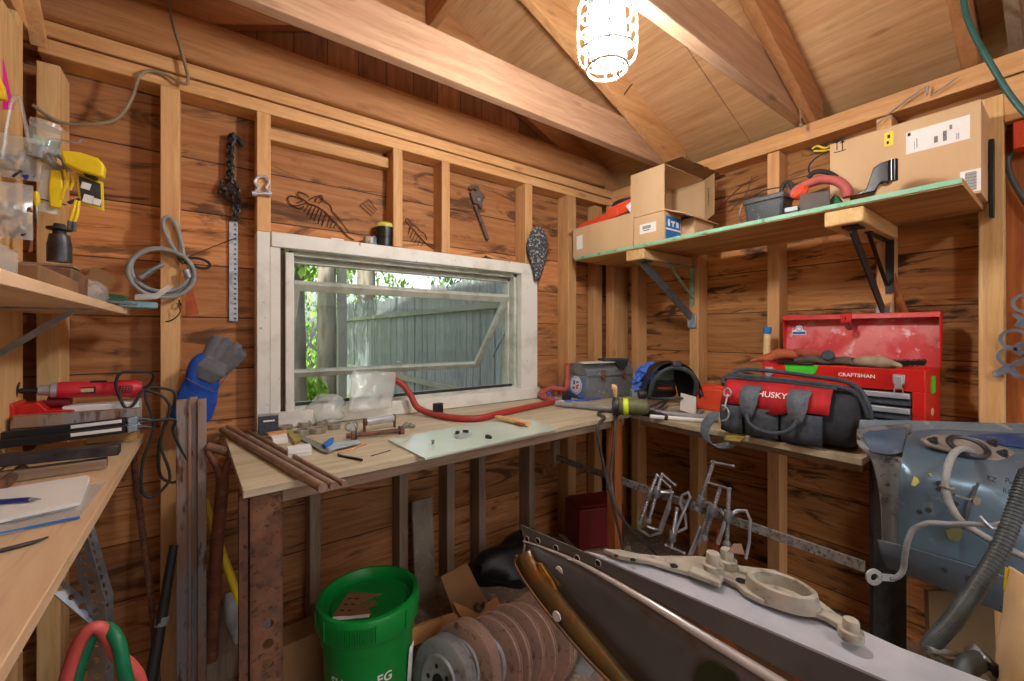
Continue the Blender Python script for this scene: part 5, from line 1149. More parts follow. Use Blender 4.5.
b = B(); b.lathe([(0, 0), (.018, 0), (.018, .0016), (0, .0016)], (1.90, yb0, .975), (0, -1, 0), 22, sx=.7); put(b, 'round_label', M['card'], t)
# gloves heaped in the open chest
def lump(name, pts, r, m, label, cat, wob=.35, fingers=(), flat=.72, seed=0):
    b = B(); b.tube(pts, r, 14, flat=flat, ref=Y3)
    for a, c, rr_ in fingers: b.tube([a, (V(a)+V(c))/2+V((0, 0, .004)), c], [rr_, rr_, rr_*.7], 8)
    b.jitter(.005, 26, seed); return put(b, name, M[m], label=label, cat=cat, remesh=.004, sm=3, group='gloves on the red tool chest')
zg = zt_+.004
lump('work_glove', [(1.85, .79, zg), (1.85, .74, zg+.018), (1.86, .69, zg+.028), (1.87, .64, zg+.022)], [.012, .026, .034, .03], 'gloveorange', 'tan orange leather glove hanging off the left end of the red chest', 'glove', fingers=(((1.83, .73, zg+.012), (1.80, .80, zg-.004), .010), ((1.86, .74, zg+.01), (1.85, .81, zg), .010)), seed=1)
lump('work_glove', [(1.86, .67, zg+.03), (1.86, .62, zg+.034), (1.86, .57, zg+.026)], [.02, .032, .02], 'gloverust', 'rust red glove lying on the tan orange leather glove', 'glove', fingers=(((1.86, .585, zg+.026), (1.84, .545, zg+.016), .011), ((1.88, .58, zg+.03), (1.88, .54, zg+.02), .011)), seed=2)
lump('work_glove', [(1.845, .66, zg+.004), (1.845, .60, zg+.012), (1.845, .55, zg+.010), (1.845, .50, zg+.006)], [.014, .026, .026, .012], 'glovedark', 'grey brown glove at the front of the heap on the red chest', 'glove', fingers=(((1.83, .52, zg+.008), (1.82, .46, zg+.004), .010), ((1.85, .515, zg+.012), (1.86, .45, zg+.012), .010), ((1.84, .525, zg+.016), (1.835, .475, zg+.018), .010)), seed=3)
lump('work_glove', [(1.86, .50, zg+.002), (1.86, .45, zg+.012), (1.86, .40, zg+.010), (1.86, .36, zg+.004)], [.012, .03, .03, .014], 'glovetan', 'pale tan glove in the middle of the red chest opening', 'glove', fingers=(((1.85, .39, zg+.008), (1.835, .345, zg+.002), .010), ((1.87, .385, zg+.01), (1.87, .335, zg+.004), .010)), seed=4)
b = B(); b.lathe([(0, 0), (.019, 0), (.019, .02), (0, .02)], (1.835, .545, zg+.03), (-1, -.2, .2), 20); put(b, 'knob_disc', M['cloth'], bevel=.003, label='round blue grey cap lying in the heap of gloves', cat='cap')
b = B(); b.ext([(1.79, .70, zg-.004), (1.79, .58, zg-.004), (1.85, .58, zg), (1.85, .70, zg)], (0, 0, .006)); put(b, 'dark_tray', M['black'], bevel=.002, label='flat dark tray under the gloves at the front of the red chest', cat='tray')
t = thing('socket_rail', 'row of black sockets on a rail at the right of the chest opening', 'socket set', (1.87, .35, zg-.01))
b = B(); b.bar((1.865, .375, zg-.002), (1.875, .30, zg+.003), .012, .006, Z3); put(b, 'rail', M['orange'], t)
for i in range(7):
    b = B(); b.lathe([(0, -.016), (.0085, -.016), (.0085, .016), (.005, .016), (.005, .004), (0, .004)], (1.865+.002*i, .372-.0115*i, zg+.013+.0008*i), (1, .1, .15), 14); put(b, 'socket', M['black'], t)
b = B(); b.rod((1.86, .398, zg), (1.86, .375, zg+.001), .008, 10); put(b, 'orange_plug', M['orange'], label='short orange plug left of the black socket row', cat='plug')
t = thing('putty_stick', 'pale stick with a blue cap standing behind the tool bag at the chest', 'stick', (1.98, .80, BZ))
a, c = onX(765, 360, 1.98), onX(767.5, 327, 1.98)
b = B(); b.rod(V((a.x, a.y, BZ)), a+(c-a)*.8, .013, 14); put(b, 'shaft', M['tanbag'], t)
b = B(); b.rod(a+(c-a)*.8, c, .0165, 14); put(b, 'blue_cap', M['inkblue'], t, bevel=.002)
a, c = onX(905, 318, 2.10), onX(889, 268, 2.12)
b = B(); b.tube([a+(a-c)*.9, a, c], .014, 12, smooth=False); put(b, 'hammer_handle', M['orange_z'], label='round wooden handle leaning on the wall behind the open chest lid', cat='handle')
b = B(); q = onB(940, 428); b.lathe([(0, 0), (.018, 0), (.02, .02), (.012, .028), (0, .03)], (q.x, q.y, BZ), Z3, 18); put(b, 'plastic_stopper', M['whiteplastic'], label='white round knob on the bench below the right end of the red chest', cat='knob')
# ------------------------------------------------------------------ window wall, above the window and right of it
def ys_(u, v, y=1.832): return onY(u, v, y)
def fish(name, spine, ribs, head, label, r=.0022):
    t = thing(name, label, 'wire ornament', ys_(*spine[-1]))
    b = B(); b.tube([ys_(u, v) for u, v in spine], r*1.2, 6); put(b, 'spine', M['rustwire'], t)
    for a, c in ribs:
        b = B(); b.rod(ys_(*a), ys_(*c), r*.8, 6); put(b, 'rib', M['rustwire'], t)
    for h in head:
        b = B(); b.tube([ys_(u, v) for u, v in h], r, 6); put(b, 'wire_curl', M['rustwire'], t)
sp_ = [(306, 203), (316, 206), (324, 211), (332, 219), (340, 227), (346, 235), (354, 240)]
rb_ = [((309, 205), (304, 212)), ((312, 206), (308, 215)), ((315.5, 207), (311, 219)), ((319, 209), (314, 221)), ((322.5, 211), (318, 224)), ((326, 214), (322, 226)), ((330, 217), (327, 227)), ((333.5, 220), (330, 228)), ((336.5, 223.5), (333.5, 228))]
hd_ = [[(306, 203), (300, 205), (292, 205), (288, 200), (290, 196), (297, 197), (303, 200), (297, 203)], [(304, 206), (301, 208.5), (295, 207), (290, 204)], [(308, 203), (303, 199), (298, 195), (299, 192), (305, 194), (309, 197)], [(309, 200), (314, 197), (318, 196), (322, 199), (326, 202), (331, 206), (332, 211), (337, 216), (343, 224), (349, 232)], [(315, 202), (317, 198), (321, 195), (323, 200), (319, 203)]]
fish('wire_fishbone', sp_, rb_, hd_, 'large rusty wire fish skeleton on the boards left of the black canister')
sp2 = [(408, 224), (414, 230), (420, 237), (427, 244), (434, 249)]
rb2 = [((411, 227), (408, 235)), ((413.5, 229.5), (410, 238)), ((416, 232.5), (412, 240.5)), ((418.5, 235.5), (414.5, 243)), ((421, 238), (417.5, 245)), ((424, 241), (421.5, 246.5))]
hd2 = [[(408, 224), (405.5, 221), (407, 218.5), (411, 222)], [(409, 230), (412, 225), (417, 227), (420, 231), (425, 234), (427, 240)], [(427, 244), (434, 246), (440, 249)]]
fish('wire_fishbone', sp2, rb2, hd2, 'small rusty wire fish skeleton between the two studs right of the canister', .002)
b = B(); c4 = [ys_(360, 205.5), ys_(368.5, 199.5), ys_(377, 210), ys_(372, 216)]
for i, j in ((0, 1), (0, 3), (1, 2)): b.rod(c4[i], c4[j], .0018, 6)
b.rod(c4[0].lerp(c4[1], .35), c4[3].lerp(c4[2], .35), .0014, 6); b.rod(c4[0].lerp(c4[1], .7), c4[3].lerp(c4[2], .7), .0014, 6)
put(b, 'wire_ladder', M['rustwire'], label='small rusty wire ladder shape hung on the boards above the canister', cat='wire ornament')
WT = 1.602
q = onZ(385, 244, WT); q = onY(385, 244, 1.79); q.z = WT
t = thing('canister', 'black canister with a yellow lid standing on the window frame', 'canister', q)
b = B(); b.lathe([(0, 0), (.034, 0), (.035, .04), (.037, .042), (.040, .088), (0, .088)], q, Z3, 28); put(b, 'body', M['black'], t)
b = B(); b.lathe([(.0, .086), (.041, .086), (.041, .094), (.034, .104), (.026, .108), (0, .108)], q, Z3, 28); put(b, 'lid', M['yellowgreen'], t)
b = B(); b.lathe([(0, 0), (.023, 0), (.023, .0015), (0, .0015)], q+V((.004, -.016, .1065)), (0, -.3, 1), 24, sy=.55); put(b, 'lid_mark', M['black'], t)
q = onY(370, 242, 1.79); q.z = WT
t = thing('small_tin', 'small dented grey tin standing left of the black canister on the window frame', 'tin', q)
b = B(); b.lathe([(0, 0), (.027, 0), (.028, .002), (.027, .036), (.024, .040), (0, .040)], q, Z3, 22); b.jitter(.002, 30); put(b, 'tin_body', M['steel'], t)
b = B(); b.lathe([(.0275, .004), (.0275, .034)], q, Z3, 22); b.f = b.f[13:19]; b.m = b.m[13:19]; put(b, 'worn_label', M['card'], t)
a, c = onY(330, 238, 1.79), onY(343, 242, 1.79)
b = B(); b.bx(a.x, c.x, 1.775, 1.80, WT, WT+.012); put(b, 'white_block', M['paper'], bevel=.002, label='small white block on the window frame under the large wire fish', cat='block')
q = onY(486, 257, 1.79); q.z = WT
b = B(); b.lathe([(0, 0), (.036, 0), (.036, .004), (.026, .012), (.010, .017), (.004, .024), (0, .024)], q, Z3, 24); put(b, 'metal_cap', M['darksteel'], label='grey domed metal cap on the window frame below the pipe wrench', cat='cap')
# pipe wrench on the boards
t = thing('pipe_wrench', 'rusty pipe wrench hung on the boards above the window', 'wrench', ys_(487, 242))
a, c = ys_(475, 205, 1.825), ys_(488, 240, 1.825); d = (c-a).normalized()
b = B(); b.bar(a, c, .012, .018, X3); b.rod(c-d*.012-Y3*.006, c-d*.006+Y3*.008, .010, 10); put(b, 'handle', M['wrench'], t, bevel=.002)
b = B(); b.ext([ys_(u, v, 1.815) for u, v in ((470.5, 192), (480, 190), (486, 197), (484, 200), (482, 203), (483.5, 207), (481.5, 208.5), (478.5, 204), (474, 203), (472.5, 198))], (0, .018, 0)); put(b, 'housing', M['wrench'], t, bevel=.002)
b = B(); b.ext([ys_(u, v, 1.818) for u, v in ((469, 187), (471.5, 184.5), (476, 184), (479, 186), (480, 190.5), (477, 191), (475.5, 189), (470, 189.5))], (0, .014, 0)); put(b, 'hook_jaw', M['wrench'], t, bevel=.002)
b = B(); b.lathe([(0, -.006), (.010, -.006), (.010, .006), (0, .006)], ys_(478.5, 199.5, 1.813), d, 14); put(b, 'adjusting_nut', M['steel'], t)
# speckled teardrop
t = thing('float_trowel', 'x', 'x', (0, 0, 0)); bpy.data.objects.remove(t)
b = B(); ol = [(536, 225), (541, 228), (545, 236), (547, 246), (546, 256), (543, 266), (540, 276), (538, 281), (534.5, 281), (533, 270), (530, 260), (527, 250), (527, 241), (530, 232)]
pc = onY(537, 252, 1.72)
rings = []
for yv, s in ((1.728, .86), (1.722, .97), (1.714, 1.0), (1.704, .95), (1.698, .7)): rings.append([pc+(onY(u, v, 1.72)-pc)*s+V((0, yv-1.72, 0)) for u, v in ol])
b.loft(rings, True, True); b.jitter(.002, 60); put(b, 'speckled_hide', M['speckle'], label='dark speckled leaf shaped piece hung on the stud right of the window', cat='hanging piece', smooth=60)

# ------------------------------------------------------------------ wall shelf on the right wall
SX, SZ = 1.648, 1.65
s = thing('wall_shelf', 'plywood shelf with a green front edge along the right wall, full of boxes', 'shelf', (1.86, .9, SZ-.018))
b = B(); b.bx(SX+.003, XR-.002, .19, 1.66, SZ-.018, SZ); put(b, 'shelf_board', M['shelf_under'], s, bevel=.0015, smooth=30)
b = B(); b.bx(SX-.001, SX+.003, .19, 1.66, SZ-.013, SZ+.001); b.bx(SX+.003, SX+.012, .19, 1.66, SZ, SZ+.001); put(b, 'green_edge', M['greenedge'], s, smooth=0)
b = B(); b.bx(SX+.002, XR-.002, .188, .19, SZ-.018, SZ); put(b, 'end_band', M['pale_x'], s)
for y, m in ((.452, 'blacksteel'), (1.262, 'galvgrey')):
    b = B(); b.bx(SX+.006, XR-.004, y-.052, y+.052, SZ-.069, SZ-.019); put(b, 'cleat', M['pale_x'], s, bevel=.006, smooth=30)
    ys0 = .44 if y < 1 else 1.21
    b = B(); b.bar((SX+.05, y-.01, SZ-.076), (XR-.012, ys0, 1.315), .045, .006, Y3); b.bx(SX+.03, SX+.10, y-.033, y+.012, SZ-.076, SZ-.070); put(b, 'strut', M[m], s, bevel=.001)
    b = B(); b.box((XR-.008, ys0, 1.295), (.008, .046, .07)); put(b, 'strut_foot', M['galv'], s, bevel=.002)
    b = B(); b.bx(XR-.008, XR-.003, ys0-.03 if y < 1 else ys0-.012, ys0-.005 if y < 1 else ys0+.012, SZ-.27, SZ-.070); b.bx(SX+.18, XR-.008, ys0-.018, ys0+.0, SZ-.076, SZ-.070); b.bar((SX+.19, ys0-.01, SZ-.079), (XR-.01, ys0-.01, SZ-.24), .006, .012, Y3)
    put(b, 'angle_bracket', M['black' if y < 1 else 'greenedge2'], s, bevel=.001)
# cartons
def carton(b, x0, x1, y0, y1, z0, z1, open_=None, t=.004):
    if open_ is None: b.bx(x0, x1, y0, y1, z0, z1); return
    b.bx(x0, x1, y0, y1, z0, z0+t)
    b.bx(x0, x0+t, y0, y1, z0, z1); b.bx(x1-t, x1, y0, y1, z0, z1); b.bx(x0, x1, y1-t, y1, z0, z1)
    if open_ == 'top': b.bx(x0, x1, y0, y0+t, z0, z1)
    else: b.bx(x0, x1, y0, y1, z1-t, z1)
zb = SZ+.002
t = thing('cardboard_box', 'long open carton at the left end of the right wall shelf holding red tools', 'box', (1.82, 1.5, zb))
b = B(); b.bx(1.672, 1.676, 1.285, 1.695, zb, zb+.165); b.bx(1.93, 1.934, 1.285, 1.695, zb, zb+.165); b.bx(1.676, 1.93, 1.285, 1.289, zb, zb+.165); b.bx(1.676, 1.93, 1.691, 1.695, zb, zb+.165); b.bx(1.676, 1.93, 1.289, 1.691, zb, zb+.004); put(b, 'carton', M['card'], t, smooth=0)
b = B(); b.ext([(1.676, 1.695, zb+.165), (1.76, 1.70, zb+.160), (1.76, 1.73, zb+.15), (1.665, 1.73, zb+.148)], (0, 0, .004)); put(b, 'flap', M['card'], t, smooth=0)
b = B(); b.bx(1.6705, 1.6715, 1.62, 1.665, zb+.045, zb+.12); put(b, 'white_label', M['paper'], t)
b = B(); b.bx(1.673, 1.675, 1.31, 1.36, zb+.15, zb+.17); put(b, 'tape', M['carddark'], t)
t = thing('red_tool_case', 'orange red tool sticking out of the long open carton', 'tool', (1.80, 1.5, zb+.1))
b = B(); b.bar((1.74, 1.68, zb+.165), (1.74, 1.40, zb+.20), .09, .045, Z3); b.bar((1.74, 1.47, zb+.20), (1.76, 1.33, zb+.225), .10, .06, Z3); put(b, 'tool_body', M['orange'], t, bevel=.006)
b = B(); b.bar((1.72, 1.34, zb+.19), (1.74, 1.295, zb+.22), .08, .05, Z3); put(b, 'white_vent', M['whiteplastic'], t, bevel=.004)
b = B(); c_ = V((1.80, 1.42, zb+.235))
for i, R_ in enumerate((.085, .078, .07)): b.torus(c_+Z3*.014*i, R_, .009, (.0, .1, 1), n=30)
put(b, 'black_cable_coil', M['rubber'], label='coiled black cable lying on top of the red tool in the long carton', cat='cable')
t = thing('cardboard_box', 'small closed carton with a white label and a blue end label on the shelf edge', 'box', (1.74, 1.2, zb))
b = B(); b.bx(1.672, 1.81, 1.115, 1.28, zb, zb+.135); put(b, 'carton', M['card'], t, bevel=.002)
b = B(); b.bx(1.6706, 1.6718, 1.155, 1.245, zb+.05, zb+.095); wl_ = put(b, 'white_label', M['paper'], t)
b = B()
for i in range(14): b.bx(1.6698, 1.6704, 1.185+i*.0032, 1.185+i*.0032+(.0012 if i % 3 else .002), zb+.07, zb+.085)
b.bx(1.6698, 1.6704, 1.19, 1.225, zb+.062, zb+.065); put(b, 'barcode', M['ink'], wl_)
b = B(); b.bx(1.685, 1.80, 1.1138, 1.1148, zb+.01, zb+.115); bl_ = put(b, 'blue_label', M['inkblue'], t)
b = B(); b.bx(1.685, 1.80, 1.1128, 1.1136, zb+.052, zb+.060); b.bx(1.70, 1.715, 1.1128, 1.1136, zb+.07, zb+.10); b.bx(1.725, 1.755, 1.1128, 1.1136, zb+.088, zb+.096); b.bx(1.735, 1.745, 1.1128, 1.1136, zb+.07, zb+.088); b.bx(1.765, 1.785, 1.1128, 1.1136, zb+.07, zb+.096); put(b, 'label_print', M['paper'], bl_)
zc_ = zb+.1385
t = thing('cardboard_box', 'empty open carton tipped on its side on top of the small labelled carton', 'box', (1.84, 1.2, zc_))
b = B(); x0, x1, y0, y1, z0, z1 = 1.675, 2.02, 1.115, 1.30, zc_, zc_+.21; T_ = .004
b.bx(x0, x1, y0, y1, z0, z0+T_); b.bx(x0, x1, y0, y1, z1-T_, z1); b.bx(x0, x0+T_, y0, y1, z0+T_, z1-T_); b.bx(x1-T_, x1, y0, y1, z0+T_, z1-T_); b.bx(x0+T_, x1-T_, y1-T_, y1, z0+T_, z1-T_)
put(b, 'carton', M['card'], t, smooth=0)
b = B(); b.ext([(x0, y0, z0), (x1, y0, z0), (x1, y0-.07, z0-.03), (x0+.02, y0-.075, z0-.028)], (0, 0, .004)); put(b, 'flap', M['card'], t, smooth=0)
b = B(); b.ext([(x1-.004, y0, z0), (x1-.004, y0, z1), (x1-.10, y0-.10, z1-.02), (x1-.10, y0-.10, z0)], (.004, 0, 0)); fl_ = put(b, 'flap', M['card'], t, smooth=0)
b = B(); fn = V((-.10, -.10, 0)).normalized(); b.text('10x8x7', V((x1-.062, y0-.053, z0+.10)), V((0, 0, 1)), -fn, .03, .0012, fit=.085, bold=.01); put(b, 'print', M['ink'], fl_, smooth=0)
b = B(); b.ext([(x0, y0, z0+.01), (x0, y0, z1), (x0+.05, y0+.02, z1-.02), (x0+.04, y0+.02, z0+.1)], (.003, 0, 0)); put(b, 'flap', M['carddark'], t, smooth=0)
g = []
for i in range(17): g.append([V((x0+(x1-x0+.05)*i/16, y0-.0*j+.02-.10*j/3, z1+.004+.006*noise.noise(V((i*.9, j, 1)))+(.012*(i % 2)*.4 if j == 3 else 0))) for j in range(4)])
b = B(); b.sheet(g); put(b, 'torn_flap', M['carddark'], t, solid=.004, smooth=0)
b = B(); b.bx(1.83, 2.0, 1.06, 1.24, zb, zb+.12); put(b, 'cardboard_box', M['card'], bevel=.002, label='small plain carton in shade under the tipped open carton', cat='box')
# black tub
t = thing('plastic_tub', 'small black scuffed tub with a wire handle on the front edge of the shelf', 'tub', onX(768, 218, 1.70))
q0, q1 = onX(745, 219, 1.69), onX(786, 212, 1.69); yA, yB = q1.y, q0.y
b = B(); rings = []
for z, s_ in ((0, .86), (.07, .95), (.072, 1.02), (.088, 1.02), (.09, .96)):
    cy = (yA+yB)/2; hy = (yB-yA)/2*s_; hx_ = .05*s_
    rings.append([V((1.72+hx_*sx_, cy+hy*sy_, zb+z)) for sx_, sy_ in ((-1, -.9), (-.85, -1), (.85, -1), (1, -.9), (1, .9), (.85, 1), (-.85, 1), (-1, .9))])
b.loft(rings); put(b, 'tub_body', M['tubblack'], t, bevel=.002)
b = B(); b.tube([(1.67, yB+.004, zb+.07), (1.668, yB+.012, zb+.03), (1.70, yB+.01, zb+.01)], .002, 6); put(b, 'wire_handle', M['steel'], t)
# coil of red hose on a grey gadget
t = thing('grinder_hose', 'pink red ribbed hose arching over a grey box on the shelf', 'hose', onX(825, 205, 1.75))
def xs_(u, v, x=1.73): return onX(u, v, x)
b = B(); b.tube([xs_(792, 198), xs_(796, 191), xs_(806, 185), xs_(820, 180, 1.75), xs_(836, 181, 1.76), xs_(846, 188, 1.76), xs_(848, 197, 1.76)], .0155, 14, k=6)
put(b, 'hose', M['pinkfade'], t)
b = B(); b.lathe([(.0, 0), (.026, 0), (.026, .022), (.0, .022)], xs_(803, 194, 1.70), V((-.6, .5, .5)), 24); put(b, 'red_cuff', M['orange'], t, bevel=.003)
q = xs_(812, 208, 1.70)
b = B(); b.box((1.72, q.y, zb+.032), (.07, .085, .062), rz(20)); put(b, 'grey_box', M['greydark'], bevel=.003, label='plain dark grey box under the pink red hose on the shelf', cat='box')
q = xs_(832, 203, 1.74)
b = B(); b.ext([(1.72, q.y+.03, zb), (1.72, q.y-.04, zb), (1.73, q.y-.01, zb+.055)], (.05, 0, 0)); put(b, 'green_wedge', M['greencloth'], bevel=.002, label='dark green wedge inside the arch of the pink red hose', cat='wedge')
b = B(); b.box(xs_(792, 210, 1.69), (.03, .04, .016), rz(10)); put(b, 'pale_packet', M['teal2'], bevel=.002, label='small pale packet between the black tub and the grey box', cat='packet')
b = B(); b.tube([xs_(780, 196, 1.80), xs_(784, 184, 1.80), xs_(790, 183, 1.80), xs_(794, 194, 1.80)], .008, 8); put(b, 'cord_loop', M['rubber'], label='black cable loop standing between tub and red hose cuff', cat='cable')
b = B(); b.tube([xs_(808, 178, 1.85), xs_(815, 172, 1.85), xs_(826, 172, 1.85), xs_(836, 178, 1.82), xs_(818, 178, 1.85), xs_(810, 182, 1.85)], .009, 8); b.tube([xs_(810, 176, 1.9), xs_(809, 166, 1.95), xs_(816, 158, 2.0), xs_(830, 150, 2.05)], .003, 6); b.tube([xs_(808, 180, 1.9), xs_(790, 186, 1.9), xs_(766, 190, 1.9), xs_(745, 200, 1.9)], .003, 6); put(b, 'black_cable', M['rubber'], label='tangled black cable behind the pink red hose', cat='cable')
b = B(); b.ext([xs_(u, v, 1.70) for u, v in ((849, 197), (858, 193), (866, 189), (870, 178), (873, 168), (880, 163), (888, 160), (894, 159.5), (895, 170), (893, 179), (888, 182), (882, 182), (878, 186), (876, 191))], (.05, .012, 0))
t = thing('curved_bracket', 'glossy black curved bracket standing on the shelf in front of the big carton', 'bracket', xs_(872, 193, 1.70)); put(b, 'bracket_arm', M['glossblack'], t, bevel=.003)
b = B(); b.rod(xs_(893, 160, 1.695), xs_(893, 181, 1.695), .012, 16); put(b, 'rolled_end', M['glossblack'], t)
# big carton
t = thing('cardboard_box', 'large carton with a white shipping label at the right end of the shelf', 'box', (2.0, .36, zb))
xb0, xb1, yb_0, yb_1, zt2 = 1.872, 2.054, .176, .552, 1.93
b = B(); b.bx(xb0, xb1, yb_0, yb_1, zb, zt2); b.bx(xb0, xb1, yb_0, yb_1+.0, zt2, zt2+.003); put(b, 'carton', M['card'], t, bevel=.003)
def lab(u0, v0, u1, v1, name, m, par, dx=.0012):
    ps = [onX(u, v, xb0) for u, v in ((u0, v0), (u1, v0), (u1, v1), (u0, v1))]
    y_0, y_1 = ps[0].y, ps[1].y; zt3, zb3 = (ps[0].z+ps[1].z)/2, (ps[2].z+ps[3].z)/2
    b = B(); b.bx(xb0-dx, xb0-.0002, min(y_0, y_1), max(y_0, y_1), zb3, zt3); o = put(b, name, M[m], par, smooth=0); return o, y_0, y_1, zb3, zt3
o, y_0, y_1, z_0, z_1 = lab(906, 124, 970, 147, 'shipping_label', 'paper', t)
def pr(par, name, rects, m='ink'):
    b = B()
    for a0, a1, c0, c1 in rects: b.bx(xb0-.002, xb0-.0014, y_0+(y_1-y_0)*a0, y_0+(y_1-y_0)*a1, z_0+(z_1-z_0)*c0, z_0+(z_1-z_0)*c1)
    put(b, name, M[m], par, smooth=0)
pr(o, 'label_print', [(.03, .08, .80, .94)]+[(.14+.0*i, .15, .15+.04*i, .17+.04*i) for i in range(9)]+[(.18, .19, .2, .6)]+[(.46, .52, .2+.035*i, .22+.035*i) for i in range(8)])
pr(o, 'barcode', [(.60, .66, .18+i*.021, .18+i*.021+(.008 if i % 3 else .014)) for i in range(20)])
pr(o, 'label_text', [(.80+.03*j, .815+.03*j, .12+.05*i, .145+.05*i) for i in range(5) for j in range(2)]+[(.7, .74, .6+.05*i, .63+.05*i) for i in range(4)])
o, y_0, y_1, z_0, z_1 = lab(884.5, 132, 893.5, 146, 'yellow_sticker', 'yellow', t); pr(o, 'sticker_print', [(.35, .65, .55, .8), (.25, .5, .15, .35)])
o, y_0, y_1, z_0, z_1 = lab(960, 170, 981, 192, 'barcode_label', 'paper', t); pr(o, 'barcode', [(.25, .8, .08+i*.035, .08+i*.035+(.012 if i % 4 else .02)) for i in range(24)])
b = B()
for u in (837, 842.5):
    q = onX(u, 145, xb0); b.bx(xb0-.001, xb0-.0002, q.y-.0015, q.y+.0015, q.z-.018, q.z+.014); b.ext([q+V((-.001, -.007, .008)), q+V((-.001, .007, .008)), q+V((-.001, 0, .02))], (.0008, 0, 0))
q0, q1 = onX(834, 153, xb0), onX(846, 150, xb0); b.bx(xb0-.001, xb0-.0002, q1.y, q0.y, q0.z-.0015, q0.z+.0015); put(b, 'arrow_marks', M['ink'], t, smooth=0)
b = B(); b.bx(xb0+.01, xb1-.01, yb_0-.004, yb_0-.001, zb-.04, zb-.0)
q = onX(998, 175, 2.06)
b = B(); b.bx(2.022, 2.05, .163, .174, zb-.05, zb+.20); put(b, 'black_strip', M['black'], bevel=.002, label='black plastic strip standing against the right end of the large carton', cat='strip')
# hanging wires on the plate
for pts, l, m in (([(747, 52), (752, 55), (764, 57), (778, 58), (786, 63), (796, 80), (799, 100), (801, 124)], 'knotted wire hanging from the rafter down to the top plate', 'cable'), ):
    b = B(); b.tube([onX(u, v, 2.0) for u, v in pts], .0028, 6); b.ell(onX(778, 59, 2.0), (.012, .012, .012), wob=.3); b.ell(onX(801, 125, 2.0), .009); put(b, 'hanging_wire', M[m], label=l, cat='wire')
b = B(); b.tube([onX(u, v, 2.045) for u, v in ((876, 125), (902, 103), (925, 87), (928, 86), (927, 95))], .003, 6, smooth=False); b.rod(onX(930, 96, 2.045), onX(957, 78, 2.045), .0022, 6); put(b, 'wire_hook', M['steel'], label='bent steel wire hook on the top plate above the large carton', cat='hook')
b = B(); b.tube([onX(u, v, 2.045) for u, v in ((812, 149), (817, 146), (825, 148), (832, 145), (829, 150), (814, 151))], .004, 6); put(b, 'yellow_clip', M['yellow'], label='small yellow clip at the top left of the large carton', cat='clip')
b = B(); b.tube([onX(u, v, 2.03) for u, v in ((700, 230), (722, 205), (742, 186), (758, 176))], .0024, 6); b.tube([onX(u, v, 2.03) for u, v in ((728, 212), (745, 196), (752, 176))], .002, 6); put(b, 'bent_wires', M['rustwire'], label='thin bent wires against the boards left of the black tub', cat='wire')
b = B(); b.tube([onY(616, 108, 1.338), onY(626, 92, 1.295), onY(634, 82, 1.295), onY(648, 66, 1.25), onY(664, 57, 1.2), onY(684, 52, 1.15)], .0028, 6); put(b, 'lamp_cord', M['cord'], label='dark wire stapled across the rafter below the lamp', cat='wire')
# electrical box and green cable
t = thing('electrical_box', 'red electrical box on the plywood at the right edge with green cable', 'electrical box', onX(1020, 142, 2.10))
q0, q1 = onX(1014, 152, 2.10), onX(1022, 127, 2.10)
b = B(); b.bx(2.06, 2.128, q1.y-.07, q0.y, q0.z-.002, q1.z+.01); put(b, 'box_body', M['orange'], t, bevel=.003)
b = B(); b.tube([onX(u, v, 1.84) for u, v in ((962, -12), (966, 14), (975, 36), (992, 66), (1008, 92), (1022, 110), (1040, 128))], .0075, 10); put(b, 'green_hanging_cable', M['greencable'], label='thick green cable running down from the roof at the right edge', cat='cable')
b = B(); b.tube([onX(1016, 150, 2.10), onX(1008, 158, 2.10), onX(1010, 174, 2.10), onX(1018, 190, 2.10), onX(1034, 215, 2.10)], .0075, 10); put(b, 'grey_cable', M['loom'], label='grey green cable curving down from the red electrical box', cat='cable')
# ring plate
t = thing('ring_plate', 'blue grey steel plate of round holes hung on the post at the right edge', 'steel plate', onX(1008, 375, 2.045))
b = B(); xq = 2.045
def rc(u, v): return onX(u, v, xq)
rings_ = [(1014, 339, .0235), (1011, 357, .0225), (1026, 349, .018), (1024, 369, .022), (1026, 303, .022), (1040, 330, .02), (1042, 355, .022), (1040, 310, .02)]
for u, v, R_ in rings_:
    b.lathe([(R_, -.003), (R_*1.38, -.003), (R_*1.38, .003), (R_, .003), (R_, -.003)], rc(u, v), X3, 26)
put(b, 'rings', M['bluesteel'], t)
b = B()
b.ext([rc(u, v)+V((-.0025, 0, 0)) for u, v in ((992, 372), (996, 370), (1003, 366), (1010, 365), (1018, 372), (1024, 379), (1016, 378), (1008, 373), (1002, 374), (998, 378), (993, 377))], (.005, 0, 0))
put(b, 'mounting_ear', M['bluesteel'], t); b = B(); b.ext([rc(u, v)+V((-.0025, 0, 0)) for u, v in ((1011, 315), (1016, 313), (1024, 318), (1030, 326), (1022, 328), (1014, 326), (1018, 320))], (.005, 0, 0))
put(b, 'mounting_ear', M['bluesteel'], t)
b = B(); b.rod(rc(995, 374)+V((-.004, 0, 0)), rc(995, 374)+V((.02, 0, 0)), .005, 10); put(b, 'screw', M['chrome'], t)
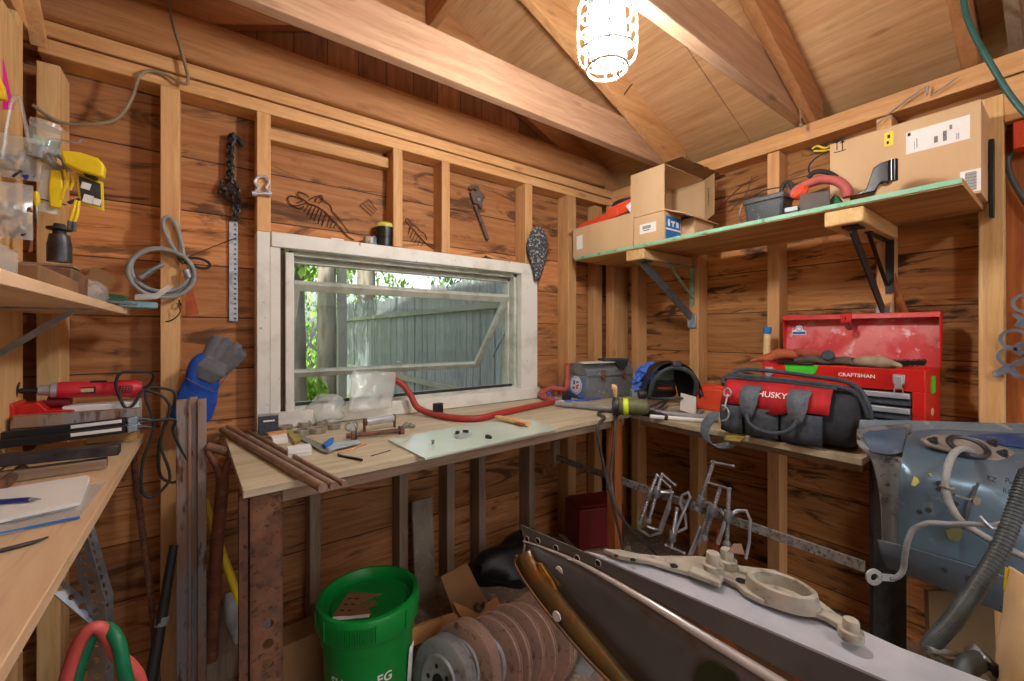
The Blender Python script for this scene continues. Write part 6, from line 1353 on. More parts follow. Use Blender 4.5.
# ------------------------------------------------------------------ under the benches
# flat steel bar with clamps
fb0, fb1 = V((1.50, .36, .572)), V((1.50, 1.66, .572))
t = thing('flat_steel_bar', 'long flat steel bar fixed under the right bench carrying the clamps', 'steel bar', (1.5, 1.0, .56))
b = B(); b.bar(fb0, fb1, .010, .030, Z3); put(b, 'bar', M['blacksteel2'], t, bevel=.001)
b = B(); q = onY(565, 462, 1.62); b.box((1.50, 1.655, .6), (.045, .03, .12)); put(b, 'wood_end', M['grey_z'], t, bevel=.004)
def pc_(u, v, x=1.46): return onX(u, v, x)
def fclamp(top, bot, tee, jaw, label, r=.0062, arm=None, m='chrome', coll=.4, foot=True):
    p0, p1 = pc_(*top), pc_(*bot); d = (p1-p0).normalized()
    t = thing('c_clamp', label, 'clamp', p1, 'clamps on the steel bar')
    b = B(); b.rod(p0, p1, r, 10)
    n_ = 14
    for i in range(n_): b.torus(p0+(p1-p0)*(.1+.8*i/n_), r, .0012, d, n=10, m=4)
    put(b, 'screw', M[m], t)
    if tee: b = B(); b.rod(pc_(*tee[0]), pc_(*tee[1]), .0042, 8); b.ell(pc_(*tee[0]), .006, n=8, m=5); b.ell(pc_(*tee[1]), .006, n=8, m=5); put(b, 'tee_handle', M[m], t)
    q = p0.lerp(p1, coll)
    b = B(); b.rod(q-d*.018, q+d*.018, r*2.1, 12); put(b, 'collar', M['steel'], t)
    if foot: b = B(); b.lathe([(0, -.008), (.008, -.008), (.013, .004), (.013, .008), (0, .008)], p1, d, 14); put(b, 'swivel_foot', M['steel'], t)
    b = B(); pts = [pc_(*q_) for q_ in jaw]; pts = [q]+[p+V((.03 if i < len(pts)-1 else .012, 0, 0)) for i, p in enumerate(pts)]
    b.tube(pts, .0052, 8, smooth=False, flat=1.3); put(b, 'frame', M['silver'], t)
fclamp((657, 475), (640, 522), ((657, 475), (670, 487)), ((667, 492), (665, 510), (656, 535), (645, 538), (636, 529)), 'leftmost clamp on the steel bar, short handle at the top')
fclamp((662, 474), (649, 520), ((662, 474), (675, 485)), ((668, 494), (662, 512), (655, 532), (650, 531), (645, 527)), 'second clamp from the left, close beside the leftmost one', coll=.38)
fclamp((677, 508), (671, 548), ((666, 545), (684, 553)), ((686, 499), (684, 494), (678, 497), (676, 505), (681, 518), (682, 530), (676, 533)), 'small clamp hanging upside down with its handle at the bottom', coll=.7, foot=False)
fclamp((714, 461), (698, 508), ((712, 462), (733, 466)), ((706, 505), (702, 520), (697, 545)), 'tallest clamp with its handle highest, over the steel bar', coll=.85, m='steel')
fclamp((720, 488), (705, 537), ((706, 482), (730, 489)), ((716, 512), (722, 520), (716, 545)), 'clamp with a long dark screw, right of the tallest one', coll=.45, m='steel')
fclamp((729, 489), (727, 543), None, ((733, 513), (742, 513), (746, 522), (745, 545), (744, 560)), 'rightmost clamp with a curved bow frame', coll=.5, m='steel')
b = B(); b.bar(pc_(690, 556, 1.48), pc_(702, 526, 1.48), .030, .008, V((0, .5, .6))); put(b, 'steel_flat', M['silver'], bevel=.001, label='bright flat bar hanging below the tallest clamp', cat='flat bar')
b = B(); b.bar(pc_(714, 560, 1.48), pc_(719, 530, 1.48), .012, .006, V((0, .5, .6))); put(b, 'steel_flat', M['redrust'], label='thin brown flat bar hanging below the clamps', cat='flat bar')
# red case, dark boxes behind
b = B(); b.box((1.63, 1.50, .26), (.25, .18, .20), rz(-20)); b.box((1.63, 1.50, .365), (.23, .16, .012), rz(-20)); put(b, 'red_toolbox', M['darkred'], bevel=.008, label='dark red metal box under the inner corner of the benches', cat='box')
b = B(); b.box((1.63, 1.50, .079), (.30, .22, .156), rz(-20)); put(b, 'wooden_crate', M['grey_x'], bevel=.003, label='plain wooden crate in shade under the dark red box', cat='crate')
b = B(); b.ell((1.22, 1.62, .12), (.20, .10, .118), n=24, m=14, wob=.5, ws=9); put(b, 'black_sack', M['black'], label='black sack lying in the shade under the window bench', cat='sack')
b = B(); b.bar((.775, 1.69, .0), (.77, 1.722, .50), .095, .018, Y3); put(b, 'grey_board', M['concrete2'], bevel=.002, label='weathered grey board with pale stains leaning under the window bench', cat='board')
b = B(); b.bar((1.02, 1.62, .01), (.93, 1.70, .56), .05, .014, Y3); pass
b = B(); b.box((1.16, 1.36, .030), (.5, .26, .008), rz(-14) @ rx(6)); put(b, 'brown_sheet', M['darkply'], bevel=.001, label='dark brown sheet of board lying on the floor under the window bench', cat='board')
b = B(); b.box((.75, 1.58, .012), (.55, .34, .02), rz(6)); put(b, 'bounce_cut_mat', M['darkply'], bevel=.002, label='added dark board behind the green bucket, cutting light bounced off the floor', cat='board')  # added so less light bounces up under the window bench
b = B(); b.box((1.80, .78, .012), (.44, .62, .02), rz(2)); put(b, 'bounce_cut_mat', M['darkply'], bevel=.002, label='added dark board under the right bench, cutting light bounced off the floor', cat='board')  # likewise added to darken the space below the right bench
# cardboard scraps
def pl(pts, y): return [onY(u, v, y) for u, v in pts]
t = thing('cardboard_scrap', 'torn cardboard sheet with a burnt hole propped behind the brake discs', 'cardboard', onY(470, 610, 1.38))
P4 = [onY(441, 577, 1.46), onY(467, 563, 1.47), onY(488, 605, 1.40), onY(455, 617, 1.39)]
b = B(); b.ext(P4, V((.0, .006, .0))); put(b, 'upper_panel', M['carddark'], t, smooth=0)
P5 = [onY(u, v, 1.385) for u, v in ((453, 602), (462, 606), (476, 612), (497, 597), (500, 604), (505, 611), (488, 625), (481, 618), (470, 620), (460, 616))]
b = B(); b.ext(P5, V((.0, .006, 0))); put(b, 'lower_flap', M['cardlit'], t, smooth=0)
b = B(); b.torus(onY(480, 606, 1.382), .018, .006, (0, 1, 0), n=16, m=6, a0=60, a1=330); b.jitter(.004, 60); put(b, 'burnt_hole', M['concrete'], t)
b = B(); b.ext([onY(u, v, 1.36) for u, v in ((408, 630), (455, 614), (462, 620), (440, 634), (410, 648))], (0, .012, 0)); put(b, 'wood_scrap', M['cardlit'], label='pale split wood scrap between the bucket and the brake discs', cat='wood scrap')
t = thing('cardboard_box', 'flat brown carton standing behind the steel bench leg', 'box', (.28, 1.55, 0))
b = B(); b.box((.30, 1.52, .13), (.34, .10, .255), rz(4)); put(b, 'carton', M['carddark'], t, bevel=.003)

# ------------------------------------------------------------------ green bucket
bc = V((.415, 1.325, .0)); 
t = thing('bucket', 'bright green plastic bucket with a ribbed lid under the window bench', 'bucket', bc)
b = B(); b.lathe([(0, 0), (.120, 0), (.123, .006), (.134, .32), (.134, .365), (.0, .365)], bc, Z3, 48); put(b, 'body', M['bucket'], t)
b = B(); b.lathe([(.136, .345), (.148, .345), (.151, .352), (.153, .41), (.149, .419), (.139, .420), (.134, .414), (.131, .386), (.116, .380), (.110, .388), (.0, .390)], bc, Z3, 56)
va = math.atan2(-bc.y, -bc.x)
for i in range(16):
    a = va-.28+.7*i/16-.25; d = V((math.cos(a), math.sin(a), 0)); b.bar(bc+d*.153+Z3*.358, bc+d*.154+Z3*.406, .004, .008, d)
for i in range(12):
    a = va+.75+i*.42; d = V((math.cos(a), math.sin(a), 0)); b.bar(bc+d*.152+Z3*.356, bc+d*.153+Z3*.41, .005, .006, d)
ld_ = put(b, 'lid', M['bucket'], t)
b = B(); b.lathe([(.133, .30), (.139, .304), (.139, .347), (.133, .347)], bc, Z3, 48); put(b, 'rim', M['bucket'], t)
b = B(); q = bc+V((-.035, .0, .3915))-RT*.0; ex = V((RT.x, RT.y, 0)); ey = V((FW.x, FW.y, 0))
b.prism([(-.055, -.055), (.02, -.06), (.06, -.045), (.04, -.02), (.06, -.005), (.05, .02), (.01, .0), (.035, .035), (.06, .05), (-.05, .06)], q, ex, ey, .0012); put(b, 'paper_label', M['carddark'], ld_)
b = B(); b.prism([(-.055, -.075), (.055, -.06), (.055, -.045), (.0, -.055), (-.05, -.058)], q, ex, ey, .0014); put(b, 'label_edge', M['paper'], ld_)
b = B(); ex2 = ex
for i in range(3):
    for j in range(2): b.box(q+ex*(-.035+.022*j)+ey*(-.03+.028*i)+Z3*.0016, (.012, .004, .0006), rz(-36))
put(b, 'label_print', M['ink'], ld_)
def wrapb(ang0, z0, R_):
    def f(a, c, d): an = ang0+a/R_; return bc+V((math.cos(an), math.sin(an), 0))*(R_+d)+Z3*(z0+c)
    return f
b = B(); b.text('EG', bc, X3, Z3, .036, .001, fit=.042, bold=.02, wrap=wrapb(va+.34, .232, .1307)); put(b, 'lettering', M['paper'], t, smooth=0); b = B(); b.text('SU', bc, X3, Z3, .036, .001, fit=.042, bold=.02, wrap=wrapb(va-.72, .232, .1307)); put(b, 'lettering', M['paper'], t, smooth=0)
b = B(); rg_ = [[bc+V((math.cos(va+a), math.sin(va+a), 0))*(.131+.0)+Z3*z for a in [.98+.05*i for i in range(6)]] for z in (.12, .18, .24, .27)]
rg_ = [[p+V((p.x-bc.x, p.y-bc.y, 0))*(.0+.03*(z_i)) for p in r] for z_i, r in enumerate(rg_)]
b.sheet(rg_); put(b, 'side_label', M['paper'], t, solid=.0015)

# ------------------------------------------------------------------ brake discs on the floor
ax0 = V((-.95, -.33, .0)).normalized()
def rotor(c, R_, tilt, label, hat='out', m='rotor', thick=.024, drum=False, hm='rotorgrey', name='brake_disc', rh=None):
    a = (ax0+Z3*tilt).normalized(); t = thing(name, label, 'brake disc', V((c.x, c.y, 0)), 'brake discs on the floor'); c = V((c.x, c.y, R_*1.0+.002)) if rh is None else V((c.x, c.y, rh))
    h2 = thick/2
    b = B()
    if drum: b.lathe([(R_*.62, -.028), (R_*.93, -.028), (R_, -.025), (R_, -.018), (R_*.96, -.015), (R_*.96, .013), (R_, .016), (R_, .022), (R_*.9, .026), (R_*.62, .026)], c, a, 52)
    else:
        b.lathe([(R_*.58, -h2), (R_*.985, -h2), (R_, -h2+.002), (R_, -.004), (R_*.965, -.003), (R_*.965, .003), (R_, .004), (R_, h2-.002), (R_*.985, h2), (R_*.58, h2), (R_*.58, -h2)], c, a, 52)
    put(b, 'friction_ring' if not drum else 'drum_shell', M[m], t)
    b = B()
    if drum: b.lathe([(R_*.20, .028), (R_*.46, .028), (R_*.52, .032), (R_*.60, .032), (R_*.64, .026), (R_*.64, .016), (R_*.2, .016), (R_*.2, .028)], c, a, 40)
    else:
        e = .020 if hat == 'out' else -.020
        b.lathe([(R_*.24, e*.92), (R_*.24, e), (R_*.52, e), (R_*.56, e*.9), (R_*.60, h2*(1 if e > 0 else -1)), (R_*.60, 0), (R_*.54, e*.8), (R_*.24, e*.92)], c, a, 40)
    hb = put(b, 'hub_face', M[hm], t)
    ex, ey, ez = axes(a); b = B(); e = .0285 if drum else (.0205 if hat == 'out' else -.0205)
    for i in range(5):
        p = c+a*(e-.0 if not drum else .0285)+ (ex*math.cos(2*PI*i/5+.3)+ey*math.sin(2*PI*i/5+.3))*R_*.36; b.lathe([(0, 0), (.007, 0), (.007, .0012), (0, .0012)], p, a, 12)
    put(b, 'stud_hole', M['black'], hb, kind='stuff')
    if drum: b = B(); b.lathe([(0, .012), (R_*.19, .012), (R_*.19, .030), (0, .030)], c, a, 24); put(b, 'hub_bore', M['black'], t)
r0 = V((.62, 1.215, 0)); st = V((.966, -.22, 0)).normalized()
specs = [(0, .118, .20, True, 'rotorgrey', 'grey brake drum at the front of the disc stack, hub facing out'),
 (.075, .130, .24, True, 'rotor', 'rusty brake drum with a grey centre right behind the front drum'),
 (.150, .130, .26, False, 'rotor', 'third piece of the brake stack, a disc with a grey hat, counted from the drum'),
 (.185, .132, .28, False, 'rotor', 'fourth piece of the brake stack, counted from the front drum'),
 (.240, .134, .29, False, 'rotor', 'fifth piece of the brake stack, counted from the front drum'),
 (.272, .137, .30, False, 'rotor', 'sixth piece of the brake stack, counted from the front drum'),
 (.325, .142, .32, False, 'rotor', 'largest rear disc of the stack with a smooth brown face'),
 (.354, .142, .325, False, 'rotor', 'last upright disc pressed behind the largest brown one')]
for i, (s_, R_, tl, dr, m, l) in enumerate(specs):
    rotor(r0+st*s_+V((0, .010*math.sin(i*2), 0)), R_, tl, l, 'out' if i in (2, 4, 6) else 'in', m, drum=dr, thick=.020, name='brake_drum' if dr else 'brake_disc')
q = onZ(566, 655, .07)
rotor(q, .115, .75, 'grey disc lying low at the far end of the stack on the dirt', 'in', 'rotorgrey', rh=.092)

# ------------------------------------------------------------------ chassis rail in the foreground
ZT = .72
A0 = onZ(521, 525, ZT); A1 = onZ(880, 680, ZT); dv = (A1-A0); dv.z = 0; L0 = dv.length; dv.normalize()
nv = V((dv.y, -dv.x, 0))
if nv.x > 0: nv = -nv                    # outward, towards the camera side
A2 = A0+dv*(L0+.55)
t = thing('chassis_rail', 'dark steel chassis rail lying across the foreground, holes along its lip', 'chassis rail', A0.lerp(A2, .5)-Z3*.3)
def rp(s_, o_, z): return A0+dv*s_+nv*o_+Z3*(z-ZT)
def onN(u, v, o): r = ray(u, v); return CAM+r*(((A0+nv*o-CAM).dot(nv))/r.dot(nv))
zl = .632
cr = [onN(u, v, 0) for u, v in ((524, 541), (540, 546), (570, 558), (598, 572), (651, 603), (708, 638), (779, 681))]
cr.append(cr[-1]+(cr[-1]-cr[-3])*1.1); cr.append(cr[-1]+(cr[-1]-cr[-2])*1.2)
def top_at(p): s_ = (p-A0).dot(dv); return rp(s_, 0, ZT)
b = B(); tp = [A0]+[top_at(p) for p in cr[1:]]
for a_, c_, d_, e_ in zip(cr, cr[1:], tp, tp[1:]): b.ext([a_, c_, e_, d_], -nv*.003)
put(b, 'lip', M['framedark'], t, smooth=30)
b = B(); b.tube([p+nv*.002 for p in cr], [.002, .003, .005, .008, .010, .010, .010], 12); put(b, 'rolled_crease', M['crease_highlight'], t)
b = B(); b.sheet([[p+nv*.001+(q_-p).normalized()*.005 for p, q_ in zip(cr, tp)], [p+nv*.001+(q_-p)*.30 for p, q_ in zip(cr, tp)]]); put(b, 'rust_band', M['framerust'], t, solid=.001, smooth=0, off=1)
for u, v in ((527, 539), (538, 541), (556, 548), (577, 558), (598, 563)):
    p = onN(u, v, .0006); b = B(); b.lathe([(0, 0), (.0065, 0), (.0065, .0008), (0, .0008)], p, nv, 16); put(b, 'lip_hole', M['black'], t)
    b = B(); b.lathe([(.0066, 0), (.0082, 0), (.0078, .0014), (.0066, .0014), (.0066, 0)], p, nv, 18); put(b, 'rim_glint', M['crease_highlight'], t)  # bright ring paints the reflection at each lip hole
inn = [onN(u, v, .012) for u, v in ((531, 549), (536, 560), (550, 578), (563, 596), (598, 638), (627, 672))]
inn.append(inn[-1]+(inn[-1]-inn[-2])*1.3); inn.append(inn[-1]+dv*.35-Z3*.05); inn.append(inn[-1]+dv*.4)
out = [onN(u, v, .035) for u, v in ((517, 556), (516, 566), (535, 596), (563, 631), (590, 662), (612, 684))]
out.append(out[-1]+(out[-1]-out[-2])*1.5); out.append(out[-1]+dv*.35-Z3*.05); out.append(out[-1]+dv*.4)
k_ = len(inn)
crs = cr[:k_] if len(cr) >= k_ else cr+[cr[-1]+dv*.3]*(k_-len(cr))
g = [[crs[i], crs[i].lerp(inn[i], .33)+nv*.004, crs[i].lerp(inn[i], .67)+nv*.006, inn[i]] for i in range(k_)]
b = B(); b.sheet(g); put(b, 'side_panel', M['framepanel'], t, solid=.003, smooth=70)
b = B(); b.sheet([[inn[i], inn[i].lerp(out[i], .5)+nv*.006, out[i]] for i in range(k_)]); put(b, 'flared_edge', M['bronze'], t, solid=.003, smooth=60)
b = B(); b.tube([p for p in out], .0045, 8); put(b, 'rolled_edge', M['framerust'], t)
b = B(); b.ext([cr[0], A0, rp(.004, -.02, ZT-.03), out[1]-nv*.02], dv*.003); put(b, 'end_plate', M['crease_highlight'], t)
for (u, v), o_ in (((559.5, 571), .010), ((557, 616), .034)):  # white discs paint the sky light showing in the panel holes
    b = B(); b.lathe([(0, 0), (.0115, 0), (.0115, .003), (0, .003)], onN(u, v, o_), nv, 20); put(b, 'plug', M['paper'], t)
b = B(); b.ext([onN(u, v, .014) for u, v in ((538, 562), (542, 563), (548, 573), (553, 580), (557, 589), (552, 590), (545, 578))], nv*.006); put(b, 'yellow_clip', M['brassrust'], t)
b = B(); b.ext([onN(u, v, .012) for u, v in ((690, 690), (700, 664), (712, 660), (735, 672), (745, 690))], nv*.003); put(b, 'green_patch', M['greenpatch'], t)
# top flange
b = B(); W_ = .105; FP = [onZ(u, v, ZT) for u, v in ((640, 566), (654, 563), (690, 574), (745, 596), (800, 614), (863, 633), (900, 650))]
FP.append(FP[-1]+dv*.5); b.ext([rp(.20, .0, ZT), rp(L0+.55, .0, ZT)]+FP[::-1], (0, 0, .004)); put(b, 'top_flange', M['frametop'], t, smooth=30)
b = B(); b.sheet([[p-Z3*.12 for p in FP], [p for p in FP]]); put(b, 'inner_web', M['framedark'], t, smooth=30)
for u, v in ((614, 558), (627, 562)):
    pass
# cast bracket on the flange
ZC2 = ZT+.010
t2 = thing('cast_bracket', 'dusty grey cast bracket with an oval ring and bolts on top of the chassis rail', 'bracket', onZ(765, 592, ZC2))
def oc(u, v, z=ZC2): return onZ(u, v, z)
ol = [(603, 553), (620, 553.5), (640, 558), (660, 560), (676, 560), (700, 560), (722, 566), (742, 570), (775, 574), (800, 588), (818, 604), (836, 618), (856, 631), (842, 632), (826, 622), (808, 616), (786, 613), (760, 604), (744, 596), (736, 588), (716, 578), (690, 577), (672, 572), (650, 565), (620, 560)]
b = B(); b.ext([oc(u, v, ZC2) for u, v in ol], (0, 0, .010)); put(b, 'base_plate', M['cast'], t2, bevel=.002)
for u, v, r_ in ((616, 556, .005), (633, 560, .006), (674, 566, .008), (741, 581, .010)): b = B(); b.lathe([(0, 0), (r_, 0), (r_, .0012), (0, .0012)], oc(u, v, ZC2+.010), Z3, 16); put(b, 'bolt_hole', M['black'], t2)
rc_ = oc(781, 594, ZC2+.012); al = math.degrees(math.atan2(dv.y, dv.x))
b = B(); b.lathe([(.040, -.008), (.048, -.008), (.044, .020), (.040, .023), (.036, .020), (.036, -.008), (.040, -.008)], rc_, Z3, 48, ref=dv, sx=1.28, sy=.85); put(b, 'oval_ring', M['cast'], t2)
for (u, v), hs, rs in (((713, 563), .042, .017), ((727, 558), .040, .016), ((851, 628), .030, .014)):
    q = oc(u, v+10, ZC2+.008)
    b = B(); b.lathe([(0, 0), (rs*1.25, 0), (rs*1.2, hs*.45), (rs*.8, hs*.5), (rs*.8, hs*.9), (rs*.7, hs), (0, hs)], q, Z3, 20); put(b, 'bolt_post', M['cast'], t2)
b = B(); b.bar(oc(690, 570, ZC2+.012), oc(722, 582, ZC2+.010), .03, .012, Z3); put(b, 'rib', M['cast'], t2, bevel=.003)
b = B(); q = oc(728, 552, ZT+.06); b.ext([q+V((0, 0, 0)), q+RT*.035+V((0, 0, -.006)), q+RT*.028+V((0, 0, .016)), q+RT*.012+V((0, 0, .016))], FW*.002); put(b, 'tin_tag', M['tagpink'], label='small pinkish metal tag behind the bolts of the cast bracket', cat='tag')

# ------------------------------------------------------------------ blue inner wing
D_ = atD
t = thing('inner_wing', 'blue grey car inner wing panel with a round strut mount at the right', 'car panel', D_(950, 600, .95)-Z3*.3)
def lerp_(a, c, f_): return a+(c-a)*f_
def surf(cols, n=8, m=10):   # cols: lists of (u, v, depth), top to bottom
    cr = [crom([atD(*p) for p in c], m) for c in cols]; k_ = min(len(c) for c in cr); rows = []
    for j in range(k_): rows.append(crom([c[j] for c in cr], n))
    return rows
cols = [[(907, 436, 1.13), (903, 452, 1.07), (900, 475, 1.045), (898, 510, 1.04), (897, 548, 1.035)],
        [(925, 430, 1.15), (920, 450, 1.07), (917, 475, 1.02), (916, 510, 1.01), (915, 550, 1.005)],
        [(985, 432, 1.12), (980, 455, 1.04), (975, 480, .97), (972, 520, .95), (970, 566, .945)],
        [(1030, 434, 1.09), (1035, 460, 1.01), (1036, 490, .93), (1036, 530, .90), (1036, 588, .89)],
        [(1150, 438, 1.02), (1160, 470, .95), (1170, 510, .86), (1170, 560, .83), (1170, 640, .82)]]
b = B(); b.sheet(surf(cols)); put(b, 'wing_panel', M['bluebody'], t, solid=.003, smooth=70)
b = B(); b.sheet(surf([[(877, 539, 1.06), (880, 552, 1.05), (886, 567, 1.055)], [(915, 549, 1.0), (918, 566, .995), (922, 580, 1.0)], [(970, 565, .94), (974, 584, .935), (976, 602, .94)], [(1036, 587, .885), (1040, 606, .88), (1042, 630, .885)], [(1170, 639, .815), (1175, 660, .81), (1180, 700, .815)]])); put(b, 'lower_lip', M['bluelip'], t, solid=.003, smooth=70)
b = B(); b.sheet(surf([[(857, 429, 1.16), (858, 445, 1.13), (872, 462, 1.12), (880, 500, 1.10), (882, 545, 1.09)], [(880, 426, 1.17), (882, 445, 1.12), (888, 462, 1.10), (893, 500, 1.085), (894, 545, 1.075)], [(912, 424, 1.18), (906, 440, 1.12), (902, 462, 1.08), (900, 500, 1.06), (899, 548, 1.04)]])); put(b, 'side_flange', M['flake'], t, solid=.003, smooth=70)
b = B(); b.sheet(surf([[(860, 420, 1.20), (859, 426, 1.19), (858, 432, 1.165)], [(920, 421, 1.19), (921, 427, 1.17), (922, 433, 1.15)], [(985, 423, 1.16), (986, 428, 1.14), (988, 434, 1.12)], [(1040, 424, 1.13), (1041, 430, 1.11), (1042, 437, 1.09)], [(1160, 428, 1.05), (1160, 434, 1.04), (1160, 441, 1.02)]])); put(b, 'top_flange', M['flaketop'], t, solid=.003, smooth=70)
b = B(); b.sheet(surf([[(958, 434.5, 1.121), (975, 438, 1.098), (985, 441, 1.085)], [(1000, 434, 1.105), (1004, 440, 1.075), (1008, 446, 1.055)], [(1060, 435, 1.07), (1062, 445, 1.03), (1064, 452, 1.01)]])); put(b, 'blue_paint', M['bluedeep'], t, solid=.001, smooth=70, off=1)
b = B(); b.sheet(surf([[(862, 432, 1.155), (864, 440, 1.132), (870, 452, 1.118)], [(885, 430, 1.152), (886, 440, 1.118), (890, 455, 1.098)], [(907, 428, 1.148), (905, 440, 1.112), (903, 452, 1.08)]])); put(b, 'blue_patch', M['bluepatch'], t, solid=.001, smooth=70, off=1)
# strut mount
c_ = atD(966, 449, 1.055); nn = (V((0, 0, 1))*.82-FW*.55).normalized(); ex = (RT-nn*RT.dot(nn)).normalized(); ey = nn.cross(ex)
def mp(a, d, h=0): return c_+ex*a*.82+ey*d*.82+nn*h
ol = [(-.115, .035), (-.06, .052), (.0, .05), (.06, .035), (.115, .0), (.125, -.025), (.105, -.05), (.04, -.052), (-.04, -.03), (-.115, .01)]
b = B(); b.ext([mp(a, d, .0) for a, d in ol], nn*.008); put(b, 'mount_plate', M['castgrey'], t, bevel=.002)
b = B(); b.lathe([(.028, .004), (.041, .004), (.039, .012), (.033, .016), (.028, .012), (.028, .004)], c_, nn, 40, ref=ex, sx=1.15, sy=.95); put(b, 'mount_ring', M['darksteel'], t)
b = B(); b.lathe([(0, .003), (.028, .003), (.028, .008), (.015, .007), (0, .005)], c_, nn, 32, ref=ex, sx=1.15, sy=.95); put(b, 'rubber_seat', M['rubber'], t)
for a, d in ((-.09, .022), (.085, .012), (.078, -.028)):
    b = B(); b.lathe([(0, .006), (.012, .006), (.012, .010), (.008, .011), (.008, .016), (.005, .017), (.005, .022), (0, .022)], mp(a, d), nn, 6); put(b, 'bolt', M['darksteel'], t)
b = B()
for u, v, d in ((939, 483, .995), (939, 489, .995), (919, 512, 1.0), (928, 510, .99), (955, 504, .96), (944, 570, .963), (967, 578, .937)): b.lathe([(0, 0), (.006, 0), (.006, .002), (0, .002)], atD(u, v, d-.006), -FW*.9-RT*.3, 12)
put(b, 'drilled_hole', M['black'], t)
b = B(); b.ext([atD(u, v, .957) for u, v in ((945, 531), (950, 528), (962, 529), (963, 536), (957, 541), (948, 539))], -FW*.002); put(b, 'oval_opening', M['ovalgreen'], t)
b = B(); b.ext([atD(u, v, .955) for u, v in ((977, 482), (979, 483), (969, 510), (966, 530), (962, 529), (966, 505))], -FW*.002); put(b, 'dark_slot', M['loom'], t)
b = B(); b.ext([atD(u, v, 1.0) for u, v in ((912, 481), (914, 476), (917, 478), (919, 482), (914, 486), (911, 485))], -FW*.002); b.ext([atD(u, v, .99) for u, v in ((928, 473), (930, 473), (932, 476), (930, 476))], -FW*.002); put(b, 'yellow_mark', M['yellowmark'], t)
b = B(); dtx = (RT*.93-FW*.1-Z3*.3).normalized(); dty = (Z3+RT*.2).normalized()
for s_, u, v, d in (('Pw.', 1010, 482, .945), ('RC.', 1008, 492, .94), ('KZ', 991, 479, .96), ('WI', 1001, 560, .905), ('Ens', 1004, 611, .89)):
    b = B(); b.text(s_, atD(u, v, d-.012), dtx, dty, .016, .0008); put(b, 'marker_lettering', M['ink'], t, smooth=0)
t = thing('grey_hose', 'pale grey hose rising from the strut mount and curving down across the wing', 'hose', atD(950, 540, .9))
b = B(); b.tube([atD(u, v, d) for u, v, d in ((972, 452, 1.035), (966, 449, 1.0), (958, 450, .96), (951, 458, .94), (946, 475, .925), (946, 492, .915), (952, 508, .90), (962, 522, .885), (980, 534, .865), (1000, 545, .84), (1030, 560, .80))], .007, 10); put(b, 'hose', M['greyhose'], t)
b = B(); b.torus(atD(947, 487, .917), .010, .0025, (.1, 0, 1), n=16, m=6); b.bar(atD(952, 494, .925), atD(968, 499, .93), .012, .004, Z3); b.lathe([(0, 0), (.009, 0), (.009, .006), (0, .006)], atD(974, 500, .93), -FW, 12); put(b, 'clip', M['castgrey'], t)
t = thing('earth_cable', 'grey cable with a ring terminal hanging across the blue inner wing', 'cable', atD(900, 570, .9))
b = B(); b.tube([atD(u, v, d) for u, v, d in ((889, 578, .86), (897, 577, .86), (903, 570, .86), (905, 555, .86), (908, 540, .86), (914, 529, .86), (928, 523, .85), (950, 524, .84), (975, 524, .82), (990, 526, .81), (1005, 523, .80), (1035, 518, .78))], .0052, 10); put(b, 'cable', M['earthgrey'], t)
b = B(); q = atD(874, 577, .86); b.lathe([(.008, -.002), (.0165, -.002), (.0165, .002), (.008, .002), (.008, -.002)], q, -FW, 28); b.bar(q+RT*.014, q+RT*.04+Z3*-.002, .006, .012, Z3); put(b, 'ring_terminal', M['silver'], t)
b = B(); b.tube([atD(980, 516, .815), atD(984, 521, .81), atD(992, 528, .805), atD(998, 528, .80)], .003, 6); put(b, 'split_strand', M['silver'], t)
t = thing('wiring_loom', 'thick dark ribbed wiring loom running down to the chassis rail', 'wiring loom', atD(930, 650, .75))
b = B(); P_ = [atD(u, v, d) for u, v, d in ((1030, 470, .78), (1022, 490, .77), (1012, 520, .76), (998, 553, .75), (978, 585, .74), (955, 618, .73), (935, 640, .725), (928, 650, .725))]
b.tube(P_, [.0105, .0125, .0135, .0125], 14); Q = crom(P_, 9)
for i in range(2, len(Q)-2, 1): b.torus(Q[i], .0126, .0010, Q[i+1]-Q[i-1], n=16, m=5)
put(b, 'loom_sleeve', M['loom'], t)
for i_, cc_ in enumerate(([(928, 650), (938, 657), (950, 662), (962, 660)], [(930, 652), (942, 662), (952, 672)], [(929, 650), (945, 652), (958, 655), (972, 660)])):
    b = B(); b.tube([atD(u, v, .725-.005*i_) for u, v in cc_], [.006, .004], 8); put(b, 'wire', M['greyhose'], t)
b = B(); b.tube([atD(u, v, d) for u, v, d in ((982, 660, .70), (975, 662, .69), (966, 670, .68), (963, 690, .67))], .015, 12); put(b, 'hose_stub', M['loom'], label='short grey hose stub standing at the lower right by the tan bag', cat='hose')
t = thing('connector', 'grey slotted plug connector hanging beside the tan bag', 'connector', atD(985, 668, .68))
b = B(); b.bar(atD(974, 652, .70), atD(994, 674, .69), .035, .02, Z3); put(b, 'plug_body', M['silver'], t, bevel=.002)
b = B()
for f_ in (.25, .5, .75): b.box(atD(974, 652, .70).lerp(atD(994, 674, .69), f_)-FW*.018, (.012, .012, .012), rz(-36))
put(b, 'slot', M['black'], t)
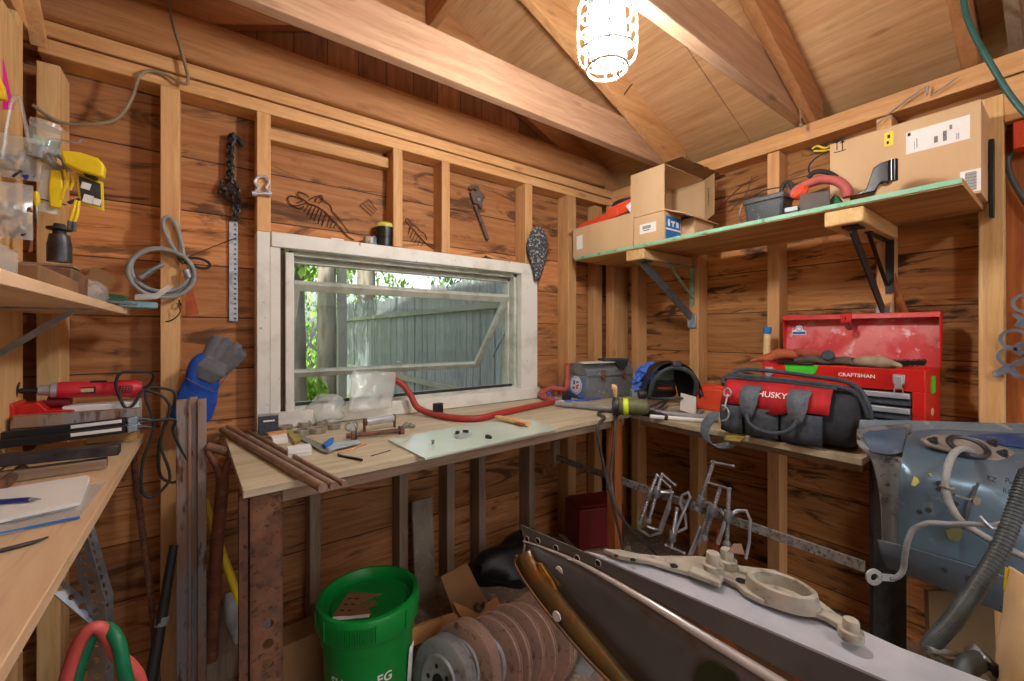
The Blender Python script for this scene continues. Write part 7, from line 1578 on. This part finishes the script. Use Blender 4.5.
# tan bag
b = B(); cols = [[(1012, 567, .70), (1006, 600, .70), (1000, 640, .69), (996, 700, .68)], [(1022, 575, .66), (1020, 605, .64), (1016, 645, .63), (1012, 700, .62)], [(1040, 580, .64), (1045, 610, .61), (1045, 650, .6), (1045, 700, .6)], [(1090, 580, .66), (1095, 620, .64), (1098, 660, .63), (1100, 720, .63)]]
b.sheet(surf(cols)); b.jitter(.006, 14)
t = thing('tan_bag', 'crumpled tan paper bag with a yellow lining at the lower right corner', 'bag', atD(1030, 700, .66)); put(b, 'bag_paper', M['tanbag'], t, solid=.004, smooth=60)
b = B(); b.ext([atD(u, v, .694) for u, v in ((1008, 568), (1013, 572), (1018, 580), (1014, 590), (1015, 606), (1010, 604), (1006, 590))], FW*.004); put(b, 'yellow_lining', M['yellow'], t)
q0, q1 = atD(922, 590, 1.12), atD(1016, 600, 1.02)
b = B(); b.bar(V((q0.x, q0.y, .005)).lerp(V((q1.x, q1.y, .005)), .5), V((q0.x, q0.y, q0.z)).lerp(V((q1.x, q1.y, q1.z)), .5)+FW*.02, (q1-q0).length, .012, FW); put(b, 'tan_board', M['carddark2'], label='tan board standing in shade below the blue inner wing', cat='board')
# ------------------------------------------------------------------ caged lamp under the tie beam
LP = V((.838, .725, 0)); LT = 2.145
L = thing('pendant_lamp', 'lit caged utility lamp hanging under the roof tie beam', 'lamp', (LP.x, LP.y, 1.889))
b = B(); b.lathe([(.03, LT-.002), (.055, LT-.004), (.055, LT-.045), (.045, LT-.05), (.045, LT-.075), (.0, LT-.075)], LP, n=24); put(b, 'lamp_base', M['galv'], L)
b = B(); b.lathe([(.0, LT-.07), (.042, LT-.075), (.045, LT-.10), (.045, 1.945), (.038, 1.928), (.0, 1.923)], LP, n=28); put(b, 'glass_jar', M['lampglow'], L)
b = B()
for z in (2.07, 2.03, 1.99, 1.95): b.torus(LP+V((0, 0, z)), .074, .0030, n=32, m=6)
b.torus(LP+V((0, 0, 1.915)), .052, .004, n=32, m=6)
for i in range(8):
    a = 2*PI*i/8; d = V((math.cos(a), math.sin(a), 0))
    b.tube([LP+d*.05+Z3*(LT-.05), LP+d*.072+Z3*2.07, LP+d*.074+Z3*1.95, LP+d*.052+Z3*1.915], .0026, 6, k=3)
    if i % 4 == 0: b.tube([LP+d*.052+Z3*1.915, LP+d*.02+Z3*1.911, LP-d*.02+Z3*1.911, LP-d*.052+Z3*1.915], .0026, 6, k=3)
b.rod(LP+V((.03, 0, 1.915)), LP+V((.03, 0, 1.895)), .004)
put(b, 'cage', M['lampcage'], L)
# ------------------------------------------------------------------ light and camera
w = bpy.data.worlds.new('World'); SC.world = w; w.use_nodes = True
nt = w.node_tree; nt.nodes.clear()
o = nt.nodes.new('ShaderNodeOutputWorld'); bg = nt.nodes.new('ShaderNodeBackground'); sk = nt.nodes.new('ShaderNodeTexSky')
sk.sky_type = 'NISHITA'; sk.sun_disc = False; sk.sun_elevation = math.radians(35); sk.sun_rotation = math.radians(230); sk.air_density = 1.0; sk.dust_density = 2.5
hs = nt.nodes.new('ShaderNodeHueSaturation'); hs.inputs['Saturation'].default_value = .35
nt.links.new(sk.outputs[0], hs.inputs['Color']); nt.links.new(hs.outputs[0], bg.inputs[0]); bg.inputs[1].default_value = .11
nt.links.new(bg.outputs[0], o.inputs[0])
l = bpy.data.lights.new('sun', 'SUN'); l.energy = 2.6; l.angle = .01; l.color = (1, .96, .88)
so = bpy.data.objects.new('sun', l); COL.objects.link(so); so.rotation_euler = V((.62, .60, -.60)).to_track_quat('-Z', 'Y').to_euler()
l = bpy.data.lights.new('daylight_door', 'AREA'); l.shape = 'RECTANGLE'; l.size = 2.2; l.size_y = .7; l.energy = .9; l.color = (.93, .97, 1)
do = bpy.data.objects.new('daylight_door', l); COL.objects.link(do); do.location = (.83, YF+.05, 1.72); do.rotation_euler = V((0, 1, -.35)).to_track_quat('-Z', 'Z').to_euler()
l = bpy.data.lights.new('rear_fill', 'POINT'); l.energy = 8.5; l.shadow_soft_size = .07; l.color = (.95, .98, 1)  # added fill light behind the camera, no such bulb known
bo = bpy.data.objects.new('rear_fill', l); COL.objects.link(bo); bo.location = (.70, -.75, 2.2)
cd = bpy.data.cameras.new('camera'); co = bpy.data.objects.new('camera', cd); COL.objects.link(co)
co.location = CAM; co.rotation_euler = (math.radians(90), 0, -A); cd.sensor_width = 36; cd.lens = FPX/1024*36; cd.shift_y = -(340.5-V0)/1024
cd.clip_start = .01; cd.clip_end = 200
SC.camera = co
vs = SC.view_settings; SC.display_settings.display_device = 'sRGB'; vs.view_transform = 'Standard'; vs.look = 'None'; vs.gamma = 1; vs.use_curve_mapping = False; vs.exposure = 1.3
SC.cycles.diffuse_bounces = 3
